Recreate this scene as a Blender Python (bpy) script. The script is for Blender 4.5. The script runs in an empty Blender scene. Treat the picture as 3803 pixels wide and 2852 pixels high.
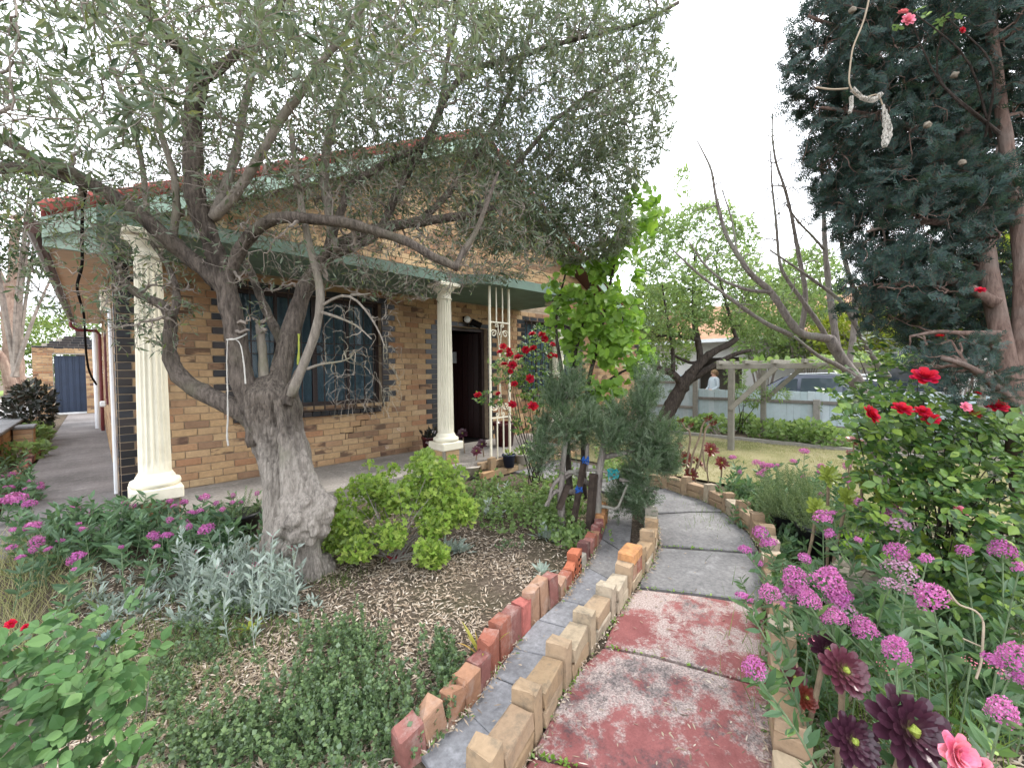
import bpy, math, random
import numpy as np
from mathutils import Matrix, Vector
R = math.radians
rng = np.random.default_rng(11)
random.seed(11)
scene = bpy.context.scene
COL = scene.collection

# ------------------------------------------------------------------ camera, sky, sun, exposure
CAMZ = 1.33
FPX, PW, PH = 1550.0, 3803.0, 2852.0
cd = bpy.data.cameras.new('camera'); cam = bpy.data.objects.new('camera', cd); COL.objects.link(cam)
cd.sensor_width = 36.0; cd.lens = 36.0 * FPX / PW; cd.clip_start = 0.05; cd.clip_end = 2000
CROT = Matrix.Rotation(R(-45), 3, 'Z') @ Matrix.Rotation(R(90 - 1.77), 3, 'X') @ Matrix.Rotation(R(-0.5), 3, 'Z')
cam.matrix_world = Matrix.Translation((0, 0, CAMZ)) @ CROT.to_4x4()
scene.camera = cam

world = bpy.data.worlds.new('World'); scene.world = world; world.use_nodes = True
SUN_EL, SUN_AZ = R(52), R(-18)          # the sun's bearing, measured from +X towards +Y
wn = world.node_tree; wn.nodes.clear()
sky = wn.nodes.new('ShaderNodeTexSky'); sky.sky_type = 'NISHITA'; sky.sun_disc = False
sky.sun_elevation = SUN_EL; sky.sun_rotation = R(90) - SUN_AZ; sky.dust_density = 3.0; sky.air_density = 1.0
tc = wn.nodes.new('ShaderNodeTexCoord'); mp = wn.nodes.new('ShaderNodeMapping'); mp.inputs['Scale'].default_value = (1, 1, 2.2)
nz = wn.nodes.new('ShaderNodeTexNoise'); nz.inputs['Scale'].default_value = 2.2; nz.inputs['Detail'].default_value = 6
cr = wn.nodes.new('ShaderNodeValToRGB')
cr.color_ramp.elements[0].position = 0.34; cr.color_ramp.elements[0].color = (0.42, 0.42, 0.42, 1)
cr.color_ramp.elements[1].position = 0.52; cr.color_ramp.elements[1].color = (0.93, 0.93, 0.93, 1)
mx = wn.nodes.new('ShaderNodeMix'); mx.data_type = 'RGBA'
mx.inputs['B'].default_value = (11.4, 11.8, 12.4, 1)
bg = wn.nodes.new('ShaderNodeBackground'); bg.inputs['Strength'].default_value = 0.125
wo = wn.nodes.new('ShaderNodeOutputWorld')
L = wn.links.new
L(tc.outputs['Generated'], mp.inputs['Vector']); L(mp.outputs['Vector'], nz.inputs['Vector']); L(nz.outputs['Fac'], cr.inputs['Fac'])
L(cr.outputs['Color'], mx.inputs['Factor']); L(sky.outputs['Color'], mx.inputs['A']); L(mx.outputs['Result'], bg.inputs['Color']); L(bg.outputs['Background'], wo.inputs['Surface'])

sd = bpy.data.lights.new('sun', 'SUN'); sd.energy = 1.5; sd.angle = R(14); sd.color = (1.0, 0.95, 0.88)
sun = bpy.data.objects.new('sun', sd); COL.objects.link(sun)
sv = Vector((math.cos(SUN_EL) * math.cos(SUN_AZ), math.cos(SUN_EL) * math.sin(SUN_AZ), math.sin(SUN_EL)))
sun.rotation_euler = (-sv).to_track_quat('-Z', 'Y').to_euler()
sun.location = sv * 30
vs = scene.view_settings
vs.view_transform = 'Standard'; vs.look = 'None'; vs.exposure = 1.3; vs.gamma = 1.0; vs.use_curve_mapping = False
scene.cycles.max_bounces = 5; scene.cycles.diffuse_bounces = 3; scene.cycles.glossy_bounces = 2; scene.cycles.transmission_bounces = 3; scene.cycles.transparent_max_bounces = 8
scene.cycles.use_denoising = True

# ------------------------------------------------------------------ where things stand (photo reading -> metres)
CR = np.array(CROT); CO = np.array([0, 0, CAMZ])
def PX(px, py, depth):
    "point at a given distance along the view axis"
    c = np.array([(px - PW / 2) / FPX, -(py - PH / 2) / FPX, -1.0]) * depth
    return CO + CR @ c
def GR(px, py, z=-0.2):
    "point on a level surface"
    d = CR @ np.array([(px - PW / 2) / FPX, -(py - PH / 2) / FPX, -1.0])
    return CO + d * ((z - CAMZ) / d[2])
def PLY(px, py, y):
    d = CR @ np.array([(px - PW / 2) / FPX, -(py - PH / 2) / FPX, -1.0]); return CO + d * (y / d[1])
def PLX(px, py, x):
    d = CR @ np.array([(px - PW / 2) / FPX, -(py - PH / 2) / FPX, -1.0]); return CO + d * (x / d[0])

# ------------------------------------------------------------------ mesh helpers
class MB:
    def __init__(s): s.v = []; s.c = []; s.n = 0; s.mi = False
    def add(s, v, f, m=0):
        v = np.asarray(v, float).reshape(-1, 3)
        if isinstance(f, np.ndarray): g = [f]
        else:
            d = {}
            for q in f: d.setdefault(len(q), []).append(q)
            g = [np.array(x, dtype=np.int64) for x in d.values()]
        for a in g:
            if len(a): s.c.append((a + s.n, m))
        s.mi = s.mi or m > 0
        s.v.append(v); s.n += len(v); return s
    def box(s, a, b, m=0):
        x0, y0, z0 = a; x1, y1, z1 = b
        return s.add([(x0,y0,z0),(x1,y0,z0),(x1,y1,z0),(x0,y1,z0),(x0,y0,z1),(x1,y0,z1),(x1,y1,z1),(x0,y1,z1)],
                     [(0,3,2,1),(4,5,6,7),(0,1,5,4),(1,2,6,5),(2,3,7,6),(3,0,4,7)], m)
    def bar(s, p, q, w, h=None, m=0, up=(0, 0, 1)):
        "rectangular bar from p to q"
        p = np.asarray(p, float); q = np.asarray(q, float); h = h or w
        d = q - p; d /= np.linalg.norm(d); u = np.asarray(up, float)
        if abs(d @ u) > 0.95: u = np.array([0, 1.0, 0])
        a = np.cross(d, u); a /= np.linalg.norm(a); b = np.cross(a, d)
        c = [(-1,-1),(1,-1),(1,1),(-1,1)]
        v = [p + a*i*w/2 + b*j*h/2 for i, j in c] + [q + a*i*w/2 + b*j*h/2 for i, j in c]
        return s.add(v, [(0,1,2,3),(7,6,5,4),(0,4,5,1),(1,5,6,2),(2,6,7,3),(3,7,4,0)], m)
    def tube(s, pts, rad, sides=6, m=0, cap=True, noise=0.0):
        P = np.asarray(pts, float); n = len(P)
        r = np.broadcast_to(np.asarray(rad, float), (n,))
        T = np.gradient(P, axis=0); T /= np.linalg.norm(T, axis=1)[:, None] + 1e-9
        ref = np.array([0.31, 0.17, 0.93]) if abs(T[0] @ np.array([0.31, 0.17, 0.93])) < 0.9 else np.array([0.9, 0.4, 0.1])
        A = np.cross(T, ref); A /= np.linalg.norm(A, axis=1)[:, None] + 1e-9
        B = np.cross(T, A)
        th = np.linspace(0, 2*np.pi, sides, endpoint=False)
        rr = r[:, None] * np.ones(sides)
        if noise: rr = rr * (1 + noise * rng.normal(size=rr.shape))
        V = P[:, None, :] + (np.cos(th)[None, :, None]*A[:, None, :] + np.sin(th)[None, :, None]*B[:, None, :]) * rr[:, :, None]
        I = np.arange(n - 1)[:, None]*sides; J = np.arange(sides)[None, :]; K = (J + 1) % sides
        s.add(V.reshape(-1, 3), np.stack([I + J, I + K, I + sides + K, I + sides + J], -1).reshape(-1, 4), m)
        if cap:
            b = s.n - n*sides
            s.c.append((b + np.arange(sides - 1, -1, -1)[None, :], m)); s.c.append((b + (n-1)*sides + np.arange(sides)[None, :], m))
        return s
    def tubes(s, P, rad, sides=3, m=0):
        "many equal tubes at once: P is (count, points, 3), rad (count, points)"
        k, n, _ = P.shape; T = np.gradient(P, axis=1); T /= np.linalg.norm(T, axis=2)[..., None] + 1e-9
        A = np.cross(T, np.array([0.31, 0.17, 0.93])); A /= np.linalg.norm(A, axis=2)[..., None] + 1e-9; B = np.cross(T, A)
        th = np.linspace(0, 2*np.pi, sides, endpoint=False)
        V = P[:, :, None, :] + (np.cos(th)[:, None]*A[:, :, None, :] + np.sin(th)[:, None]*B[:, :, None, :])*rad[:, :, None, None]
        O = np.arange(k)[:, None, None]*n*sides; I = np.arange(n - 1)[None, :, None]*sides; J = np.arange(sides)[None, None, :]; K = (J + 1) % sides
        return s.add(V.reshape(-1, 3), np.stack([O + I + J, O + I + K, O + I + sides + K, O + I + sides + J], -1).reshape(-1, 4), m)
    def lathe(s, prof, c=(0, 0, 0), seg=24, m=0):
        c = np.asarray(c, float); th = np.linspace(0, 2*np.pi, seg, endpoint=False); V = []; F = []
        for r, z in prof:
            for t in th: V.append((c[0] + r*math.cos(t), c[1] + r*math.sin(t), c[2] + z))
        for i in range(len(prof) - 1):
            for j in range(seg):
                k = (j + 1) % seg; F.append((i*seg + j, i*seg + k, (i+1)*seg + k, (i+1)*seg + j))
        F.append(tuple(range(seg - 1, -1, -1))); F.append(tuple((len(prof)-1)*seg + j for j in range(seg)))
        return s.add(V, F, m)
    def scat(s, tpl, pos, D, N, sx, sy=None, m=0):
        "copies of a template (axis +Y, normal +Z) at pos, along D, facing N"
        tv, tf = tpl; pos = np.asarray(pos, float).reshape(-1, 3); k = len(pos)
        if k == 0: return s
        D = np.broadcast_to(np.asarray(D, float), (k, 3)).copy(); N = np.broadcast_to(np.asarray(N, float), (k, 3)).copy()
        D /= np.linalg.norm(D, axis=1)[:, None] + 1e-9
        N = N - (N*D).sum(1)[:, None]*D; N /= np.linalg.norm(N, axis=1)[:, None] + 1e-9
        X = np.cross(D, N)
        sx = np.broadcast_to(np.asarray(sx, float), (k,)); sy = sx if sy is None else np.broadcast_to(np.asarray(sy, float), (k,))
        tv = np.asarray(tv, float)
        V = pos[:, None, :] + tv[None, :, 0:1]*(X*sx[:, None])[:, None, :] + tv[None, :, 1:2]*(D*sy[:, None])[:, None, :] + tv[None, :, 2:3]*(N*sx[:, None])[:, None, :]
        nt = len(tv); d = {}
        for q in tf: d.setdefault(len(q), []).append(q)
        b = s.n; s.v.append(V.reshape(-1, 3)); s.n += k*nt; s.mi = s.mi or m > 0
        for q in d.values(): s.c.append(((np.array(q)[None] + (np.arange(k)*nt)[:, None, None]).reshape(-1, len(q[0])) + b, m))
        return s
    def mesh(s, name, mats=(), smooth=False):
        me = bpy.data.meshes.new(name)
        if s.n:
            V = np.concatenate(s.v).astype(np.float32); me.vertices.add(len(V)); me.vertices.foreach_set('co', V.ravel())
            ln = np.concatenate([np.full(len(a), a.shape[1]) for a, _ in s.c]); vi = np.concatenate([a.ravel() for a, _ in s.c]).astype(np.int32)
            me.loops.add(len(vi)); me.loops.foreach_set('vertex_index', vi); me.polygons.add(len(ln))
            me.polygons.foreach_set('loop_start', np.concatenate([[0], np.cumsum(ln)[:-1]]).astype(np.int32))
            if s.mi: me.polygons.foreach_set('material_index', np.concatenate([np.full(len(a), m) for a, m in s.c]).astype(np.int32))
            me.polygons.foreach_set('use_smooth', np.full(len(ln), smooth))
        for mt in (mats if isinstance(mats, (list, tuple)) else [mats]): me.materials.append(mt)
        me.update(calc_edges=True); return me
    def obj(s, name, mats, parent=None, smooth=False):
        return place(name, s.mesh(name, mats, smooth), parent)

def place(name, me, parent=None, loc=None, mat4=None):
    o = bpy.data.objects.new(name, me); COL.objects.link(o)
    if parent is not None: o.parent = parent
    if loc is not None: o.location = loc
    if mat4 is not None: o.matrix_local = mat4
    return o
def tag(o, label=None, cat=None, group=None, kind=None):
    if label: o['label'] = label
    if cat: o['category'] = cat
    if group: o['group'] = group
    if kind: o['kind'] = kind
    return o
def thing(name, label, cat, loc=(0, 0, 0), group=None):
    o = bpy.data.objects.new(name, None); COL.objects.link(o); o.location = loc; o.empty_display_size = 0.2
    return tag(o, label, cat, group)
def frame(pos, D, N, sx=1, sy=None, sz=None):
    D = np.asarray(D, float); D = D/np.linalg.norm(D); N = np.asarray(N, float); N = N - (N@D)*D
    if np.linalg.norm(N) < 1e-4: N = np.cross(D, [0.3, 0.8, 0.1])
    N = N/np.linalg.norm(N); X = np.cross(D, N); sy = sx if sy is None else sy; sz = sx if sz is None else sz
    M = np.eye(4); M[:3, 0] = X*sx; M[:3, 1] = D*sy; M[:3, 2] = N*sz; M[:3, 3] = pos
    return Matrix(M.tolist())
def smooth01(a, b, x):
    t = np.clip((np.asarray(x, float) - a)/(b - a), 0, 1); return t*t*(3 - 2*t)
def chamfer(sx, sy, sz, c, jit=0.0):
    "box with chamfered edges, centred"
    V = []; hx, hy, hz = sx/2, sy/2, sz/2
    for ax in range(3):
        for sgn in (-1, 1):
            h = [hx, hy, hz]; o = [a for a in range(3) if a != ax]
            for i, j in ((-1,-1),(1,-1),(1,1),(-1,1)):
                p = [0, 0, 0]; p[ax] = sgn*h[ax]; p[o[0]] = i*(h[o[0]] - c); p[o[1]] = j*(h[o[1]] - c); V.append(p)
    V = np.array(V) + (rng.normal(size=(24, 3))*jit if jit else 0)
    import itertools
    F = []
    def idx(ax, sg, pt): 
        best = None
        for k in range(4):
            i = (ax*2 + (sg > 0))*4 + k
            if all((V0[i][a] > 0) == (pt[a] > 0) for a in range(3) if a != ax): best = i
        return best
    V0 = []
    for ax in range(3):
        for sgn in (-1, 1):
            o = [a for a in range(3) if a != ax]
            for i, j in ((-1,-1),(1,-1),(1,1),(-1,1)):
                p = [0, 0, 0]; p[ax] = sgn; p[o[0]] = i; p[o[1]] = j; V0.append(p)
    for ax in range(3):
        for sg in (-1, 1):
            b = (ax*2 + (sg > 0))*4; F.append((b, b+1, b+2, b+3))
    for a, b in itertools.combinations(range(3), 2):
        c3 = 3 - a - b
        for sa in (-1, 1):
            for sb in (-1, 1):
                p1 = [0]*3; p1[a] = sa; p1[b] = sb; p1[c3] = -1; p2 = list(p1); p2[c3] = 1
                F.append((idx(a, sa, p1), idx(a, sa, p2), idx(b, sb, p2), idx(b, sb, p1)))
    for sx_ in (-1, 1):
        for sy_ in (-1, 1):
            for sz_ in (-1, 1):
                p = [sx_, sy_, sz_]; F.append((idx(0, sx_, p), idx(1, sy_, p), idx(2, sz_, p)))
    # orient outwards
    out = []
    for f in F:
        P = V[list(f)]; n = np.cross(P[1] - P[0], P[2] - P[0])
        out.append(f if n @ P.mean(0) > 0 else f[::-1])
    return V, out
def rnd_dirs(n):
    d = rng.normal(size=(n, 3)); return d/np.linalg.norm(d, axis=1)[:, None]

# ------------------------------------------------------------------ materials
class NT:
    def __init__(s, name):
        s.m = bpy.data.materials.new(name); s.m.use_nodes = True; s.t = s.m.node_tree; s.t.nodes.clear()
        s.out = s.n('ShaderNodeOutputMaterial'); s.b = s.n('ShaderNodeBsdfPrincipled'); s.l(s.b.outputs[0], s.out.inputs['Surface'])
    def n(s, ty, **kw):
        x = s.t.nodes.new(ty)
        for k, v in kw.items(): setattr(x, k, v)
        return x
    def l(s, a, b): s.t.links.new(a, b)
    def pos(s, scale=(1, 1, 1), obj=False):
        if obj:
            g = s.n('ShaderNodeTexCoord'); o = g.outputs['Object']
        else:
            g = s.n('ShaderNodeNewGeometry'); o = g.outputs['Position']
        if scale == (1, 1, 1): return o
        m = s.n('ShaderNodeVectorMath', operation='MULTIPLY'); s.l(o, m.inputs[0]); m.inputs[1].default_value = scale; return m.outputs[0]
    def noise(s, scale, detail=4, rough=0.6, vec=None, stretch=(1, 1, 1), obj=False):
        x = s.n('ShaderNodeTexNoise'); x.inputs['Scale'].default_value = scale; x.inputs['Detail'].default_value = detail; x.inputs['Roughness'].default_value = rough
        s.l(vec if vec is not None else s.pos(stretch, obj), x.inputs['Vector']); return x.outputs['Fac']
    def ramp(s, fac, stops, const=False):
        x = s.n('ShaderNodeValToRGB'); x.color_ramp.interpolation = 'CONSTANT' if const else 'LINEAR'
        e = x.color_ramp.elements
        while len(e) < len(stops): e.new(0.5)
        for q, (p, c) in zip(e, stops): q.position = p; q.color = (*c, 1) if len(c) == 3 else c
        s.l(fac, x.inputs['Fac']); return x.outputs['Color']
    def mix(s, fac, a, b, mode='MIX'):
        x = s.n('ShaderNodeMix', data_type='RGBA', blend_type=mode)
        for v, k in ((fac, 'Factor'), (a, 'A'), (b, 'B')):
            if isinstance(v, (int, float)): x.inputs[k].default_value = v
            elif isinstance(v, tuple): x.inputs[k].default_value = (*v, 1)
            else: s.l(v, x.inputs[k])
        return x.outputs['Result']
    def math(s, op, a, b=0.0, clamp=False):
        x = s.n('ShaderNodeMath', operation=op, use_clamp=clamp)
        for v, i in ((a, 0), (b, 1)):
            if isinstance(v, (int, float)): x.inputs[i].default_value = v
            else: s.l(v, x.inputs[i])
        return x.outputs[0]
    def rand(s):
        "one random number for each separate piece, whether it is an object or an island of a mesh"
        g = s.n('ShaderNodeNewGeometry'); o = s.n('ShaderNodeObjectInfo')
        return s.math('FRACT', s.math('ADD', g.outputs['Random Per Island'], o.outputs['Random']))
    def bump(s, h, strength=0.3, dist=0.02):
        x = s.n('ShaderNodeBump'); x.inputs['Strength'].default_value = strength; x.inputs['Distance'].default_value = dist
        s.l(h, x.inputs['Height']); s.l(x.outputs[0], s.b.inputs['Normal'])
    def base(s, c, rough=0.8, spec=0.3, metal=0.0):
        i = s.b.inputs
        if isinstance(c, tuple): i['Base Color'].default_value = (*c, 1)
        else: s.l(c, i['Base Color'])
        if isinstance(rough, (int, float)): i['Roughness'].default_value = rough
        else: s.l(rough, i['Roughness'])
        i['Specular IOR Level'].default_value = spec; i['Metallic'].default_value = metal
        return s.m

def M_plain(name, c, rough=0.6, spec=0.3, var=0.12, scale=6, bump=0.0, bscale=60, metal=0.0, dirt=None, dirt_amt=0.4):
    t = NT(name); n = t.noise(scale, 5, 0.65)
    lo = tuple(max(0, x*(1 - var)) for x in c); hi = tuple(min(1, x*(1 + var)) for x in c)
    col = t.ramp(n, [(0.3, lo), (0.7, hi)])
    if dirt:
        d = t.noise(scale*0.37 + 1.3, 8, 0.7); f = t.math('MULTIPLY', t.math('SUBTRACT', d, 0.5, True), 4*dirt_amt, True)
        col = t.mix(f, col, dirt)
    if bump: t.bump(t.noise(bscale, 6, 0.7), bump, 0.01)
    return t.base(col, rough, spec, metal)
def M_pal(name, cols, rough=0.7, spec=0.3, var=0.25, scale=20, bump=0.0, bscale=80, const=True, dirt=None, dirt_amt=0.5, dscale=3.0):
    "each piece takes one colour of a palette, with grain over it"
    t = NT(name); r = t.rand(); k = len(cols)
    col = t.ramp(r, [(i/k, c) for i, c in enumerate(cols)], const)
    n = t.noise(scale, 6, 0.7)
    col = t.mix(1.0, col, t.ramp(n, [(0.25, (1 - var,)*3), (0.75, (1 + 0*var,)*3)]), 'MULTIPLY')
    if dirt:
        d = t.noise(dscale, 8, 0.72); f = t.math('MULTIPLY', t.math('SUBTRACT', d, 0.5, True), 4*dirt_amt, True)
        col = t.mix(f, col, dirt)
    if bump: t.bump(t.noise(bscale, 5, 0.7), bump, 0.006)
    return t.base(col, rough, spec)
def M_leaf(name, cols, back=None, rough=0.5, trans=0.3, spec=0.35):
    t = NT(name); r = t.rand(); k = len(cols)
    col = t.ramp(r, [(i/max(1, k - 1), c) for i, c in enumerate(cols)])
    if back:
        g = t.n('ShaderNodeNewGeometry'); col = t.mix(g.outputs['Backfacing'], col, back)
    t.base(col, rough, spec)
    tr = t.n('ShaderNodeBsdfTranslucent'); t.l(t.mix(1.0, col, (1.25, 1.3, 0.7), 'MULTIPLY'), tr.inputs['Color'])
    ms = t.n('ShaderNodeMixShader'); ms.inputs['Fac'].default_value = trans
    t.l(t.b.outputs[0], ms.inputs[1]); t.l(tr.outputs[0], ms.inputs[2]); t.l(ms.outputs[0], t.out.inputs['Surface'])
    return t.m
def M_bark(name, lo, hi, moss=None, vscale=9.0, bump=0.8, dark=None):
    t = NT(name)
    n1 = t.noise(vscale, 8, 0.72, stretch=(3.2, 3.2, 0.7)); n2 = t.noise(2.6, 4, 0.6)
    col = t.ramp(n1, [(0.32, lo), (0.66, hi)])
    if moss: col = t.mix(t.ramp(n2, [(0.5, (0, 0, 0)), (0.68, (0.75,)*3)]), col, moss)
    if dark:
        n3 = t.noise(3.7, 5, 0.6, stretch=(1, 1, 0.5)); col = t.mix(t.ramp(n3, [(0.55, (0, 0, 0)), (0.66, (0.8,)*3)]), col, dark)
    t.bump(n1, bump, 0.03); return t.base(col, 0.9, 0.15)
def M_concrete(name, c, dark, light=None, scale=1.6, joint=None):
    t = NT(name); a = t.noise(scale, 8, 0.7); b = t.noise(34, 5, 0.7)
    col = t.ramp(a, [(0.32, dark), (0.55, c), (0.75, light or c)])
    col = t.mix(0.75, col, t.ramp(b, [(0.3, (0.45,)*3), (0.7, (1.05,)*3)]), 'MULTIPLY')
    w = t.noise(4.5, 8, 0.75); col = t.mix(t.ramp(w, [(0.56, (0, 0, 0)), (0.68, (0.55,)*3)]), col, tuple(min(1, x*1.5) for x in c)); col = t.mix(t.ramp(w, [(0.30, (0.6,)*3), (0.42, (0, 0, 0))]), col, tuple(x*0.45 for x in c))
    g = t.noise(190, 3, 0.6); col = t.mix(t.ramp(g, [(0.66, (0, 0, 0)), (0.76, (0.5,)*3)]), col, tuple(x*0.4 for x in c))
    t.bump(b, 0.25, 0.008); return t.base(col, 0.9, 0.2)

MAT = {}
# yellow-brown clinker bricks of the house: every brick its own tone, some scorched
def brick_mat():
    t = NT('house brick'); r = t.rand()
    cols = [(0.510,0.336,0.184),(0.462,0.293,0.163),(0.536,0.367,0.209),(0.437,0.258,0.144),(0.548,0.386,0.228),(0.412,0.222,0.124),(0.511,0.343,0.196),(0.474,0.306,0.170),(0.403,0.250,0.148),(0.522,0.348,0.191),(0.308,0.189,0.118),(0.499,0.331,0.189)]
    col = t.ramp(r, [(i/12, c) for i, c in enumerate(cols)], True)
    n = t.noise(26, 6, 0.7); col = t.mix(1.0, col, t.ramp(n, [(0.25, (0.72,)*3), (0.72, (1.06,)*3)]), 'MULTIPLY')
    s = t.noise(3.4, 4, 0.55, stretch=(1.0, 1.0, 3.0)); r2 = t.math('FRACT', t.math('MULTIPLY', r, 17.3))
    f = t.math('MULTIPLY', t.math('GREATER_THAN', r2, 0.86), t.ramp(s, [(0.5, (0, 0, 0)), (0.58, (1, 1, 1))]))
    col = t.mix(t.math('MULTIPLY', f, 0.8), col, (0.085, 0.05, 0.04))
    col = t.mix(1.0, col, t.ramp(t.noise(0.9, 6, 0.65), [(0.35, (0.74, 0.72, 0.70)), (0.6, (1.05, 1.05, 1.05))]), 'MULTIPLY')
    t.bump(n, 0.35, 0.006); return t.base(col, 0.8, 0.25)
MAT['brick'] = brick_mat()
MAT['brick_dark'] = M_pal('glazed dark brick', [(0.012,0.012,0.016),(0.02,0.017,0.02),(0.03,0.022,0.022),(0.016,0.018,0.026)], 0.35, 0.5, 0.4, 30, 0.2)
MAT['mortar'] = M_plain('mortar', (0.36, 0.28, 0.2), 0.95, 0.1, 0.25, 9, 0.3, 120)
MAT['mortar_dark'] = M_plain('mortar grey', (0.33, 0.3, 0.26), 0.95, 0.1, 0.2, 9, 0.3, 120)
MAT['cream'] = M_plain('cream paint', (0.80, 0.75, 0.61), 0.55, 0.35, 0.05, 5, 0.05, 90, dirt=(0.50, 0.44, 0.33), dirt_amt=0.45)
MAT['green'] = M_plain('green painted concrete', (0.135, 0.205, 0.165), 0.65, 0.3, 0.2, 3, 0.15, 50, dirt=(0.10, 0.12, 0.10), dirt_amt=0.5)
MAT['green_light'] = M_plain('pale green gutter paint', (0.32, 0.43, 0.36), 0.5, 0.35, 0.15, 4, 0.05, 50, dirt=(0.16, 0.18, 0.15), dirt_amt=0.5)
MAT['terracotta'] = M_plain('roof tile', (0.26, 0.06, 0.05), 0.75, 0.25, 0.3, 7, 0.2, 60)
MAT['soffit'] = M_plain('tan eave lining', (0.52, 0.36, 0.24), 0.6, 0.3, 0.12, 3, dirt=(0.3, 0.2, 0.13), dirt_amt=0.3)
MAT['brown'] = M_plain('brown paint', (0.075, 0.035, 0.028), 0.5, 0.35, 0.25, 9)
MAT['iron'] = M_plain('dark window iron', (0.035, 0.022, 0.02), 0.45, 0.4, 0.3, 14)
MAT['maroon'] = M_plain('maroon paint', (0.13, 0.02, 0.022), 0.4, 0.4, 0.2, 8)
MAT['white'] = M_plain('white paint', (0.74, 0.76, 0.78), 0.4, 0.4, 0.06, 6)
MAT['navy'] = M_plain('navy steel', (0.028, 0.042, 0.075), 0.4, 0.4, 0.15, 3)
MAT['curtain'] = M_plain('pale blue curtain', (0.27, 0.36, 0.41), 0.9, 0.1, 0.1, 4)
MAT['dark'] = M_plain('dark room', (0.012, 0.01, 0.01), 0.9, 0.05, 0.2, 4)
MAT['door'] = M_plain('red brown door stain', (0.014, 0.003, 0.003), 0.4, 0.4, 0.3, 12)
def glass():
    t = NT('window glass'); t.base((0.06, 0.075, 0.085), 0.05, 0.6); t.b.inputs['Transmission Weight'].default_value = 0.0
    tr = t.n('ShaderNodeBsdfTransparent'); tr.inputs['Color'].default_value = (0.86, 0.92, 0.95, 1)
    ms = t.n('ShaderNodeMixShader'); ms.inputs['Fac'].default_value = 0.78
    t.l(t.b.outputs[0], ms.inputs[1]); t.l(tr.outputs[0], ms.inputs[2]); t.l(ms.outputs[0], t.out.inputs['Surface']); return t.m
MAT['glass'] = glass()
MAT['concrete'] = M_concrete('grey concrete', (0.24, 0.235, 0.235), (0.14, 0.137, 0.14), (0.30, 0.29, 0.285))
MAT['concrete_porch'] = M_concrete('porch concrete', (0.36, 0.33, 0.30), (0.24, 0.22, 0.2), (0.43, 0.40, 0.37))
MAT['concrete_walk'] = M_concrete('side path concrete', (0.23, 0.21, 0.205), (0.13, 0.12, 0.115), (0.31, 0.29, 0.28), 1.1)
MAT['concrete_blue'] = M_concrete('blue grey cement', (0.29, 0.295, 0.315), (0.18, 0.18, 0.19), (0.37, 0.375, 0.395), 2.2)
def red_slab():
    t = NT('worn red painted concrete')
    big = t.noise(1.9, 3, 0.5); mid = t.noise(7.5, 9, 0.75); fine = t.noise(38, 8, 0.8); grit = t.noise(110, 4, 0.7)
    red = t.ramp(t.noise(6, 6, 0.7), [(0.3, (0.20, 0.07, 0.068)), (0.7, (0.33, 0.125, 0.118))])
    pale = t.ramp(grit, [(0.3, (0.18, 0.14, 0.13)), (0.5, (0.40, 0.32, 0.295)), (0.68, (0.55, 0.47, 0.43))])
    m = t.math('ADD', t.math('ADD', t.math('MULTIPLY', big, 0.75), t.math('MULTIPLY', mid, 0.75)), t.math('MULTIPLY', fine, 0.45))
    col = t.mix(t.ramp(t.math('MULTIPLY', m, 0.75), [(0.72, (0, 0, 0)), (0.80, (1, 1, 1))]), red, pale)
    dk = t.math('ADD', t.math('MULTIPLY', t.noise(2.6, 5, 0.6), 0.8), t.math('MULTIPLY', fine, 0.45))
    col = t.mix(t.ramp(dk, [(0.665, (0, 0, 0)), (0.76, (0.75,)*3)]), col, (0.06, 0.058, 0.062))
    col = t.mix(0.55, col, t.ramp(grit, [(0.3, (0.6,)*3), (0.6, (1.0,)*3)]), 'MULTIPLY')
    t.bump(t.mix(0.5, fine, grit), 0.35, 0.008); return t.base(col, 0.85, 0.2)
MAT['red_slab'] = red_slab()
MAT['edge_brick'] = M_pal('buff edging brick', [(0.42,0.30,0.19),(0.47,0.37,0.255),(0.36,0.25,0.15),(0.44,0.32,0.21),(0.39,0.275,0.18),(0.50,0.42,0.315),(0.40,0.28,0.17)], 0.85, 0.2, 0.3, 30, 0.35, 90, dirt=(0.15, 0.13, 0.10), dirt_amt=1.0, dscale=11)
MAT['red_brick'] = M_pal('old red brick', [(0.34,0.125,0.085),(0.23,0.085,0.075),(0.41,0.22,0.135),(0.14,0.065,0.06),(0.42,0.25,0.165),(0.31,0.135,0.115),(0.27,0.115,0.10)], 0.85, 0.2, 0.35, 26, 0.4, 80, dirt=(0.42, 0.33, 0.29), dirt_amt=0.8, dscale=12)
MAT['grey_brick'] = M_pal('weathered grey brick', [(0.36,0.33,0.28),(0.42,0.40,0.36)], 0.9, 0.15, 0.3, 26, 0.3)
MAT['soil'] = None
def soil():
    t = NT('mulched soil'); a = t.noise(42, 8, 0.75); b = t.noise(2.0, 4, 0.6)
    col = t.ramp(a, [(0.3, (0.045, 0.034, 0.027)), (0.55, (0.14, 0.11, 0.085)), (0.75, (0.32, 0.26, 0.205))])
    col = t.mix(t.ramp(b, [(0.45, (0, 0, 0)), (0.7, (0.5,)*3)]), col, (0.07, 0.075, 0.035))
    t.bump(a, 0.8, 0.03); return t.base(col, 0.95, 0.1)
MAT['soil'] = soil()
def lawn():
    t = NT('dry lawn'); a = t.noise(1.1, 5, 0.65); b = t.noise(60, 6, 0.8)
    col = t.ramp(a, [(0.35, (0.17, 0.175, 0.07)), (0.52, (0.29, 0.265, 0.135)), (0.7, (0.36, 0.32, 0.19))])
    col = t.mix(0.75, col, t.ramp(b, [(0.3, (0.5,)*3), (0.65, (1.05,)*3)]), 'MULTIPLY')
    t.bump(b, 0.6, 0.03); return t.base(col, 0.95, 0.1)
MAT['lawn'] = lawn()
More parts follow.
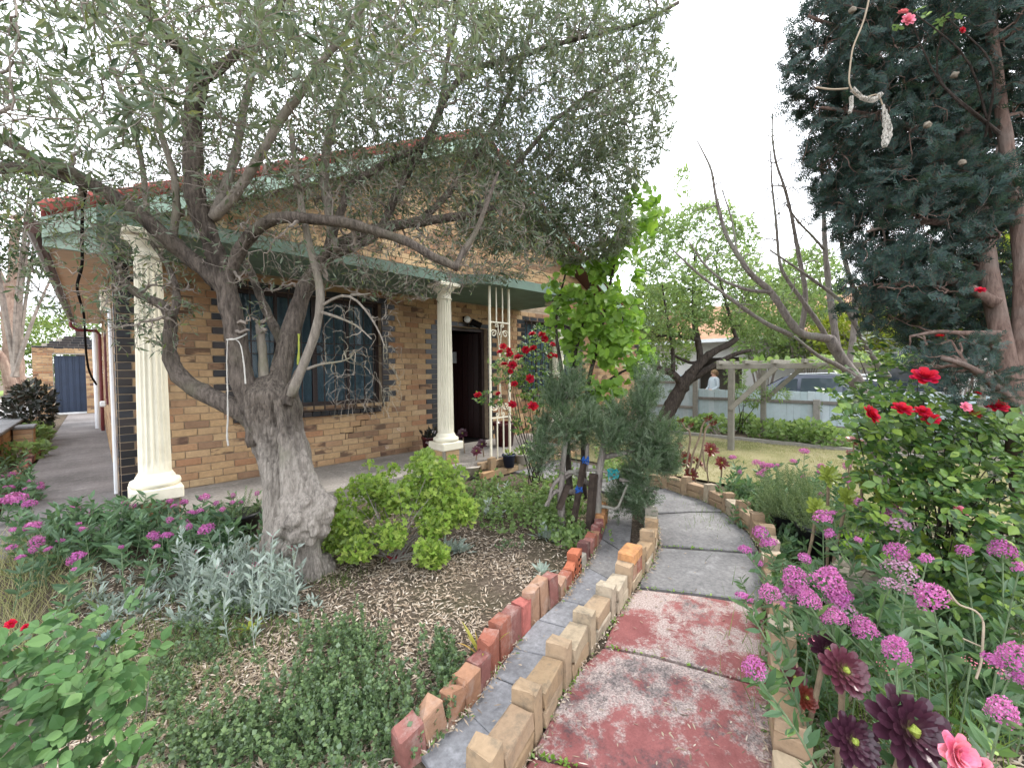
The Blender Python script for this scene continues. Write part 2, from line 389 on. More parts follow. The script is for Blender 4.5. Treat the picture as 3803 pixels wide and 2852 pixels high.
MAT['fence'] = M_pal('pale blue green paling paint', [(0.52,0.61,0.65),(0.48,0.58,0.62),(0.55,0.63,0.67),(0.50,0.60,0.64)], 0.7, 0.25, 0.15, 9, 0.15, 40, dirt=(0.30, 0.31, 0.30), dirt_amt=0.35, dscale=4)
MAT['fence_wood'] = M_pal('weathered grey timber', [(0.28,0.26,0.24),(0.33,0.31,0.28),(0.24,0.22,0.2)], 0.85, 0.2, 0.4, 14, 0.4, 30)
MAT['pergola'] = M_pal('weathered pergola timber', [(0.24,0.225,0.19),(0.29,0.27,0.23)], 0.85, 0.2, 0.35, 12, 0.4, 30)
MAT['olive_bark'] = M_bark('olive bark', (0.045, 0.037, 0.032), (0.235, 0.195, 0.165), (0.16, 0.145, 0.105), 15, 1.0, (0.028, 0.023, 0.02))
MAT['olive_pale'] = M_bark('smooth olive bark', (0.15, 0.13, 0.11), (0.33, 0.29, 0.245), (0.20, 0.19, 0.13), 12, 0.4)
def trunk_mat():
    t = NT('olive trunk bark'); n1 = t.noise(17, 8, 0.74, stretch=(3.4, 3.4, 0.55)); n2 = t.noise(2.3, 5, 0.65); n3 = t.noise(5.5, 6, 0.7, stretch=(1, 1, 0.4))
    pale = t.ramp(n1, [(0.30, (0.13, 0.113, 0.098)), (0.62, (0.42, 0.375, 0.33))]); dk = t.ramp(n1, [(0.34, (0.045, 0.037, 0.032)), (0.68, (0.25, 0.21, 0.175))])
    g = t.n('ShaderNodeNewGeometry'); z = t.n('ShaderNodeSeparateXYZ'); t.l(g.outputs['Position'], z.inputs[0])
    f = t.math('ADD', t.math('MULTIPLY', t.math('SUBTRACT', z.outputs['Z'], 0.62), 2.2), t.math('MULTIPLY', t.math('SUBTRACT', n2, 0.5), 2.2), True)
    col = t.mix(f, pale, dk); col = t.mix(t.ramp(n3, [(0.56, (0, 0, 0)), (0.66, (0.75,)*3)]), col, (0.055, 0.045, 0.04)); col = t.mix(t.ramp(t.noise(3.4, 5, 0.6), [(0.58, (0, 0, 0)), (0.7, (0.5,)*3)]), col, (0.24, 0.24, 0.17))
    t.bump(n1, 0.9, 0.025); return t.base(col, 0.92, 0.12)
MAT['olive_burl'] = trunk_mat()
MAT['twig'] = M_plain('grey twig', (0.25, 0.215, 0.185), 0.9, 0.15, 0.35, 8)
MAT['olive_leaf'] = M_leaf('olive leaf', [(0.034,0.06,0.03),(0.062,0.102,0.05),(0.10,0.145,0.07),(0.18,0.19,0.055)], (0.19, 0.23, 0.175), 0.5, 0.25, 0.3)
MAT['dark_bark'] = M_bark('dark almond bark', (0.02, 0.016, 0.014), (0.10, 0.08, 0.07), None, 11, 0.9)
MAT['cypress_bark'] = M_bark('cypress bark', (0.085, 0.055, 0.045), (0.24, 0.165, 0.135), (0.2, 0.17, 0.15), 10, 0.8)
MAT['lichen_bark'] = M_bark('lichened bark', (0.14, 0.12, 0.11), (0.34, 0.30, 0.27), (0.33, 0.34, 0.28), 14, 0.6)
MAT['gum_bark'] = M_bark('peeling gum bark', (0.13, 0.075, 0.06), (0.34, 0.255, 0.20), None, 3, 0.8)
# ------------------------------------------------------------------ the ground
def zg(x, y):
    x = np.asarray(x, float); y = np.asarray(y, float)
    z = -0.235 + 0.19*smooth01(3.7, 4.7, y)*(1 - smooth01(0.1, 0.6, x))
    z = z + 0.035*np.exp(-((x - 1.3)**2 + (y - 3.2)**2)/1.6)
    z = z + 0.09*smooth01(5.6, 7.6, x)*(1 - smooth01(10.9, 11.5, x)) - 0.13*smooth01(11.2, 11.7, x)
    z = z + 0.012*np.sin(x*5.1 + 1.3*np.sin(y*3.7))*np.cos(y*4.3 + x)
    return z
def sheet(name, xs, ys, zf, mat, parent=None):
    X, Y = np.meshgrid(xs, ys); Z = zf(X, Y); nx, ny = len(xs), len(ys)
    V = np.stack([X, Y, Z], -1).reshape(-1, 3)
    F = [(j*nx + i, j*nx + i + 1, (j+1)*nx + i + 1, (j+1)*nx + i) for j in range(ny - 1) for i in range(nx - 1)]
    m = MB(); m.add(V, F); return m.obj(name, mat, parent, smooth=True)
far = [-600, -200, -60, -25, -12]
xs = np.concatenate([far, np.arange(-7, 14.01, 0.12), [16, 20, 30, 60, 200, 600]])
ys = np.concatenate([far, np.arange(-7, 12.01, 0.12), [14, 17, 20, 24, 30, 60, 200, 600]])
tag(sheet('ground', xs, ys, zg, MAT['soil']), kind='structure')
tag(sheet('lawn', np.arange(5.9, 9.31, 0.17), np.arange(-3, 8.3, 0.17), lambda x, y: zg(x, y) + 0.022 + 0.012*np.sin(x*3)*np.sin(y*2.3), MAT['lawn']), kind='structure')
MAT['verge'] = M_plain('green verge', (0.16, 0.22, 0.06), 0.95, 0.1, 0.4, 3, 0.5, 40)
tag(sheet('verge_lawn', np.linspace(-16, -4.2, 14), np.linspace(15, 60, 20), lambda x, y: 0*x - 0.04, MAT['verge']), kind='structure')
MAT['drive'] = M_concrete('pale driveway', (0.45, 0.42, 0.40), (0.33, 0.31, 0.29), (0.52, 0.5, 0.47), 0.8)
tag(sheet('driveway', np.linspace(-4.2, -1.25, 12), np.linspace(4.5, 24, 20), lambda x, y: 0*x + 0.45, MAT['drive']), kind='structure')
tag(sheet('neighbour_driveway', np.linspace(11.75, 15.4, 8), np.linspace(-8, 16, 12), lambda x, y: 0*x - 0.35 + 0.012, MAT['drive']), kind='structure')
MAT['asphalt'] = M_plain('asphalt', (0.055, 0.055, 0.058), 0.9, 0.2, 0.2, 4, 0.2, 90)
tag(sheet('street', np.linspace(-60, -16.2, 8), np.linspace(4, 120, 16), lambda x, y: 0*x - 0.05, MAT['asphalt']), kind='structure')

def prism(poly, z0, z1, mb=None, m=0, inset=0.0):
    mb = mb or MB(); n = len(poly); P = np.asarray(poly, float)[:, :2]
    a = sum(P[i-1, 0]*P[i, 1] - P[i, 0]*P[i-1, 1] for i in range(n))
    if a < 0: P = P[::-1]
    c = P.mean(0); T = P + (c - P)/np.linalg.norm(c - P, axis=1)[:, None]*inset
    V = [(p[0], p[1], z0) for p in P] + [(p[0], p[1], z1 - inset*0.6) for p in P] + [(p[0], p[1], z1) for p in T]
    F = [tuple(range(n - 1, -1, -1)), tuple(2*n + i for i in range(n))]
    for k in (0, 1): F += [(k*n + i, k*n + (i+1) % n, (k+1)*n + (i+1) % n, (k+1)*n + i) for i in range(n)]
    return mb.add(V, F, m)
def gpoly(pts, z=-0.2): return [GR(x, y, z) for x, y in pts]

# front path: one slab each
path = bpy.data.objects.new('garden_path', None); COL.objects.link(path); tag(path, kind='structure')
slabs = [('red_slab', [(1800,3060),(1974,2812),(2176,2860),(2871,3022),(2871,3300)]),
 ('red_slab', [(1980,2797),(2072,2617),(2156,2481),(2241,2407),(2433,2443),(2857,2561),(2868,2800),(2871,3010)]),
 ('red_slab', [(2246,2394),(2287,2290),(2346,2210),(2371,2186),(2600,2212),(2829,2247),(2850,2400),(2857,2546),(2433,2428)]),
 ('concrete', [(2373,2175),(2381,2151),(2426,2089),(2446,2032),(2739,2052),(2821,2058),(2829,2144),(2831,2234),(2600,2201)]),
 ('concrete', [(2449,2022),(2444,1990),(2430,1910),(2560,1902),(2690,1902),(2780,1978),(2819,2047),(2739,2043)]),
 ('concrete', [(2428,1904),(2378,1867),(2398,1822),(2468,1812),(2537,1836),(2600,1853),(2686,1897),(2560,1897)])]
for k, (mk, pts) in enumerate(slabs):
    prism(gpoly(pts), -0.27, -0.2 + (0.006 if k == 1 else 0), inset=0.012).obj('slab', MAT[mk], path)
g = [(5.25, 2.45), (4.55, 2.62), (4.5, 4.62), (5.6, 4.62), (5.75, 3.0)]
prism([(x, y, 0) for x, y in g], -0.27, -0.205, inset=0.01).obj('slab', MAT['concrete'], path)

# narrow cement strip between the two brick edgings
strip = bpy.data.objects.new('cement_strip', None); COL.objects.link(strip); tag(strip, kind='structure')
Lr = [(1560,2790),(1739,2634),(1829,2505),(1906,2400),(1996,2296),(2086,2220),(2176,2100),(2235,1996),(2255,1925),(2262,1880)]
Rr = [(1760,3050),(1900,2790),(2040,2590),(2130,2450),(2190,2350),(2250,2260),(2310,2170),(2335,2060),(2345,1960),(2350,1880)]
for i in range(len(Lr) - 1):
    a, b = GR(*Lr[i]), GR(*Lr[i+1]); c, d = GR(*Rr[i+1]), GR(*Rr[i])
    if i in (2, 4, 6, 7):
        t = 0.012/np.linalg.norm(b - a); a = a + (b - a)*t; d = d + (c - d)*t
    prism([a, d, c, b], -0.28, -0.212 + 0.004*(i % 2), inset=0.006).obj('slab', MAT['concrete_blue'] if i < 6 else MAT['concrete'], strip)

# side walk and porch
walk = bpy.data.objects.new('side_walkway', None); COL.objects.link(walk); tag(walk, kind='structure')
yy = [4.75, 5.6, 6.6, 8.0, 9.5, 11.0, 12.7, 14.5, 16.5, 18.4, 20.6]
for a, b in zip(yy, yy[1:]):
    prism([(-0.66, a + 0.006, 0), (0.168, a + 0.006, 0), (0.168, b - 0.006, 0), (-0.66, b - 0.006, 0)], -0.1, -0.004 + rng.normal()*0.002- 0.0, inset=0.005).obj('slab', MAT['concrete_walk'], walk)
porch = MB(); HY = 6.1
for a, b in ((0.3, 2.2), (2.206, 4.1), (4.106, 6.5)): porch.box((a, 4.72, -0.24), (b, HY - 0.012, -0.002))
tag(porch.obj('porch_floor', MAT['concrete_porch']), kind='structure')
tag(MB().box((9.30, -3, -0.3), (9.40, 8.4, -0.07)).obj('garden_edging', MAT['fence_wood']), kind='structure')

# ------------------------------------------------------------------ brick laying
CH, BL = 0.086, 0.24
BT = [MB().add(*chamfer(1.0, 0.1, 0.077, 0.004, 0.0012)).mesh('brick', MAT['brick']) for _ in range(4)]
BTD = [MB().add(*chamfer(1.0, 0.1, 0.077, 0.004, 0.0010)).mesh('brick', MAT['brick_dark']) for _ in range(3)]
for me in BT + BTD:          # keep the chamfer even on bricks of any length
    pass
def lay(u0, u1, z0, z1, openings=(), dark_l=True, dark_r=True, top=None, dark_open=True):
    out = []; n = int(round((z1 - z0)/CH))
    for i in range(n):
        za = z0 + i*CH; zc = za + CH/2
        iv = [(u0, u1, dark_l, dark_r)]
        for (a, b, p, q) in openings:
            if za + CH*0.6 > p and za + CH*0.4 < q:
                nw = []
                for (s, e, dl, dr) in iv:
                    if b <= s or a >= e: nw.append((s, e, dl, dr)); continue
                    if a > s: nw.append((s, a, dl, dark_open))
                    if b < e: nw.append((b, e, dark_open, dr))
                iv = nw
        for (s, e, dl, dr) in iv:
            w = BL if i % 2 else BL/2
            ss, ee = s, e
            if top is not None:
                lim = top(zc)
                if lim is None: continue
                if lim[0] > s: ss = lim[0]; dl = False
                if lim[1] < e: ee = lim[1]; dr = False
                if ee - ss < 0.1: continue
            if dl: out.append((ss, ss + w, zc, True)); ss += w
            if dr: out.append((ee - w, ee, zc, True)); ee -= w
            off = (i % 2)*BL/2 + (0.0 if i % 3 else 0.03)
            x = ss; k = math.floor((ss - off)/BL + 1e-6)
            while x < ee - 0.02:
                nx = off + (k + 1)*BL; k += 1
                if nx - x < 0.06: continue
                if ee - nx < 0.05: nx = ee
                nx = min(nx, ee); out.append((x, nx, zc, False)); x = nx
    return out
def put(bricks, org, ud, nd, parent, limit=300, bt=BT, btd=BTD, rest=None):
    org = np.asarray(org, float); ud = np.asarray(ud, float); nd = np.asarray(nd, float)
    L = []
    for (a, b, z, dk) in bricks:
        c = org + ud*(a + b)/2 + np.array([0, 0, z]) - nd*0.04
        L.append((np.linalg.norm(c - CO), c, b - a - 0.010, dk))
    L.sort(key=lambda t: t[0])
    rest = rest if rest is not None else MB()
    for k, (dist, c, ln, dk) in enumerate(L):
        tl = btd if dk else bt
        out = rng.normal()*0.0013
        M = np.eye(4); M[:3, 0] = ud*ln; M[:3, 1] = -nd; M[:3, 2] = (0, 0, 1); M[:3, 3] = c + nd*out
        if k < limit:
            place('brick', tl[int(rng.integers(len(tl)))], parent, mat4=Matrix(M.tolist()))
        else:
            p = c + nd*(0.05 + out); h = 0.0385; e = ud*ln/2; zz = np.array([0, 0, h])
            q = nd*-0.03
            V = [p - e - zz, p + e - zz, p + e + zz, p - e + zz]; V += [v + q - nd*0.0 for v in V]
            F = [(0,1,2,3),(0,4,5,1),(1,5,6,2),(2,6,7,3),(3,7,4,0)]
            n = np.cross(V[1] - V[0], V[2] - V[0])
            if n @ nd < 0: F = [f[::-1] for f in F]
            rest.add(V, F, 1 if dk else 0)
    return rest
def core(mb, u0, u1, z0, z1, openings, f, t):
    "mortar backing with real openings; f maps (u, depth, z) to a point"
    us = sorted({u0, u1, *[o[0] for o in openings], *[o[1] for o in openings]}); zs = sorted({z0, z1, *[max(z0, o[2]) for o in openings], *[o[3] for o in openings]})
    for a, b in zip(us, us[1:]):
        for c, d in zip(zs, zs[1:]):
            if any(o[0] <= a + 1e-6 and o[1] >= b - 1e-6 and o[2] <= c + 1e-6 and o[3] >= d - 1e-6 for o in openings): continue
            V = [f(a,0,c), f(b,0,c), f(b,t,c), f(a,t,c), f(a,0,d), f(b,0,d), f(b,t,d), f(a,t,d)]
            mb.add(V, [(0,3,2,1),(4,5,6,7),(0,1,5,4),(1,2,6,5),(2,3,7,6),(3,0,4,7)])

# ------------------------------------------------------------------ the house
HX0, HX1 = 0.17, 11.4
house = thing('brick_house', 'yellow-brown brick house with fluted cream columns and green canopy over the porch', 'house', (HX0, HY, 0))
house.location = (0, 0, 0)
W1, DR, W2 = (1.25, 3.2, 0.86, 2.408), (4.25, 5.43, -0.5, 2.15), (6.5, 8.45, 0.86, 2.408)
EZ, PIT = 2.80, math.tan(R(27.5)); EX, EXR = -0.30, 10.2; APX = (EX + EXR)/2; GX1 = 9.9
def roofz(x): return EZ + min(x - EX, EXR - x)*PIT
wall = MB()
core(wall, HX0 + 0.001, HX1, -0.2, 2.62, [W1, DR, W2], lambda u, d, z: (u, HY + d, z), 0.24)
core(wall, HY + 0.245, 15.6, -0.1, 2.62, [(10.2, 11.0, 0.8, 2.1)], lambda u, d, z: (HX0 + d, u, z), 0.2)
P = [(HX0 + 0.001, 2.625), (GX1, 2.625), (GX1, roofz(GX1) - 0.16), (APX, roofz(APX) - 0.16), (HX0 + 0.001, roofz(HX0) - 0.16)]
wall.add([(x, HY, z) for x, z in P] + [(x, HY + 0.2, z) for x, z in P], [(0,1,2,3,4),(9,8,7,6,5),(0,5,6,1),(1,6,7,2),(2,7,8,3),(3,8,9,4),(4,9,5,0)])
wall.obj('wall', MAT['mortar'], house)
def gable_top(z):
    lo = EX + (z + 0.20 - EZ)/PIT; hi = EXR + EX - lo; return (max(lo, HX0), min(hi, GX1)) if hi - lo > 0.3 else None
B = lay(HX0, HX1, 0.0, 2.59, [W1, DR, W2])
rest = put(B, (0, HY, 0), (1, 0, 0), (0, -1, 0), house, 300)
put(lay(HX0, GX1, 2.752, 5.6, (), False, False, gable_top), (0, HY, 0), (1, 0, 0), (0, -1, 0), house, 0, rest=rest)
put(lay(HY + 0.02, 15.6, 0.0, 2.59, [(10.2, 11.0, 0.8, 2.1)], True, False), (HX0, 0, 0), (0, 1, 0), (-1, 0, 0), house, 0, rest=rest)
tag(rest.obj('brick_courses', [MAT['brick'], MAT['brick_dark']], house), kind='stuff')

ck = MB()
for i in range(5):
    x = 3.20 - 0.12*i; z = 0.774 - CH*i; ck.box((x - 0.12, HY - 0.0112, z - 0.005), (x, HY - 0.002, z + 0.004)); ck.box((x - 0.125, HY - 0.0112, z - CH), (x - 0.117, HY - 0.002, z - 0.0052))
ck.obj('mortar_crack', MAT['dark'], house)
# rooms behind the openings
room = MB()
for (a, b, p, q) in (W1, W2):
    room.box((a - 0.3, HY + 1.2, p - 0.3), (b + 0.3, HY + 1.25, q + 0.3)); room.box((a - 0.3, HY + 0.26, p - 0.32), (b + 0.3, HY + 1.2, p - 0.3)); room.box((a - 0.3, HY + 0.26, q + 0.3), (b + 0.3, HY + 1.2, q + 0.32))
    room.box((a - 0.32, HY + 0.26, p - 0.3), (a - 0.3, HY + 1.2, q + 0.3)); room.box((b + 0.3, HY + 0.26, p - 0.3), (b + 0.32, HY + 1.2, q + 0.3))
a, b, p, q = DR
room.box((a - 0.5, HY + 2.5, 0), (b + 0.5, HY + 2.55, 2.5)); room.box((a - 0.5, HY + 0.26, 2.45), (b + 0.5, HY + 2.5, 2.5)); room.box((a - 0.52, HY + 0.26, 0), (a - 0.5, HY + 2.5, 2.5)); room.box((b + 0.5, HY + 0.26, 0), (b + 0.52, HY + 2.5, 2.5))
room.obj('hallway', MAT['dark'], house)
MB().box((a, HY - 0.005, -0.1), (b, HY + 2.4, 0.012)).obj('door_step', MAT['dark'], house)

def window(o, label, nbars):
    a, b, p, q = o; fr = MB(); w = 0.055; y0, y1 = HY + 0.09, HY + 0.15
    fr.box((a, y0, p), (a + w, y1, q)); fr.box((b - w, y0, p), (b, y1, q)); fr.box((a + w, y0, p), (b - w, y1, p + w)); fr.box((a + w, y0, q - w), (b - w, y1, q))
    m = (a + b)/2; fr.box((m - 0.03, y0, p + w), (m + 0.03, y1, q - w)); 
    for c in (a + (b - a)*0.25, a + (b - a)*0.75): fr.box((c - 0.02, y0 + 0.01, p + w), (c + 0.02, y1 - 0.01, q - w))
    win = fr.obj('window', MAT['iron'], house); tag(win, label)
    for (c, d) in ((a + w, m - 0.03), (m + 0.03, b - w)): MB().box((c, HY + 0.118, p + w), (d, HY + 0.122, q - w)).obj('pane', MAT['glass'], win)
    cu = MB(); n = 150; X = np.linspace(a + 0.02, b - 0.02, n); Yw = HY + 0.24 + 0.028*np.sin(X*47 + 2*np.sin(X*9)) + 0.012*np.sin(X*101)
    V = [(x, y, p) for x, y in zip(X, Yw)] + [(x, y, q) for x, y in zip(X, Yw)]
    cu.add(V, [(i, i + 1, n + i + 1, n + i) for i in range(n - 1)]); cu.obj('curtain', MAT['curtain'], win, True)
    for i in range(nbars + 1):
        x = a + 0.01 + (b - a - 0.02)*i/nbars; MB().bar((x, HY - 0.045, p - 0.05), (x, HY - 0.045, q - 0.01), 0.015).obj('bar', MAT['iron'], win)
    for z in (p - 0.05, p + 0.72, p + 0.88, q - 0.01): MB().bar((a - 0.03, HY - 0.053, z), (b + 0.03, HY - 0.053, z), 0.028, 0.012).obj('rail', MAT['iron'], win)
    mid = p + 0.80
    for x in (a + (b - a)*0.27, m, a + (b - a)*0.73):
        t = np.linspace(0, 2*np.pi, 17); MB().tube([(x + 0.072*math.cos(u), HY - 0.045, mid + 0.066*math.sin(u)) for u in t], 0.007, 5, cap=False).obj('ring', MAT['iron'], win)
    n = int((b - a + 0.1)/0.115)
    for i in range(n):
        x = a - 0.05 + (i + 0.5)*0.115; V, F = chamfer(0.107, 0.13, 0.075, 0.006, 0.001); MB().add(V + np.array([x, HY - 0.005, p - 0.105]), F).obj('sill_brick', MAT['brick_dark'], win)
    n = int((b - a + 0.24)/0.24)
    for i in range(n):
        x = a - 0.09 + (i + 0.5)*0.24*((b - a + 0.2)/(n*0.24)); V, F = chamfer(0.23, 0.1, 0.076, 0.004); MB().add(V + np.array([x, HY + 0.037, q + 0.042]), F).obj('lintel_brick', MAT['brick_dark'], win)
    return win
window(W1, 'wide barred window with pale blue curtains behind the olive trunk', 13)
window(W2, 'barred window beyond the entrance behind the red roses', 13)
# front door, standing open inwards
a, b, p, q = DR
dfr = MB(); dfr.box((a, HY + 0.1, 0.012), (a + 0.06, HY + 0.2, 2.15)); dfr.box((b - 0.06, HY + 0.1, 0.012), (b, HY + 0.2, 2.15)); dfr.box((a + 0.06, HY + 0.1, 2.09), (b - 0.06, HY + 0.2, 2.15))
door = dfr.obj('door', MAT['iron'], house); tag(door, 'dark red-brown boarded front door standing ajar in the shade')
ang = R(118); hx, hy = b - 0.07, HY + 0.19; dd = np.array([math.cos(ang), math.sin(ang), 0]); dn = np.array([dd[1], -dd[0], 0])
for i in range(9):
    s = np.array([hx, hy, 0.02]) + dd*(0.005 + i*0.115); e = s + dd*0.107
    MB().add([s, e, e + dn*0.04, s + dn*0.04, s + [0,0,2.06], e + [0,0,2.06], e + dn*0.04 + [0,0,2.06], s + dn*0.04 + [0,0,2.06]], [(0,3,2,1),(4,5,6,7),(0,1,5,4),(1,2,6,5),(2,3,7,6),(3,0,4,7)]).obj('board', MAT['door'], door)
c = np.array([hx, hy, 0]) + dd*0.55 - dn*0.006
MAT['paper'] = M_plain('grey notice', (0.42, 0.44, 0.47), 0.6, 0.2, 0.25, 30)
MB().bar(c + [0, 0, 1.50], c + [0, 0, 1.72], 0.16, 0.006, up=tuple(dn)).obj('notice', MAT['paper'], door)
for i in range(5):
    x = a - 0.04 + (i + 0.5)*0.252; V, F = chamfer(0.244, 0.1, 0.077, 0.004); MB().add(V + np.array([x, HY + 0.036, 2.193]), F).obj('lintel_brick', MAT['brick_dark'], door)
# porch lamp: globe and floodlight on one bracket
lamp = MB().box((4.82, HY - 0.05, 2.24), (4.92, HY - 0.011, 2.34)).obj('porch_lamp', MAT['dark'], house)
th = np.linspace(-np.pi/2, np.pi/2, 9)
MB().lathe([(max(0.001, 0.062*math.cos(t)), 0.062*math.sin(t)) for t in th], (4.84, HY - 0.12, 2.28), 16).obj('globe', MAT['white'], lamp, True)
MB().bar((4.95, HY - 0.1, 2.25), (5.10, HY - 0.2, 2.17), 0.13, 0.1).obj('floodlight', MAT['dark'], lamp)

# canopy
cp = [(0.05, HY - 0.012), (0.05, 4.86), (3.74, 4.86), (4.10, 4.52), (6.38, 4.42), (6.38, HY - 0.012)]
cn = MB(); prism([(x, y, 0) for x, y in cp], 2.60, 2.735, cn)
cn.obj('canopy', MAT['green'], house)

# columns
def column(x, y, z0, z1, label):
    sh = MB(); r0, r1 = 0.118, 0.098; nf = 18; per = 6; seg = nf*per; zs = np.concatenate([[0.0, 0.02, 0.05], np.linspace(0.10, 0.90, 8), [0.95, 0.98, 1.0]])
    za, zb = z0 + 0.235, z1 - 0.235; V = []; F = []
    for t in zs:
        rr = r0 + (r1 - r0)*t**1.25; k = 0.0 if t in (0.0, 1.0) else (0.25 if t in (0.02, 0.98) else 1.0)
        for j in range(seg):
            u = (j % per)/per; fl = max(0.0, math.sin(np.pi*u) - 0.12); th = 2*np.pi*j/seg
            r = rr - k*0.014*fl; V.append((x + r*math.cos(th), y + r*math.sin(th), za + (zb - za)*t))
    for i in range(len(zs) - 1):
        for j in range(seg):
            k = (j + 1) % seg; F.append((i*seg + j, i*seg + k, (i+1)*seg + k, (i+1)*seg + j))
    sh.add(V, F); c = sh.obj('column', MAT['cream'], house); tag(c, label)
    V, F = chamfer(0.37, 0.37, 0.115, 0.012); MB().add(V + np.array([x, y, z0 + 0.0575]), F).obj('plinth', MAT['cream'], c)
    pr = [(0.17, 0.115), (0.183, 0.13), (0.186, 0.15), (0.178, 0.172), (0.155, 0.182), (0.145, 0.188), (0.142, 0.205), (0.134, 0.215), (0.124, 0.236)]
    MB().lathe(pr, (x, y, z0), 40).obj('base_ring', MAT['cream'], c, True)
    h = z1 - z0; pr = [(0.097, h - 0.236), (0.112, h - 0.233), (0.112, h - 0.215), (0.1, h - 0.21), (0.1, h - 0.14), (0.113, h - 0.133), (0.118, h - 0.12), (0.15, h - 0.088), (0.165, h - 0.055)]
    MB().lathe(pr, (x, y, z0), 40).obj('capital', MAT['cream'], c, True)
    V, F = chamfer(0.345, 0.345, 0.05, 0.006); MB().add(V + np.array([x, y, z1 - 0.030]), F).obj('abacus', MAT['cream'], c)
    MB().box((x - 0.15, y - 0.15, -0.24), (x + 0.15, y + 0.15, z0 - 0.002)).obj('pier_core', MAT['mortar_dark'], c)
    for k in range(5):
        zc = z0 - 0.045 - k*CH
        for sx, sy in ((0, -1), (-1, 0), (1, 0), (0, 1)):
            for s in ((-1, 1) if k % 2 else (0,)):
                ln = 0.10 if k % 2 else 0.23
                V, F = chamfer(ln if sy else 0.05, ln if sx else 0.05, 0.076, 0.005)
                off = np.array([x + sx*0.14 + (s*0.06 if sy else 0), y + sy*0.14 + (s*0.06 if sx else 0), zc]); MB().add(V + off, F).obj('brick', MAT['brick'], c)
    return c
column(0.37, 5.0, 0.2, 2.6, 'tall fluted cream column at the near corner of the porch')
column(3.62, 5.0, 0.2, 2.6, 'fluted cream column left of the front door')
column(6.12, 4.9, 0.2, 2.6, 'fluted cream column behind the climbing rose')

# roof, barge boards, eaves
rf = MB(); y0, y1 = 5.66, 16.0
for sgn in (1, -1):
    ex = EX if sgn > 0 else EXR
    V = [(ex, y0, EZ), (APX, y0, roofz(APX)), (APX, y1, roofz(APX)), (ex, y1, EZ)]; V += [(x, y, z - 0.05) for x, y, z in V]
    rf.add(V, [(0,1,2,3),(7,6,5,4),(0,4,5,1),(1,5,6,2),(2,6,7,3),(3,7,4,0)])
roof = rf.obj('roof', MAT['terracotta'], house)
for sgn in (1, -1):
    for i in range(17):
        xa = EX + i*0.33; xb = xa + 0.345
        if xb > APX + 0.1: break
        A = np.array([xa, y0 + 0.03, EZ + (xa - EX)*PIT + 0.03]); Bp = np.array([xb, y0 + 0.03, EZ + (xb - EX)*PIT + 0.018])
        if sgn < 0: A[0] = EX + EXR - A[0]; Bp[0] = EX + EXR - Bp[0]
        MB().tube([A, Bp], [0.075, 0.062], 8).obj('verge_tile', MAT['terracotta'], roof)
def rake(name, d0, d1, ya, yb, mat):
    for sgn in (1, -1):
        xa, xb = (EX, APX) if sgn > 0 else (EXR, APX); za, zb = EZ, roofz(APX)
        V = [(xa, ya, za - d0), (xb, ya, zb - d0), (xb, ya, zb - d1), (xa, ya, za - d1)]; V += [(x, yb, z) for x, y, z in V]
        MB().add(V, [(0,3,2,1),(4,5,6,7),(0,1,5,4),(1,2,6,5),(2,3,7,6),(3,0,4,7)]).obj(name, mat, house)
rake('barge_board', 0.052, 0.235, y0 + 0.002, y0 + 0.03, MAT['green_light'])
rake('verge_lining', 0.20, 0.222, y0 + 0.034, HY - 0.012, MAT['brown'])
ez = MB(); ez.add([(EX, 5.70, 2.50), (HX0 - 0.01, 5.70, 2.50), (HX0 - 0.01, 5.70, 2.84), (EX, 5.70, 2.62), (EX, 5.74, 2.50), (HX0 - 0.01, 5.74, 2.50), (HX0 - 0.01, 5.74, 2.84), (EX, 5.74, 2.62)], [(0,1,2,3),(7,6,5,4),(0,4,5,1),(1,5,6,2),(2,6,7,3),(3,7,4,0)])
ez.obj('eave_end', MAT['green_light'], house)
for a, b in zip(np.arange(5.76, 13.5, 1.3), np.arange(5.76, 13.5, 1.3) + 1.29):
    MB().box((EX + 0.03, a, 2.50), (HX0 - 0.015, b, 2.512)).obj('eave_panel', MAT['soffit'], house)
MB().box((EX, 5.74, 2.47), (EX + 0.024, 14.0, 2.66)).obj('fascia', MAT['brown'], house)
gt = MB(); gt.tube([(EX - 0.05, 5.7, 2.66), (EX - 0.05, 14.0, 2.66)], 0.06, 10); gt.obj('gutter', MAT['brown'], house)
MB().box((GX1 + 0.02, HY - 0.3, 2.64), (HX1 + 0.4, 14, 2.78)).obj('wing_roof', MAT['green_light'], house)
MB().tube([(EX - 0.05, 13.9, 2.6), (EX - 0.05, 13.9, 2.44), (EX + 0.05, 13.9, 2.36), (0.06, 13.9, 2.36), (0.11, 13.9, 2.28), (0.11, 13.9, 0.0)], 0.035, 8).obj('downpipe', MAT['maroon'], house)
MB().tube([(0.03, 14.6, 0), (0.03, 14.6, 2.5)], 0.05, 10).obj('vent_pipe', MAT['white'], house)
MB().tube([(HX0 - 0.03, 6.42, 0.0), (HX0 - 0.03, 6.42, 2.06)], 0.022, 8).obj('conduit', MAT['white'], house)
MB().tube([(HX0 - 0.03, 6.52, 0.0), (HX0 - 0.03, 6.52, 1.0)], 0.015, 6).obj('conduit', MAT['white'], house)
MB().add(*(lambda v, f: (v + np.array([HX0 - 0.06, 6.62, 2.16]), f))(*chamfer(0.09, 0.2, 0.24, 0.01))).obj('meter_box', MAT['cream'], house)
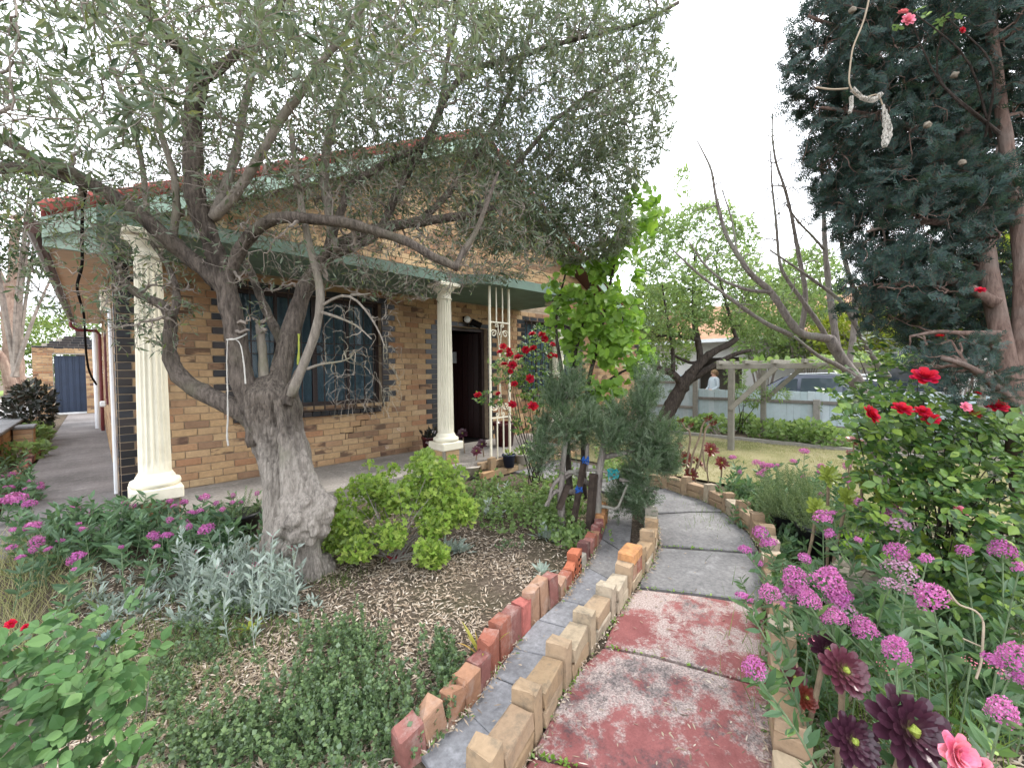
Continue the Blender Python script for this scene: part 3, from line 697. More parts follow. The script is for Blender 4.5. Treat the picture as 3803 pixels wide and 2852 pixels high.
sw = MB(); sw.box((HX0 - 0.03, 10.2, 0.8), (HX0 + 0.05, 10.28, 2.1)); sw.box((HX0 - 0.03, 10.92, 0.8), (HX0 + 0.05, 11.0, 2.1)); sw.box((HX0 - 0.03, 10.28, 0.8), (HX0 + 0.05, 10.92, 0.88)); sw.box((HX0 - 0.03, 10.28, 2.02), (HX0 + 0.05, 10.92, 2.1))
swo = sw.obj('side_window', MAT['maroon'], house); MB().box((HX0 + 0.02, 10.28, 0.88), (HX0 + 0.025, 10.92, 2.02)).obj('pane', MAT['glass'], swo)
MB().add(*(lambda v, f: (v + np.array([HX0 - 0.06, 12.2, 0.72]), f))(*chamfer(0.1, 0.14, 0.12, 0.02))).obj('tap_box', MAT['white'], house)

# ------------------------------------------------------------------ back gate wall and low drive wall
gw = thing('gate_wall', 'brick gateway with stepped black parapet at the end of the side path', 'wall')
GYw = 20.6; GO = (-0.97, -0.21, -0.5, 2.02)
m = MB(); core(m, -1.42, 0.165, -0.06, 2.2, [GO], lambda u, d, z: (u, GYw + d, z), 0.2)
steps = [(-1.42, 0.165, 2.2, 2.29)] + [(-1.2 + k*0.17, 0.165 - (0 if k < 2 else (k - 1)*0.12), 2.29 + k*CH, 2.29 + (k + 1)*CH) for k in range(4)]
for a, b, p, q in steps: m.box((a, GYw, p), (b, GYw + 0.2, q))
m.obj('wall_core', MAT['mortar_dark'], gw)
put(lay(-1.42, 0.165, 0.0, 2.2, [GO], False, False, None, False), (0, GYw, 0), (1, 0, 0), (0, -1, 0), gw, 300)
for i, (a, b, p, q) in enumerate(steps): put([(x, min(x + 0.24, b), (p + q)/2, True) for x in np.arange(a + 0.12*(i % 2), b - 0.08, 0.24)], (0, GYw, 0), (1, 0, 0), (0, -1, 0), gw, 300)
gate = MB(); gate.box((GO[0] + 0.03, GYw + 0.08, 0.04), (GO[1] - 0.02, GYw + 0.085, 1.98)); gt_ = thing('side_gate', 'navy blue sheet steel gate closed in the brick gateway', 'gate')
gate.obj('gate_sheet', MAT['navy'], gt_)
for k in range(5):
    x = GO[0] + 0.05 + k*0.16; MB().add(*(lambda v, f: (v + np.array([x + 0.03, GYw + 0.072, 1.01]), f))(*chamfer(0.1, 0.02, 1.92, 0.008))).obj('gate_rib', MAT['navy'], gt_)
MB().box((GO[0] + 0.01, GYw + 0.06, 0.0), (GO[1] - 0.01, GYw + 0.09, 0.06)).obj('bottom_rail', MAT['white'], gt_)

lw = thing('low_drive_wall', 'low brick wall with grey concrete capping beside the raised drive', 'wall')
m = MB(); m.box((-1.25, 7.4, -0.1), (-1.03, 16.0, 0.45)); m.box((-1.0, 10.9, -0.1), (-0.78, 11.3, 0.42)); m.obj('wall_core', MAT['mortar_dark'], lw)
put(lay(7.4, 16.0, -0.02, 0.42, (), False, False), (-1.03, 0, 0), (0, 1, 0), (1, 0, 0), lw, 240)
put(lay(10.9, 11.3, -0.02, 0.42, (), False, False), (-0.78, 0, 0), (0, 1, 0), (1, 0, 0), lw, 240)
put(lay(-1.0, -0.78, -0.02, 0.42, (), False, False), (0, 10.9, 0), (1, 0, 0), (0, -1, 0), lw, 240)
for a in np.arange(7.4, 15.9, 0.6): MB().add(*(lambda v, f: (v + np.array([-1.14, a + 0.3, 0.475]), f))(*chamfer(0.32, 0.592, 0.05, 0.01))).obj('capping', MAT['concrete'], lw)
MB().add(*(lambda v, f: (v + np.array([-0.89, 11.1, 0.44]), f))(*chamfer(0.28, 0.46, 0.05, 0.01))).obj('capping', MAT['concrete'], lw)
be = thing('bed_edging', 'row of orange bricks along the left edge of the side path', 'edging')
for i, y in enumerate(np.arange(6.6, 13.5, 0.245)):
    V, F = chamfer(0.105, 0.23, 0.11, 0.01, 0.003); o = place('brick', MB().add(V, F).mesh('brick', MAT['red_brick']), be, loc=(-0.75, y, 0.01 + rng.normal()*0.01)); o.rotation_euler = (rng.normal()*0.05, 0, rng.normal()*0.06)
# ------------------------------------------------------------------ brick edgings of the front path
def poly_arc(pts):
    P = np.array([p[:2] for p in pts]); d = np.concatenate([[0], np.cumsum(np.linalg.norm(np.diff(P, axis=0), axis=1))])
    def at(s):
        i = int(np.clip(np.searchsorted(d, s) - 1, 0, len(P) - 2)); t = (s - d[i])/(d[i+1] - d[i]); p = P[i] + (P[i+1] - P[i])*t
        e = 0.12; a, b = max(0, s - e), min(d[-1], s + e)
        q = lambda u: np.array([np.interp(u, d, P[:, 0]), np.interp(u, d, P[:, 1])])
        w = q(max(b, a + 1e-3)) - q(min(a, d[-1] - 1e-2)); return q(np.clip(s, 0, d[-1])), w/np.linalg.norm(w)
    return at, d[-1]
EBK = {}
def ebrick(parent, p, tdir, side, along, thick, h, zc, mat, tilt=0.0, name='brick', jit=0.0042):
    key = (round(along, 3), round(thick, 3), round(h, 3), mat.name, int(rng.integers(3)))
    if key not in EBK: EBK[key] = MB().add(*chamfer(along, thick, h, 0.005, jit)).mesh('brick', mat)
    n = np.array([-tdir[1], tdir[0]])*side
    c = np.array([p[0] + n[0]*thick/2, p[1] + n[1]*thick/2, zc]); ang = math.atan2(tdir[1], tdir[0]) + rng.normal()*0.03
    M = Matrix.Translation(c) @ Matrix.Rotation(ang, 4, 'Z') @ Matrix.Rotation(tilt, 4, 'Y') @ Matrix.Rotation(rng.normal()*0.02, 4, 'X')
    return place(name, EBK[key], parent, mat4=M)
ZP = -0.2
def edging(parent, pts, side, s0, s1=None, special=None):
    at, Ltot = poly_arc(pts); s = s0; s1 = s1 or Ltot; k = 0
    while s < s1 - 0.2:
        p, t = at(s + 0.038); mt = MAT['edge_brick']
        if special and special(s, 'mat'): mt = MAT['grey_brick']
        ebrick(parent, p, t, side, 0.076, 0.11, 0.23, ZP + 0.095 + rng.normal()*0.006, mt); s += 0.086
        p, t = at(s + 0.115)
        if special and special(s, 'red'):
            ebrick(parent, p, t, side, 0.23, 0.11, 0.076, ZP + 0.033, MAT['edge_brick']); ebrick(parent, at(s + 0.05)[0], t, side, 0.1, 0.11, 0.1, ZP + 0.125, MAT['red_brick']); ebrick(parent, at(s + 0.17)[0], t, side, 0.11, 0.11, 0.1, ZP + 0.125, MAT['red_brick'])
            ebrick(parent, p, t, side, 0.23, 0.115, 0.07, ZP + 0.212, MAT['orange_brick'], 0.04)
        else:
            ebrick(parent, p, t, side, 0.225, 0.11, 0.072, ZP + 0.031, mt); ebrick(parent, p, t, side, 0.225, 0.11, 0.072, ZP + 0.114 + rng.normal()*0.002, mt)
        s += 0.24; k += 1
MAT['orange_brick'] = M_plain('worn orange brick', (0.46, 0.23, 0.10), 0.85, 0.2, 0.3, 16, 0.3, 60, dirt=(0.16, 0.10, 0.08), dirt_amt=0.8)
le = thing('path_edging', 'castellated buff brick edging on the left of the painted path', 'edging')
lp = [(1800,3100),(1947,2852),(1975,2790),(2072,2617),(2156,2481),(2221,2384),(2287,2290),(2346,2210),(2381,2151),(2426,2089),(2444,2026),(2440,1960),(2420,1900),(2380,1868),(2330,1840)]
at0, L0 = poly_arc([GR(*q) for q in lp])
sred = min(np.linspace(0, L0, 400), key=lambda s: np.linalg.norm(at0(s)[0] - GR(2372, 2165)[:2]))
edging(le, [GR(*q) for q in lp], 1, 0.05, None, lambda s, w: (abs(s + 0.1 - sred) < 0.17) if w == 'red' else (s > sred + 0.75))
re_ = thing('path_edging', 'castellated buff brick edging curving along the right of the path', 'edging')
rp = [(2360,1800),(2468,1812),(2537,1837),(2600,1854),(2683,1896),(2780,1976),(2822,2036),(2833,2144),(2852,2256),(2860,2554),(2872,2852),(2880,3200)]
edging(re_, [GR(*q) for q in rp], 1, 0.0)
# old red bricks on end along the mulch
rb = thing('brick_border', 'ragged border of old red bricks standing on end beside the mulch', 'edging')
bp_ = [GR(*q) for q in [(1500,2850),(1600,2760),(1739,2630),(1829,2503),(1906,2398),(1996,2293),(2086,2218),(2176,2098),(2235,1994),(2255,1923)]]
atb, Lb = poly_arc(bp_); s = 0.0; k = 0
MAT['red_new'] = M_plain('bright red brick', (0.40, 0.13, 0.07), 0.8, 0.25, 0.2, 20, 0.25, 60)
MAT['pink_brick'] = M_plain('pink red brick', (0.40, 0.13, 0.11), 0.8, 0.25, 0.3, 16, 0.3, 60)
while s < Lb:
    p, t = atb(s + 0.05); u = s/Lb
    mt = MAT['red_brick']
    if 0.52 < u < 0.60: mt = MAT['red_new']
    elif 0.60 < u < 0.645: mt = MAT['grey_brick']
    elif 0.30 < u < 0.34: mt = MAT['pink_brick']
    elif u > 0.86: mt = MAT['orange_brick']
    hh = (0.10 + 0.04*rng.random()) if u < 0.16 else ((0.15 + 0.05*rng.random()) if u < 0.42 else 0.10 + 0.05*rng.random())
    al = 0.105; b = ebrick(rb, p, t, 1, al, 0.078, hh + 0.06, ZP - 0.06 + (hh + 0.06)/2 + rng.normal()*0.012, mt, rng.normal()*0.10 - 0.04, jit=0.006)
    if mt is MAT['red_new']:
        for i in range(2):
            for j in range(3):
                MB().lathe([(0.011, -0.002), (0.011, 0.002)], (0, 0, 0), 10).obj('core_hole', MAT['dark'], b).matrix_local = Matrix.Translation((-0.022 + i*0.044, -0.0405, -0.05 + j*0.05)) @ Matrix.Rotation(R(90), 4, 'X')
    s += 0.112 + 0.012*rng.random(); k += 1
# low brick edge of the porch bed
pe = thing('porch_edging', 'single course of buff bricks edging the porch floor', 'edging')
for i, x in enumerate(np.arange(3.95, 6.3, 0.245)):
    ebrick(pe, (x + 0.12, 4.70), np.array([1.0, 0]), -1, 0.23, 0.1, 0.1, -0.06 - 0.005*(i % 2), MAT['edge_brick'])
    ebrick(pe, (x + 0.05, 4.58), np.array([1.0, 0]), -1, 0.23, 0.1, 0.09, -0.17, MAT['edge_brick'] if i % 2 else MAT['brick'])
ebrick(pe, (4.12, 4.60), np.array([1.0, 0]), -1, 0.1, 0.08, 0.23, -0.06, MAT['edge_brick'])

# ------------------------------------------------------------------ iron trellis post
tr = thing('iron_trellis', 'cream wrought iron trellis post with scrolls beside the door', 'trellis')
TA, TB, TY = 4.20, 4.60, 4.66
for x in (TA, TB): MB().bar((x, TY, -0.12), (x, TY, 2.6), 0.028).obj('post', MAT['cream'], tr)
for z in (0.62, 2.07): MB().bar((TA + 0.014, TY, z), (TB - 0.014, TY, z), 0.022, 0.018).obj('rail', MAT['cream'], tr)
for x in (TA + 0.135, TB - 0.135):
    MB().bar((x, TY, 2.08), (x, TY, 2.6), 0.016).obj('bar', MAT['cream'], tr); MB().bar((x, TY, -0.1), (x, TY, 0.61), 0.016).obj('bar', MAT['cream'], tr)
def scroll(flip):
    xm = (TA + TB)/2; f = lambda z: (2.07 - z) if flip > 0 else (0.62 + z)
    for sg in (1, -1):
        t = np.linspace(0, 2.6*np.pi, 30); r = 0.058*(1 - t/(3.4*np.pi))
        big = [(xm + sg*(0.125 + r_*math.cos(u + 0.3) - 0.0), TY, f(0.17 - r_*math.sin(u + 0.3))) for u, r_ in zip(t, r)][::-1]
        stem = [(xm + sg*0.125 + sg*0.055, TY, f(0.155)), (xm + sg*0.13, TY, f(0.112)), (xm + sg*0.06, TY, f(0.14)), (xm + sg*0.028, TY, f(0.22)), (xm + sg*0.014, TY, f(0.34)), (xm + sg*0.007, TY, f(0.52))]
        MB().tube(big, 0.0075, 5).obj('scroll', MAT['cream'], tr); MB().tube([(xm + sg*0.10, TY, f(0.115)), *stem[2:]], 0.0075, 5).obj('scroll_stem', MAT['cream'], tr)
        r = 0.036*(1 - t/(3.2*np.pi))
        small = [(xm + sg*(0.062 + r_*math.cos(u + 2.8)), TY, f(0.05 + r_*math.sin(u + 2.8))) for u, r_ in zip(t, r)]
        MB().tube([(xm + sg*0.004, TY, f(0.19)), (xm + sg*0.03, TY, f(0.12)), *small], 0.007, 5).obj('scroll', MAT['cream'], tr)
scroll(1); scroll(-1)

# ------------------------------------------------------------------ boundary fence
fn = thing('paling_fence', 'pale blue-grey paling fence between the lawn and the neighbouring drive', 'fence')
FX = 11.55
low = [MB().add(*chamfer(0.016, 0.133, 1.12, 0.004, 0.001)).mesh('paling', MAT['fence']) for _ in range(2)]; tall = MB().add(*chamfer(0.016, 0.133, 1.5, 0.004, 0.001)).mesh('paling', MAT['fence'])
for y in np.arange(-3.0, 7.6, 0.136):
    o = place('paling', tall if y > 4.46 else low[int(rng.integers(2))], fn, loc=(FX + rng.normal()*0.003, y, (0.42 if y > 4.46 else 0.24) + rng.normal()*0.008)); o.rotation_euler = (rng.normal()*0.006, rng.normal()*0.008, 0)
for y0, y1, zs in ((-3.0, 4.42, (0.56, 0.02)), (4.5, 7.6, (0.98, 0.30))):
    for z in zs: MB().add(*(lambda v, f: (v + np.array([FX - 0.03, (y0 + y1)/2, z]), f))(*chamfer(0.04, y1 - y0, 0.075, 0.008))).obj('rail', MAT['fence_wood'], fn)
for y, h in ((-1.0, 0.85), (1.78, 0.85), (4.46, 1.35), (7.0, 1.3)): MB().add(*(lambda v, f: (v + np.array([FX - 0.085, y, h/2 - 0.22]), f))(*chamfer(0.07, 0.13, h, 0.01))).obj('post', MAT['fence_wood'], fn)

# ------------------------------------------------------------------ pergola
pg = thing('grape_pergola', 'low weathered timber pergola standing on the dry lawn', 'pergola')
x1, x2, py = 8.05, 10.1, 2.5
for x in (x1, x2):
    for y in (py, -0.6): MB().add(*(lambda v, f: (v + np.array([x, y, 0.57]), f))(*chamfer(0.095, 0.095, 1.52, 0.008))).obj('post', MAT['pergola'], pg)
    MB().add(*(lambda v, f: (v + np.array([x, 0.95, 1.375]), f))(*chamfer(0.05, 3.6, 0.09, 0.006))).obj('beam', MAT['pergola'], pg)
    MB().bar((x - 0.06, py, 0.62), (x - 0.06, py - 0.7, 1.35), 0.045, 0.08).obj('brace', MAT['pergola'], pg)
for y in np.arange(-0.7, 2.75, 0.42): MB().add(*(lambda v, f: (v + np.array([(x1 + x2)/2, y, 1.45]), f))(*chamfer(2.5, 0.05, 0.06, 0.005))).obj('rafter', MAT['pergola'], pg)

# ------------------------------------------------------------------ cars
def car_paint(name, c): 
    m = M_plain(name, c, 0.25, 0.5, 0.04, 2); return m
MAT['tyre'] = M_plain('tyre rubber', (0.02, 0.02, 0.02), 0.85, 0.2)
MAT['alloy'] = M_plain('alloy', (0.5, 0.5, 0.52), 0.3, 0.5, metal=0.8)
def cglass():
    t = NT('car glass'); return t.base((0.05, 0.065, 0.08), 0.06, 0.8)
MAT['car_glass'] = cglass()
MAT['chrome'] = M_plain('bright trim', (0.62, 0.63, 0.65), 0.2, 0.5, metal=0.9)
MAT['lens'] = M_plain('lamp lens', (0.75, 0.77, 0.8), 0.1, 0.6)
MAT['lens_red'] = M_plain('tail lamp', (0.35, 0.01, 0.01), 0.2, 0.6)
def car(label, loc, rz, paint):
    c = thing('parked_car', label, 'car', loc); c.rotation_euler = (0, 0, rz)
    # x forward; stations: x, z_sill, z_belt, half width at belt
    st = [(-2.12,0.42,0.86,0.70),(-2.02,0.30,0.98,0.80),(-1.5,0.24,1.0,0.87),(-0.6,0.22,0.98,0.89),(0.4,0.22,0.96,0.89),(1.05,0.22,0.94,0.88),(1.6,0.26,0.86,0.85),(2.0,0.30,0.74,0.76),(2.15,0.40,0.64,0.62)]
    V = []; F = []; n = 7
    for x, zs, zb, w in st: V += [(x, -w*0.97, zs), (x, -w, (zs + zb)/2), (x, -w*0.94, zb), (x, 0, zb + 0.03), (x, w*0.94, zb), (x, w, (zs + zb)/2), (x, w*0.97, zs)]
    for i in range(len(st) - 1):
        for j in range(n - 1): F.append((i*n + j, (i+1)*n + j, (i+1)*n + j + 1, i*n + j + 1))
        F.append((i*n + n - 1, (i+1)*n + n - 1, (i+1)*n, i*n))
    F.append(tuple(range(n))); F.append(tuple((len(st)-1)*n + j for j in range(n - 1, -1, -1)))
    MB().add(V, F).obj('body', paint, c, True)
    cb = [(-1.95,0.99,0.78),(-1.62,1.36,0.66),(-1.0,1.50,0.62),(-0.2,1.52,0.62),(0.25,1.48,0.62),(1.08,0.95,0.78)]   # cabin line: x, z, half width
    V = []; F = []
    for x, z, w in cb: V += [(x, -w, z), (x, 0, z + 0.025), (x, w, z)]
    lowp = [(-1.95,0.97,0.80),(-1.5,0.98,0.82),(-0.9,0.97,0.83),(-0.2,0.96,0.83),(0.4,0.95,0.83),(1.08,0.93,0.80)]
    for x, z, w in lowp: V += [(x, -w, z), (x, 0, z), (x, w, z)]
    k = len(cb)
    for i in range(k - 1):
        F += [(i*3, (i+1)*3, (i+1)*3 + 1, i*3 + 1), (i*3 + 1, (i+1)*3 + 1, (i+1)*3 + 2, i*3 + 2)]
        o = 3*k; F += [(o + i*3, o + (i+1)*3, (i+1)*3, i*3), (i*3 + 2, (i+1)*3 + 2, o + (i+1)*3 + 2, o + i*3 + 2)]
    MB().add(V, F).obj('cabin', paint, c, True)
    for sg in (-1, 1):
        def pt(x, t):
            zt = np.interp(x, [q[0] for q in cb], [q[1] for q in cb]); wt = np.interp(x, [q[0] for q in cb], [q[2] for q in cb]); zb = 0.975; wb = 0.83
            return (x, sg*(wb + (wt - wb)*t + 0.008), zb + (zt - zb)*t)
        for xa, xb in ((-1.55, -0.98), (-0.92, -0.1), (-0.02, 0.62)):
            q = [pt(xa, 0.06), pt(xb, 0.06), pt(xb, 0.86), pt((xa + xb)/2, 0.88), pt(xa + (0.12 if xa < -1.5 else 0), 0.86)]
            MB().add(q, [tuple(range(5)) if sg < 0 else tuple(range(4, -1, -1))]).obj('side_window', MAT['car_glass'], c)
        MB().tube([pt(-1.6, 0.02), pt(-0.5, 0.02), pt(0.9, 0.02)], 0.008, 4).obj('trim_strip', MAT['chrome'], c)
        MB().tube([(-1.5, sg*0.6, 1.50), (-0.6, sg*0.58, 1.56), (0.15, sg*0.58, 1.535)], 0.014, 5).obj('roof_rail', MAT['chrome'], c)
        MB().add(*(lambda v, f: (v + np.array([0.72, sg*0.97, 1.03]), f))(*chamfer(0.12, 0.16, 0.12, 0.02))).obj('mirror', paint, c)
        MB().add(*(lambda v, f: (v + np.array([1.98, sg*0.6, 0.66]), f))(*chamfer(0.22, 0.26, 0.12, 0.03))).obj('headlight', MAT['lens'], c)
        MB().add(*(lambda v, f: (v + np.array([-2.02, sg*0.66, 0.84]), f))(*chamfer(0.12, 0.2, 0.2, 0.03))).obj('tail_light', MAT['lens_red'], c)
        for x in (-1.33, 1.35):
            ty = MB().lathe([(0.2, -0.1), (0.31, -0.1), (0.335, -0.07), (0.335, 0.07), (0.31, 0.1), (0.2, 0.1)], (0, 0, 0), 24).obj('wheel', MAT['tyre'], c, True); ty.matrix_local = Matrix.Translation((x, sg*0.8, 0.335)) @ Matrix.Rotation(R(90), 4, 'X')
            MB().lathe([(0.21, -0.105), (0.21, 0.105)], (0, 0, 0), 20).obj('rim', MAT['alloy'], ty)
    q = [(0.32, -0.56, 1.445), (0.32, 0.56, 1.445), (1.02, 0.70, 0.99), (1.02, -0.70, 0.99)]; MB().add([(x + 0.012, y, z + 0.015) for x, y, z in q], [(0, 3, 2, 1)]).obj('windscreen', MAT['car_glass'], c)
    q = [(-1.66, -0.56, 1.33), (-1.66, 0.56, 1.33), (-1.93, 0.66, 1.02), (-1.93, -0.66, 1.02)]; MB().add([(x - 0.012, y, z + 0.01) for x, y, z in q], [(0, 1, 2, 3)]).obj('rear_window', MAT['car_glass'], c)
    return c
car('dark slate blue hatchback parked behind the paling fence', (13.1, 2.35, -0.35), R(90), car_paint('slate blue paint', (0.03, 0.04, 0.065)))
car('silver car parked across the street at the far left', (-9.6, 33.5, -0.04), R(100), car_paint('silver paint', (0.5, 0.52, 0.54)))
car('red car parked at the far left beside the gum tree', (-9.0, 26.5, -0.04), R(100), car_paint('red paint', (0.25, 0.015, 0.02)))

# ------------------------------------------------------------------ neighbour's house and the person in front of it
nh = thing('neighbour_house', 'pale rendered neighbouring house with tiled roof beyond the fence', 'house')
MAT['render'] = M_plain('pale render', (0.58, 0.57, 0.55), 0.9, 0.1, 0.08, 3)
MAT['tan_wall'] = M_plain('tan recess', (0.22, 0.19, 0.16), 0.9, 0.1, 0.15, 3)
NXw = 15.9; NO = (4.6, 6.1, -0.6, 1.75)
m = MB(); core(m, -6.0, 13.0, -0.5, 2.35, [NO], lambda u, d, z: (NXw + d, u, z), 0.25); m.obj('wall', MAT['render'], nh)
m = MB(); m.box((NXw + 1.4, 3.9, -0.5), (NXw + 1.45, 6.8, 2.2)); m.box((NXw + 0.26, 3.88, -0.5), (NXw + 1.4, 3.92, 2.2)); m.box((NXw + 0.26, 6.78, -0.5), (NXw + 1.4, 6.82, 2.2)); m.box((NXw + 0.26, 3.9, 2.2), (NXw + 1.4, 6.8, 2.25)); m.obj('recess', MAT['tan_wall'], nh)
for y in (0.4, 9.0):
    w = MB().box((NXw - 0.02, y - 0.8, 0.6), (NXw - 0.003, y + 0.8, 1.8)).obj('window', MAT['white'], nh); MB().box((NXw - 0.028, y - 0.72, 0.68), (NXw - 0.022, y + 0.72, 1.72)).obj('pane', MAT['car_glass'], w)
r_ = MB(); V = [(NXw - 0.5, -6.4, 2.4), (NXw - 0.5, 13.4, 2.4), (NXw + 3.6, 9.2, 4.1), (NXw + 3.6, -2.2, 4.1), (NXw + 7.6, -6.4, 2.4), (NXw + 7.6, 13.4, 2.4)]
MAT['orange_roof'] = M_plain('orange tile', (0.30, 0.17, 0.10), 0.8, 0.2, 0.25, 6, 0.3, 20)
r_.add(V, [(0, 3, 2, 1), (4, 5, 2, 3), (0, 4, 3), (1, 2, 5), (0, 1, 5, 4)]).obj('roof', MAT['orange_roof'], nh)
MB().box((NXw - 0.56, -6.4, 2.28), (NXw - 0.44, 13.4, 2.4)).obj('gutter', MAT['white'], nh)

def person(loc, rz):
    MAT['top'] = M_plain('pale blue grey jumper', (0.42, 0.47, 0.50), 0.9, 0.1, 0.2, 12)
    MAT['skin'] = M_plain('skin', (0.48, 0.28, 0.2), 0.6, 0.3, 0.05); MAT['hair'] = M_plain('sandy hair', (0.22, 0.14, 0.075), 0.8, 0.2, 0.3, 20); MAT['slacks'] = M_plain('dark slacks', (0.05, 0.05, 0.06), 0.9, 0.1)
    pr = thing('person', 'person in a pale blue-grey jumper standing behind the fence', 'person', loc); pr.rotation_euler = (0, 0, rz)
    J = {'pel': (0,0,0.92,0.15), 'bel': (0,0.01,1.08,0.14), 'chest': (0,0,1.26,0.155), 'neckb': (0,0,1.39,0.08), 'neck': (0,0.01,1.45,0.052), 'chin': (0,0.025,1.50,0.066), 'head': (0,0.02,1.57,0.088), 'top': (0,0.01,1.62,0.07)}
    E = [('pel','bel'),('bel','chest'),('chest','neckb'),('neckb','neck'),('neck','chin'),('chin','head'),('head','top')]
    for s, nme in ((1, 'r'), (-1, 'l')):
        J.update({'sh'+nme: (s*0.165,0,1.34,0.066), 'el'+nme: (s*0.215,0.02,1.08,0.047), 'wr'+nme: (s*0.13,0.21,0.98,0.033), 'ha'+nme: (s*0.08,0.27,0.98,0.036), 'fi'+nme: (s*0.04,0.31,0.97,0.018), 'th'+nme: (s*0.07,0.29,1.02,0.014),
                  'hp'+nme: (s*0.09,0,0.86,0.105), 'kn'+nme: (s*0.1,0.015,0.48,0.068), 'an'+nme: (s*0.1,-0.01,0.09,0.045), 'to'+nme: (s*0.11,0.15,0.035,0.035)})
        E += [('neckb','sh'+nme),('sh'+nme,'el'+nme),('el'+nme,'wr'+nme),('wr'+nme,'ha'+nme),('ha'+nme,'fi'+nme),('ha'+nme,'th'+nme),('pel','hp'+nme),('hp'+nme,'kn'+nme),('kn'+nme,'an'+nme),('an'+nme,'to'+nme)]
    K = list(J); me = bpy.data.meshes.new('body'); me.from_pydata([J[k][:3] for k in K], [(K.index(a), K.index(b)) for a, b in E], [])
    bo = place('body', me, pr); md = bo.modifiers.new('skin', 'SKIN'); 
    for i, k in enumerate(K): me.skin_vertices[0].data[i].radius = (J[k][3],)*2; me.skin_vertices[0].data[i].use_root = (k == 'pel')
    md.use_smooth_shade = True; s2 = bo.modifiers.new('sub', 'SUBSURF'); s2.levels = 2; s2.render_levels = 2
    t = NT('figure'); z = t.n('ShaderNodeSeparateXYZ'); tcx = t.n('ShaderNodeTexCoord'); t.l(tcx.outputs['Object'], z.inputs[0])
    skin = t.math('GREATER_THAN', z.outputs['Z'], 1.425); sl = t.math('LESS_THAN', z.outputs['Z'], 0.9)
    hand = t.math('MULTIPLY', t.math('GREATER_THAN', z.outputs['Y'], 0.215), t.math('GREATER_THAN', z.outputs['Z'], 0.8))
    col = t.mix(skin, (0.42, 0.47, 0.50), (0.48, 0.28, 0.2)); col = t.mix(sl, col, (0.05, 0.05, 0.06)); col = t.mix(hand, col, (0.48, 0.28, 0.2)); me.materials.append(t.base(col, 0.85, 0.15))
    h = MB(); th = np.linspace(-0.5, np.pi/2, 8); h.lathe([(max(0.002, 0.112*math.cos(x_)*(1 + 0.04*math.sin(9*x_))), 0.105*math.sin(x_)) for x_ in th], (0, -0.015, 1.575), 16)
    h.tube([(0, -0.09, 1.6), (0, -0.085, 1.5), (0, -0.06, 1.43)], [0.07, 0.075, 0.04], 10); h.obj('hair', MAT['hair'], pr, True)
    f = MB()
    for s in (1, -1): f.tube([(s*0.032, 0.101, 1.565), (s*0.032, 0.108, 1.565)], [0.012, 0.006], 8)
    f.obj('eyes', MAT['dark'], pr); MB().tube([(0, 0.10, 1.56), (0, 0.125, 1.525), (0, 0.1, 1.52)], [0.012, 0.014, 0.01], 6).obj('nose', MAT['skin'], pr, True)
    return pr
person(tuple(PLX(2652, 1400, 14.9) * np.array([1, 1, 0]) + np.array([0, 0, -0.35])), R(60))
# power poles and wires seen through the branches
pw = thing('overhead_wires', 'thin dark service wires crossing the sky behind the bare tree', 'wires')
for a, b in (((2480, 1010), (3500, 700)), ((2480, 1080), (3600, 760)), ((2600, 870), (3600, 860))):
    p = PX(*a, 14); q = PX(*b, 9); t = np.linspace(0, 1, 14); MB().tube([p + (q - p)*u - np.array([0, 0, 0.25*math.sin(np.pi*u)]) for u in t], 0.007, 4).obj('wire', MAT['dark'], pw)
# ------------------------------------------------------------------ plant templates (axis +Y, normal +Z, length 1, width 1)
RH = ([(0,0,0),(-0.5,0.45,0.10),(0,1,0),(0.5,0.45,0.10)], [(0,2,1),(0,3,2)])
LF = ([(0,0,0),(-0.30,0.18,0.05),(-0.5,0.45,0.10),(-0.32,0.78,0.04),(0,1.05,-0.12),(0.32,0.78,0.04),(0.5,0.45,0.10),(0.30,0.18,0.05),(0,0.45,0.0),(0,0.78,-0.04)],
      [(0,8,2,1),(8,9,3,2),(9,4,3),(0,7,6,8),(8,6,5,9),(9,5,4)])
HEART = ([(0,0.12,0),(-0.22,-0.04,0.02),(-0.48,0.12,0.07),(-0.5,0.42,0.09),(-0.28,0.75,0.04),(0,1.0,-0.12),(0.28,0.75,0.04),(0.5,0.42,0.09),(0.48,0.12,0.07),(0.22,-0.04,0.02),(0,0.5,0)],
      [(0,10,2,1),(10,3,2),(10,4,3),(10,5,4),(0,9,8,10),(10,8,7),(10,7,6),(10,6,5)])
def lobed(n=5):
    V = [(0, 0.12, 0)]; F = []
    for i in range(2*n + 1):
        a = R(-150 + 300*i/(2*n)); r = (0.58 if i % 2 else 0.36); V.append((r*math.sin(a), 0.12 + r*math.cos(a)*0.95 + 0.1, 0.10 if i % 2 else 0.0))
    for i in range(1, 2*n + 1): F.append((0, i + 1, i))
    return V, F
LOB = lobed()
def sprig(n=24, ln=0.24, w=0.03):
    V = []; F = []
    for i in range(n):
        t = (i + 0.5)/n; a = i*2.4; up = 0.5; d = np.array([math.cos(a)*0.8, 0.62, math.sin(a)*0.8]); d /= np.linalg.norm(d)
        s = np.cross(d, [0.3, 0.2, 0.9]); s /= np.linalg.norm(s); p = np.array([0, t, 0]); l = ln*(1 - 0.35*t)
        o = len(V); V += [p, p + d*l*0.5 - s*w, p + d*l, p + d*l*0.5 + s*w]; F.append((o, o + 1, o + 2, o + 3))
    return V, F
SPR = sprig()
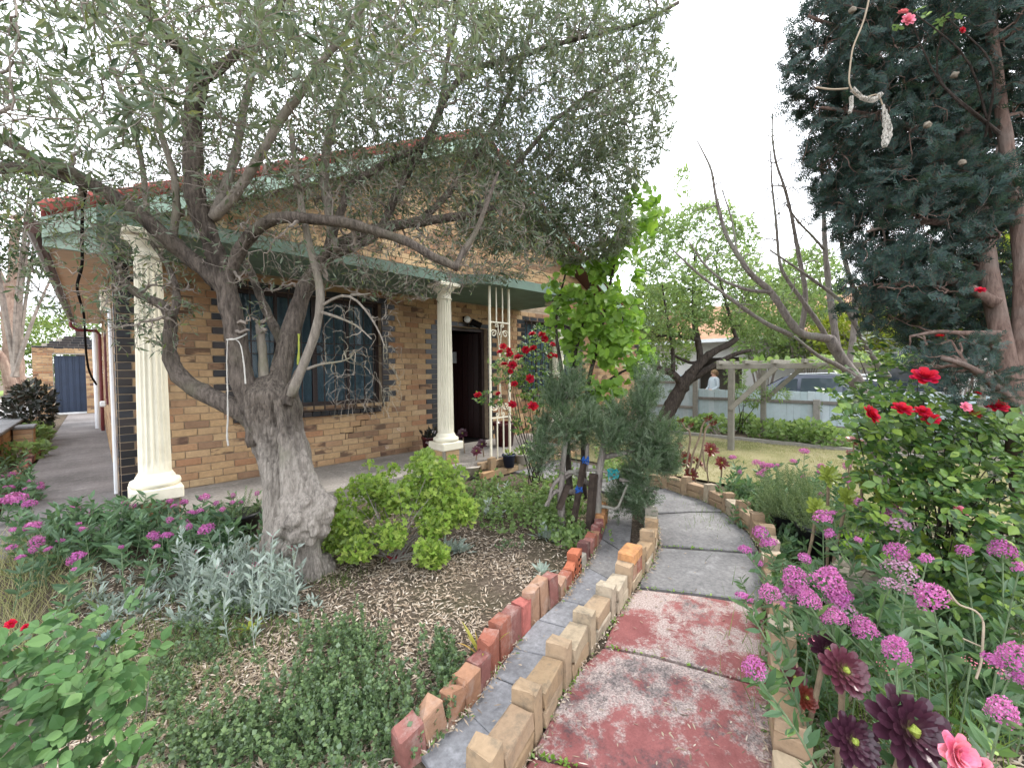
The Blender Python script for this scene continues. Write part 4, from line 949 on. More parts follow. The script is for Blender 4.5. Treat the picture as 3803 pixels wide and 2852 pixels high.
def conifer_spray():
    V = []; F = []
    def blade(p, d, l, w, nrm):
        d = np.asarray(d, float)/np.linalg.norm(d); s = np.cross(d, nrm); o = len(V)
        V.extend([p + d*l*0.1 - s*w, p + d*l*0.1 + s*w, p + d*l]); F.append((o, o + 1, o + 2))
    n = np.array([0, 0, 1.0]); blade(np.zeros(3), (0, 1, 0), 1.0, 0.04, n)
    for i in range(7):
        t = 0.08 + i*0.125
        for sg in (-1, 1):
            p = np.array([0, t, 0]); d = np.array([sg*0.75, 0.66, 0.12*((i % 3) - 1)]); l = 0.46*(1 - 0.55*t)
            blade(p, d, l, 0.036, n)
            for q in ((0.5,) if i % 2 else ()):
                for s2 in (-1, 1): blade(p + d*l*q, d + np.array([-0.6*s2*sg, 0.5*s2, 0.1*s2]), l*0.5, 0.032, n + np.array([0.2*s2, 0, 0]))
    return V, F
CON = conifer_spray()
def rose_bloom():
    V = []; F = []
    for ring, (npet, r, tilt, sz) in enumerate(((3, 0.10, 1.35, 0.5), (4, 0.2, 1.1, 0.62), (5, 0.32, 0.8, 0.72), (6, 0.42, 0.42, 0.78), (6, 0.45, 0.05, 0.75))):
        for k in range(npet):
            a = 2*np.pi*k/npet + ring*0.7; c, s_ = math.cos(a), math.sin(a)
            rad = np.array([c, s_, 0]); tan = np.array([-s_, c, 0]); up = np.array([0, 0, 1.0]); dr = rad*math.cos(tilt) + up*math.sin(tilt)
            b = rad*r*0.4 + up*0.08; w = sz*0.5; o = len(V)
            nrm = np.cross(tan, dr)
            V += [b - tan*w*0.35, b + tan*w*0.35, b + dr*sz*0.55 - tan*w - nrm*0.05, b + dr*sz*0.6 - nrm*-0.07, b + dr*sz*0.55 + tan*w - nrm*0.05, b + dr*sz*0.98 - tan*w*0.6 + rad*0.10, b + dr*sz*1.02 + rad*0.14, b + dr*sz*0.98 + tan*w*0.6 + rad*0.10]
            F += [(o, o+3, o+2), (o, o+1, o+3), (o+1, o+4, o+3), (o+2, o+3, o+6, o+5), (o+3, o+4, o+7, o+6)]
    return np.array(V), F
ROSE = rose_bloom()
def floret_dome(n, flat=0.75, cone=0.0, fr=0.125):
    V = []; F = []; i = np.arange(n) + 0.5; ph = np.arccos(1 - 1.3*i/n) + rng.normal(size=n)*0.10; th = np.pi*(1 + 5**0.5)*i + rng.normal(size=n)*0.15
    for a, b in zip(ph, th):
        d = np.array([math.sin(a)*math.cos(b), math.sin(a)*math.sin(b), math.cos(a)])
        p = d*np.array([1, 1, flat + cone])*(0.74 + 0.34*rng.random()); p[2] += 0.05*math.sin(3*b)
        s = np.cross(d, [0.2, 0.5, 0.8]); s /= np.linalg.norm(s); t = np.cross(d, s); o = len(V); r = fr*(0.6 + 0.8*rng.random())
        V.append(p - d*0.06); a0 = rng.random()*6
        for k in range(5): q = a0 + 2*np.pi*k/5; V.append(p + (s*math.cos(q) + t*math.sin(q))*r + d*0.04*rng.normal())
        F += [(o, o + 1 + k, o + 1 + (k + 1) % 5) for k in range(5)]
    return np.array(V), F

from mathutils.kdtree import KDTree
class Skel:
    "nodes of a growing plant"
    def __init__(s): s.P = np.zeros((0, 3)); s.Rr = np.zeros(0); s.b = []; s.done = 0
    def add(s, P, r): s.P = np.vstack([s.P, P]); s.Rr = np.concatenate([s.Rr, np.broadcast_to(r, (len(P),))])
    def near(s, T):
        if s.done < len(s.P):
            if len(s.b) > 11: s.b = []; s.done = 0
            t = KDTree(len(s.P) - s.done)
            for i in range(s.done, len(s.P)): t.insert(s.P[i], i)
            t.balance(); s.b.append(t); s.done = len(s.P)
        I = np.zeros(len(T), int); Dm = np.full(len(T), 1e9)
        for t in s.b:
            q = [t.find(p) for p in T]; dd = np.array([a[2] for a in q]); k = dd < Dm; I[k] = np.array([a[1] for a in q])[k]; Dm[k] = dd[k]
        return I, Dm
def smooth_path(pts, n):
    P = np.asarray(pts, float); d = np.concatenate([[0], np.cumsum(np.linalg.norm(np.diff(P, axis=0), axis=1))]); u = np.linspace(0, d[-1], n)
    Q = np.stack([np.interp(u, d, P[:, k]) for k in range(3)], 1)
    for _ in range(2): Q[1:-1] = 0.25*Q[:-2] + 0.5*Q[1:-1] + 0.25*Q[2:]
    return Q
def grow(sk, targets, mb, rmax, rmin=0.0015, npt=6, bend=0.12, lift=0.0, sides=4, ratio=0.6, minlen=0.05, m=0):
    "join every target to the nearest wood with a curved twig; returns the twigs"
    T = np.asarray(targets, float); out = []; _, d0 = sk.near(T); T = T[np.argsort(d0)]
    nb = 4 if len(T) > 12 else 1
    for B in np.array_split(T, nb):
        if not len(B): continue
        i, d = sk.near(B); k = d > minlen; B = B[k]; i = i[k]; d = d[k]
        if not len(B): continue
        p = sk.P[i]; u = np.linspace(0, 1, npt)[None, :, None]; off = rng.normal(size=(len(B), 3))*bend*d[:, None]; off[:, 2] += lift*d
        Q = p[:, None] + (B - p)[:, None]*u + off[:, None]*np.sin(np.pi*u); Q[:, 1:-1] += rng.normal(size=(len(B), npt - 2, 3))*0.012*np.minimum(1, d*3)[:, None, None]
        r0 = np.minimum(rmax, sk.Rr[i]*ratio); r1 = np.maximum(rmin, r0*0.45); rr = r0[:, None] + (r1 - r0)[:, None]*np.linspace(0, 1, npt)
        mb.tubes(Q, rr, sides, m); sk.add(Q[:, 1:].reshape(-1, 3), rr[:, 1:].ravel()); out += list(Q)
    return out
def ell(c, r, n, shell=0.0):
    d = rnd_dirs(n); u = rng.random(n)**(1/3); u = shell + (1 - shell)*u
    # radii are given as sideways, up, along the view
    L = d*np.asarray(r)*u[:, None]; B = np.stack([[0.7071, -0.7071, 0], [0, 0, 1], [0.7071, 0.7071, 0]])
    return np.asarray(c) + L @ B
def along(Q, k0, k1, step):
    d = np.concatenate([[0], np.cumsum(np.linalg.norm(np.diff(Q, axis=0), axis=1))]); s = np.arange(d[-1]*k0, d[-1]*k1, step) + rng.random()*step
    s = s[s < d[-1]]
    P = np.stack([np.interp(s, d, Q[:, k]) for k in range(3)], 1); e = 0.01
    T = np.stack([np.interp(np.minimum(s + e, d[-1]), d, Q[:, k]) - np.interp(np.maximum(s - e, 0), d, Q[:, k]) for k in range(3)], 1)
    return P, T/(np.linalg.norm(T, axis=1)[:, None] + 1e-9)
def leaf_twigs(mb, twigs, tpl, L, W, step, k0=0.3, spread=0.8, up=0.3, keep=1.0, jitter=0.25, m=0):
    if not len(twigs): return
    Q = np.stack(twigs); k, n, _ = Q.shape; ln = np.linalg.norm(np.diff(Q, axis=1), axis=2).sum(1)
    cnt = np.maximum(1, (ln*(1 - k0)/step*2*keep + rng.random(k))).astype(int); cnt = np.minimum(cnt, 60)
    w = np.repeat(np.arange(k), cnt); u = (k0 + (1 - k0)*rng.random(len(w)))*(n - 1); i = np.minimum(u.astype(int), n - 2); f = (u - i)[:, None]
    P = Q[w, i]*(1 - f) + Q[w, i + 1]*f; T = Q[w, i + 1] - Q[w, i]; T /= np.linalg.norm(T, axis=1)[:, None] + 1e-9
    a = rnd_dirs(len(P)); a -= (a*T).sum(1)[:, None]*T; a /= np.linalg.norm(a, axis=1)[:, None] + 1e-9
    D = T*(1 - spread*0.5) + a*spread + np.array([0, 0, up*0.3]); N = rnd_dirs(len(P))*0.7 + np.array([0, 0, 0.6]); s = 1 + jitter*rng.normal(size=len(P))
    mb.scat(tpl, P, D, N, W*s, L*s, m)
def leafset(parent, tpl, P, D, N, S, mat, limit=300, aspect=0.8, name='leaf', rest_name='foliage'):
    P = np.asarray(P); n = len(P); S = np.broadcast_to(np.asarray(S, float), (n,)); D = np.asarray(D); N = np.asarray(N)
    order = np.argsort(np.linalg.norm(P - CO, axis=1)/S)
    me = MB().add(tpl[0], tpl[1]).mesh(name, mat)
    for i in order[:limit]: place(name, me, parent, mat4=frame(P[i], D[i], N[i], S[i]*aspect, S[i]))
    r = order[limit:]
    if len(r): tag(MB().scat(tpl, P[r], D[r], N[r], S[r]*aspect, S[r]).obj(rest_name, mat, parent), kind='stuff')
def pxpath(pts, d0, d1, n=None):
    k = len(pts); return [PX(x, y, d0 + (d1 - d0)*(i/(k - 1))) for i, (x, y) in enumerate(pts)]

# ------------------------------------------------------------------ the olive tree
olive = thing('olive_tree', 'old olive tree with gnarled grey trunk and wide silvery crown in the mulch bed', 'tree', tuple(GR(1085, 2110, -0.22)))
olive.location = (0, 0, 0)
sk = Skel()
# trunk: ring by ring, fluted and lumpy
rings = [(2175, 1075, 380), (2115, 1083, 330), (2040, 1092, 285), (1942, 1100, 248), (1805, 1078, 222), (1700, 1055, 218), (1633, 1035, 224), (1560, 1012, 236), (1500, 1000, 246), (1455, 1000, 228), (1425, 1002, 170), (1400, 1004, 110), (1388, 1004, 30)]
DT = 3.22; V = []; F = []; seg = 110; NR = 90; zz = np.linspace(0, len(rings) - 1, NR)
ya = np.interp(zz, range(len(rings)), [r[0] for r in rings]); xa = np.interp(zz, range(len(rings)), [r[1] for r in rings]); wa = np.interp(zz, range(len(rings)), [r[2] for r in rings])
for i in range(3): wa[1:-1] = 0.25*wa[:-2] + 0.5*wa[1:-1] + 0.25*wa[2:]
ridge = rng.normal(size=(8, 4))
for i in range(NR):
    c = PX(xa[i], ya[i], DT); r = wa[i]/2*DT/FPX*0.83; h = i/(NR - 1)
    for j in range(seg):
        t = 2*np.pi*j/seg
        w = t + 0.10*math.sin(7*h + 3*t) + 0.05*math.sin(19*h + 2*t + 1)
        k = 1 + (0.10*(1 - h) + 0.03)*math.sin(5*t + 1.2 + 1.5*h) + 0.05*math.sin(9*t - 2.5*h + 0.6) + 0.035*math.sin(11*h*3 + 2*t)
        k += 0.020*(1 - 2*abs(math.sin(13*w + 1.1*math.sin(9*h)))) + 0.013*(1 - 2*abs(math.sin(29*w + 2.3*math.sin(23*h + t)))) + 0.010*math.sin(41*h + 17*t) + 0.006*rng.normal()
        V.append(c + np.array([r*k*math.cos(t), r*k*math.sin(t), 0]))
for i in range(NR - 1):
    for j in range(seg):
        q = (j + 1) % seg; F.append((i*seg + j, i*seg + q, (i+1)*seg + q, (i+1)*seg + j))
F.append(tuple((NR - 1)*seg + j for j in range(seg)))
F.append(tuple(range(seg - 1, -1, -1))); bl = MB().add(V, F)
# pale rib and burls at the foot
def lump(c, r, mb, sq=1.0):
    V = []; F = []; nu, nv = 16, 10; ph = rng.random()*6
    for i in range(nv + 1):
        a = np.pi*i/nv
        for j in range(nu):
            b = 2*np.pi*j/nu; k = 1 + 0.12*math.sin(3*b + ph + 2*a) + 0.10*math.sin(5*a + ph*2 + b) + 0.03*rng.normal()
            V.append(np.asarray(c) + r*k*np.array([math.sin(a)*math.cos(b), math.sin(a)*math.sin(b), sq*math.cos(a)]))
    for i in range(nv):
        for j in range(nu): q = (j + 1) % nu; F.append((i*nu + j, (i+1)*nu + j, (i+1)*nu + q, i*nu + q))
    mb.add(V, F)
for x, y, r, d in ((1078,1885,0.085,2.97),(1060,1955,0.085,2.96),(1100,1985,0.07,2.94),(1150,1935,0.09,2.98),(1190,1910,0.085,3.0),(1218,1870,0.065,3.04),(1150,1995,0.06,2.96),(1198,1965,0.06,3.01),(1070,2035,0.06,2.97),(1135,1875,0.075,3.0),(1030,2080,0.09,3.04),(990,2120,0.09,3.06),(1105,1930,0.06,2.92),(1080,1940,0.055,2.90),(1170,1970,0.05,2.94),(1215,1915,0.045,3.0)): lump(PX(x, y, d), r, bl, 1.1)
for pts, d0, d1, rr in (([(1085,1930),(1070,1800),(1060,1700),(1050,1600),(1030,1480)], 2.98, 3.02, (0.075, 0.05, 0.03)), ([(1150,1940),(1122,1830),(1098,1720),(1080,1580)], 2.99, 3.06, (0.07, 0.045, 0.025)), ([(1215,1890),(1170,1800),(1135,1700),(1110,1600)], 3.03, 3.1, (0.06, 0.04, 0.02)), ([(1040,2060),(1010,1950),(1000,1820),(990,1700)], 3.08, 3.12, (0.09, 0.05, 0.02)),
        ([(1000,2060),(920,2110),(850,2170)], 3.18, 3.12, (0.12, 0.09, 0.04)), ([(1180,2080),(1215,2130),(1240,2190)], 3.22, 3.2, (0.11, 0.09, 0.05)), ([(1080,2060),(1065,2140),(1060,2220)], 3.1, 3.06, (0.10, 0.08, 0.05))):
    bl.tube(smooth_path(pxpath(pts, d0, d1), 18), np.interp(np.linspace(0, 1, 18), [0, 0.4, 1], rr)*(1 + 0.06*np.sin(np.arange(18)*1.3)), 14, noise=0.045)
for pts, d0, d1, w0, w1 in (([(1000,1660),(930,1500),(893,1397),(886,1330)], 3.19, 3.12, 122, 84), ([(1010,1650),(1032,1430),(1061,1300),(1076,1240)], 3.22, 3.28, 116, 78), ([(990,1620),(900,1528),(817,1489),(760,1462)], 3.19, 3.12, 86, 58), ([(1060,1500),(1135,1335),(1150,1290)], 3.12, 3.1, 60, 30)):
    bl.tube(smooth_path(pxpath(pts, d0, d1), 12), np.linspace(w0*d0, w1*d1, 12)/2/FPX*0.86*np.linspace(1.12, 0.93, 12), 14)
H_ = rng.random((64, 64, 64))
def vnoise(P):
    I = np.floor(P).astype(int); f = P - I; f = f*f*(3 - 2*f); out = 0
    for a in (0, 1):
        for b in (0, 1):
            for c in (0, 1): out = out + H_[(I[:, 0] + a) % 64, (I[:, 1] + b) % 64, (I[:, 2] + c) % 64]*np.abs(1 - a - f[:, 0])*np.abs(1 - b - f[:, 1])*np.abs(1 - c - f[:, 2])
    return out
tmp = bl.obj('trunk', MAT['olive_bark'], None, True); rmd = tmp.modifiers.new('r', 'REMESH'); rmd.mode = 'VOXEL'; rmd.voxel_size = 0.0095; smd = tmp.modifiers.new('s', 'SMOOTH'); smd.factor = 0.5; smd.iterations = 3
ev = tmp.evaluated_get(bpy.context.evaluated_depsgraph_get()); em = bpy.data.meshes.new_from_object(ev); bpy.data.objects.remove(tmp)
nv = len(em.vertices); co = np.zeros(nv*3); no = np.zeros(nv*3); em.vertices.foreach_get('co', co); em.vertices.foreach_get('normal', no); co = co.reshape(-1, 3); no = no.reshape(-1, 3)
fis = np.abs(vnoise(co*np.array([34, 34, 8]) + vnoise(co*9)[:, None]*2.5) - 0.5)*2; lumpy = vnoise(co*16) - 0.5; fine = np.abs(vnoise(co*np.array([80, 80, 26])) - 0.5)*2
fc = co - (CO + CR @ (np.array([(1140 - PW/2)/FPX, -(1900 - PH/2)/FPX, -1.0])*2.98)); smoothp = np.clip(np.exp(-(fc**2).sum(1)/0.05) + (vnoise(co*5 + 7) - 0.5)*2, 0, 1)
co = co + no*(0.007*lumpy - 0.011*(1 - fis)**3*(1 - 0.85*smoothp) - 0.004*(1 - fine)**2)[:, None]
em.vertices.foreach_set('co', co.ravel()); em.polygons.foreach_set('use_smooth', np.full(len(em.polygons), True)); em.update()
em.materials.clear(); em.materials.append(MAT['olive_burl']); em.name = 'trunk'; place('trunk', em, olive)


def limb(pts, d0, d1, w0, w1, mat, name='branch', n=None, sides=12):
    k = n or max(10, 4*len(pts)); Q = smooth_path(pxpath(pts, d0, d1), k); r = np.interp(np.linspace(0, 1, k), [0, 0.14, 1], [w0*d0, (w0 if w0 < 100 else w0*0.7)*d0, w1*d1])/2/FPX*0.86
    r = r*(1 + 0.05*np.sin(np.arange(k)*1.9) + 0.04*rng.normal(size=k))
    MB().tube(Q, r, sides, noise=0.035).obj(name, mat, olive, True); sk.add(Q, r); return Q
ob, op = MAT['olive_bark'], MAT['olive_pale']
limb([(985,1640),(930,1500),(893,1397),(882,1288),(860,1153),(833,1044),(779,881),(746,800),(723,753),(717,603),(714,422),(740,300)], 3.18, 2.85, 128, 66, ob, n=44, sides=16)
limb([(745,330),(735,270),(693,199),(633,139),(560,70),(470,-60),(380,-200)], 2.85, 2.3, 64, 36, ob)
limb([(735,310),(800,270),(880,200),(964,110),(1060,0),(1150,-160)], 2.85, 2.6, 40, 24, ob)
limb([(860,1110),(779,1017),(665,925),(639,904),(512,789),(392,711),(337,681),(241,657),(181,633),(90,621),(-60,625)], 3.05, 2.5, 66, 46, ob, n=36)
limb([(337,681),(270,640),(211,615),(120,595),(60,542),(-60,480)], 2.72, 2.4, 48, 34, ob)
limb([(640,890),(657,784),(651,663),(603,512),(579,422),(542,330),(500,200)], 2.98, 2.8, 30, 18, op)
limb([(620,900),(600,930),(560,880),(545,800),(540,700),(520,560),(480,430),(420,250)], 3.0, 3.1, 26, 14, op)
limb([(790,810),(862,741),(934,633),(988,542),(1055,422),(1109,362),(1180,250),(1260,150),(1350,20),(1420,-150)], 2.95, 2.7, 40, 22, op)
limb([(790,812),(840,690),(880,560),(900,430),(930,300),(950,150),(960,0)], 2.98, 3.3, 40, 20, op)
limb([(850,1035),(871,974),(904,898),(969,838),(1012,811),(1088,805),(1175,816),(1278,824),(1360,849),(1500,892),(1530,905),(1590,945),(1700,995)], 3.05, 2.75, 52, 34, ob, n=40)
limb([(1690,1000),(1720,930),(1760,880),(1800,780),(1850,640)], 2.76, 2.9, 26, 12, ob)
limb([(1015,1620),(1032,1430),(1061,1288),(1105,1153),(1132,1060),(1191,979),(1240,925),(1360,860),(1500,832),(1600,818),(1743,800),(1850,770)], 3.22, 3.6, 122, 26, ob, n=44, sides=16)
limb([(1240,930),(1225,800),(1200,650),(1220,500),(1280,330),(1330,150),(1360,-50)], 3.3, 3.6, 42, 20, op)
limb([(1210,960),(1300,920),(1380,900),(1420,850),(1480,700),(1560,560),(1604,494),(1654,354),(1743,253),(1901,221),(2028,177),(2186,133),(2380,90),(2520,10)], 3.35, 4.0, 36, 14, ob, n=44)
limb([(1300,690),(1458,589),(1553,557),(1604,494)], 3.3, 3.5, 30, 24, ob)
limb([(1191,985),(1240,860),(1300,690)], 3.3, 3.3, 38, 30, ob)
limb([(1604,494),(1640,380),(1660,220),(1700,60),(1720,-80)], 3.5, 3.7, 22, 12, ob)
limb([(1560,820),(1650,740),(1750,600),(1830,480),(1900,330),(1960,150),(2000,-50)], 3.55, 4.2, 30, 12, ob)
limb([(1743,800),(1850,690),(1960,560),(2080,430),(2200,340),(2330,280)], 3.6, 4.3, 26, 10, ob)
limb([(1080,1470),(1135,1335),(1170,1245),(1189,1153),(1191,1060),(1170,990),(1148,908),(1126,800),(1100,650),(1080,480)], 3.1, 3.05, 38, 20, op, n=30)
limb([(985,1590),(900,1528),(817,1489),(709,1435),(654,1386),(627,1315),(633,1234),(638,1176),(609,1128),(543,1110),(470,1062),(420,1000)], 3.18, 2.95, 84, 24, ob, n=36)
limb([(638,1180),(660,1120),(650,1050),(620,980),(560,900)], 2.98, 3.0, 32, 14, ob)
limb([(1000,1480),(980,1397),(974,1288),(963,1207)], 3.2, 3.2, 44, 32, op, name='cut_stump')
limb([(1060,1300),(1010,1200),(960,1090),(930,1000),(880,930)], 3.3, 3.6, 40, 24, ob)
# dead shoots at the right of the trunk
dead = MB(); shoots = []
for pts in ([(1142,1370),(1190,1352),(1278,1342),(1300,1330)], [(1202,1131),(1267,1088),(1305,1093),(1349,1136),(1414,1234),(1430,1290)], [(1195,1160),(1260,1180),(1330,1210),(1380,1260)], [(1305,1095),(1350,1095),(1375,1090)]):
    Q = smooth_path(pxpath(pts, 3.05, 2.9), 10); dead.tube(Q, np.linspace(0.012, 0.004, 10), 5); shoots.append(Q)
ds = Skel()
for Q in shoots: ds.add(Q[3:], 0.006)
tg = np.array([PX(x, y, d) for x, y, d in zip(rng.uniform(1200, 1500, 150), rng.uniform(1130, 1560, 150), rng.uniform(2.7, 3.2, 150))])
grow(ds, tg, dead, 0.0045, 0.0014, 7, 0.22, 0.2, 3, 0.8)
dead.obj('dead_twigs', MAT['olive_pale'], olive)
# crown
def crown(specs, mb_t, mb_l, sub, rtw):
    for (x, y, d, r, n1, n2, leafy, ln) in specs:
        c = PX(x, y, d); tw = grow(sk, ell(c, r, n1, 0.3), mb_t, 0.016, 0.004, 8, 0.13, 0.10, 5, 0.6)
        tw2 = grow(sk, ell(c, np.asarray(r)*1.05, n2, 0.25), mb_t, 0.006, 0.0018, 4, 0.16, 0.08, 3, 0.7)
        if leafy: leaf_twigs(mb_l, tw2, RH, ln, ln*0.24, 0.03/leafy, 0.2, 0.75, 0.4, 0.9)
tw_mb, lf_mb = MB(), MB()
crown([(420, 120, 2.7, (1.15, 0.6, 0.8), 50, 1500, 0.75, 0.055), (980, 230, 3.2, (1.0, 0.7, 1.0), 60, 1900, 0.6, 0.054),
       (1550, 330, 3.7, (1.0, 0.85, 1.0), 80, 2700, 1.0, 0.055), (2030, 400, 4.0, (0.85, 0.8, 0.9), 80, 2900, 1.15, 0.058),
       (2230, 120, 4.2, (0.62, 0.5, 0.8), 40, 1300, 1.2, 0.058), (1900, 800, 4.0, (0.55, 0.34, 0.6), 36, 1700, 1.25, 0.058), (2170, 640, 4.2, (0.5, 0.6, 0.6), 30, 1250, 1.2, 0.058),
       (150, 560, 2.7, (0.5, 0.5, 0.5), 30, 700, 0.6, 0.052), (620, 500, 3.3, (0.8, 0.4, 0.7), 30, 800, 0.4, 0.05),
       (1350, 640, 3.6, (0.75, 0.4, 0.6), 40, 1500, 0.7, 0.052), (1350, 90, 2.3, (0.75, 0.42, 0.4), 26, 700, 0.9, 0.055),
       (1500, 1000, 3.3, (0.7, 0.25, 0.45), 24, 800, 0.16, 0.05), (1050, 960, 3.1, (0.7, 0.25, 0.4), 16, 500, 0.12, 0.05),
       (560, 1130, 2.95, (0.34, 0.36, 0.25), 18, 260, 0.7, 0.05), (350, 950, 2.9, (0.6, 0.5, 0.4), 30, 480, 0.45, 0.05), (960, 1190, 3.05, (0.12, 0.12, 0.12), 6, 30, 0.8, 0.05),
       (1800, 950, 3.6, (0.65, 0.24, 0.5), 24, 1100, 0.5, 0.054), (2150, 860, 4.2, (0.55, 0.30, 0.5), 30, 1500, 1.1, 0.058), (2330, 420, 4.3, (0.42, 0.75, 0.6), 36, 1250, 1.15, 0.06), (1200, 780, 3.3, (0.9, 0.35, 0.5), 40, 1900, 0.2, 0.05), (1650, 800, 3.4, (0.75, 0.3, 0.4), 30, 1300, 0.3, 0.052), (700, 640, 2.95, (0.8, 0.4, 0.4), 24, 1000, 0.25, 0.05), (620, 700, 3.1, (0.65, 0.32, 0.3), 24, 1100, 0.5, 0.052), (1000, 600, 3.4, (0.8, 0.38, 0.4), 34, 1900, 0.7, 0.054), (1330, 560, 3.5, (0.7, 0.38, 0.4), 34, 1900, 0.85, 0.054), (1700, 620, 3.6, (0.6, 0.38, 0.4), 28, 1300, 0.9, 0.055), (440, 830, 2.85, (0.42, 0.26, 0.3), 18, 420, 0.6, 0.052), (1000, -150, 3.0, (2.0, 0.5, 1.2), 40, 1300, 0.9, 0.058)], tw_mb, lf_mb, 0, 0)
# the nearest sprays, hanging in front at the upper left
crown([(230, 240, 1.6, (0.55, 0.32, 0.25), 18, 200, 1.1, 0.064), (620, 120, 1.7, (0.5, 0.22, 0.3), 14, 160, 1.0, 0.062), (1050, 400, 2.1, (0.4, 0.32, 0.25), 12, 120, 0.8, 0.058), (1300, 130, 1.8, (0.5, 0.25, 0.3), 14, 150, 1.0, 0.06), (100, 520, 1.8, (0.25, 0.25, 0.2), 8, 70, 0.8, 0.06)], tw_mb, lf_mb, 0, 0)
tag(tw_mb.obj('twigs', MAT['twig'], olive), kind='stuff')
lo_ = lf_mb.obj('crown', MAT['olive_leaf'], olive)
# pale flower buds
bp = MB(); A = np.concatenate([q.reshape(-1, 3) for q in lf_mb.v])
idx = rng.choice(len(A)//4, 1500, replace=False)*4; bpos = np.repeat(A[idx], 5, 0) + rng.normal(size=(7500, 3))*0.012
bp.scat(([(-.5,0,0),(0.5,0,0),(0,0.8,0.2),(0,0.3,0.8)], [(0,1,3),(1,2,3),(2,0,3),(0,2,1)]), bpos, rnd_dirs(7500), rnd_dirs(7500), 0.0055)
MAT['bud'] = M_leaf('olive bud', [(0.30,0.34,0.12),(0.40,0.42,0.2)], None, 0.6, 0.2)
tag(bp.obj('flower_buds', MAT['bud'], olive), kind='stuff')
# rag strips tied to the limbs
MAT['rag'] = M_plain('white rag', (0.50, 0.48, 0.44), 0.9, 0.1, 0.15, 20, 0.4, 80)
rg = thing('tie_rope', 'dirty white cloth rope tied round the olive limb', 'rope')
MB().tube(smooth_path(pxpath([(842,1262),(858,1256),(880,1262),(893,1275),(900,1310),(908,1365),(912,1425)], 2.98, 2.98), 24), np.linspace(0.003, 0.006, 24), 6, noise=0.12).obj('tail', MAT['rag'], rg)
MB().tube(smooth_path(pxpath([(845,1262),(842,1350),(845,1450),(846,1560),(842,1620),(848,1655)], 2.98, 3.0), 30), np.linspace(0.003, 0.006, 30), 6, noise=0.15).obj('tail', MAT['rag'], rg)
MB().tube(smooth_path([PX(842,1262,2.99), PX(870,1262,2.97), PX(900,1250,3.0), PX(915,1240,3.08)], 12), 0.006, 6).obj('loop', MAT['rag'], rg)
MAT['yellow_rope'] = M_plain('green rope', (0.35, 0.38, 0.08), 0.8, 0.2)
yr = thing('green_rope', 'thin yellow-green rope hanging between the olive stems', 'rope')
MB().tube(smooth_path(pxpath([(1112,1240),(1108,1280),(1112,1330),(1106,1355)], 3.2, 3.2), 12), 0.006, 5).obj('strand', MAT['yellow_rope'], yr)
MB().tube(smooth_path(pxpath([(1108,1240),(1112,1290),(1104,1340),(1106,1355)], 3.2, 3.2), 12), 0.006, 5).obj('strand', MAT['yellow_rope'], yr)
cb = thing('hanging_cable', 'thick black cable hanging in a loose curve beside the eave', 'cable')
MB().tube(smooth_path(pxpath([(318,700),(307,760),(304,881),(307,989),(283,1062),(295,1110),(313,1164),(317,1279),(326,1363),(340,1400),(358,1428)], 2.75, 5.6), 40), 0.011, 8).obj('cable_run', MAT['dark'], cb)

# ------------------------------------------------------------------ generic tree
def tree(name, label, limbs, bark, leaf_mat, specs, tpl=RH, ar=0.3, group=None, step=0.03, rm=(0.02, 0.006), twig_mat=None, up=0.3, spread=0.8, lift=0.1):
    t = thing(name, label, 'tree', group=group); s = Skel()
    for i, (pts, d0, d1, w0, w1) in enumerate(limbs):
        k = max(10, 4*len(pts)); Q = smooth_path(pxpath(pts, d0, d1), k); r = np.linspace(w0*d0, w1*d1, k)/2/FPX
        MB().tube(Q, r*(1 + 0.05*rng.normal(size=k)), 12, noise=0.04).obj('trunk' if i == 0 else 'branch', bark, t, True); s.add(Q, r)
    tm, lm = MB(), MB()
    for (x, y, d, r, n1, n2, dens, ln) in specs:
        c = PX(x, y, d); grow(s, ell(c, r, n1, 0.3), tm, rm[0], 0.004, 7, 0.12, lift, 4, 0.6); tw = grow(s, ell(c, r, n2, 0.3), tm, rm[1], 0.0018, 5, 0.14, lift*0.7, 3, 0.7)
        if dens: leaf_twigs(lm, tw, tpl, ln, ln*ar, step/dens, 0.15, spread, up, 0.95)
    if tm.n: tag(tm.obj('twigs', twig_mat or bark, t), kind='stuff')
    if lm.n: lm.obj('crown', leaf_mat, t)
    return t
MAT['almond_leaf'] = M_leaf('almond leaf', [(0.10,0.17,0.055),(0.16,0.25,0.08),(0.23,0.33,0.11),(0.13,0.21,0.07)], (0.24, 0.32, 0.16), 0.55, 0.4)
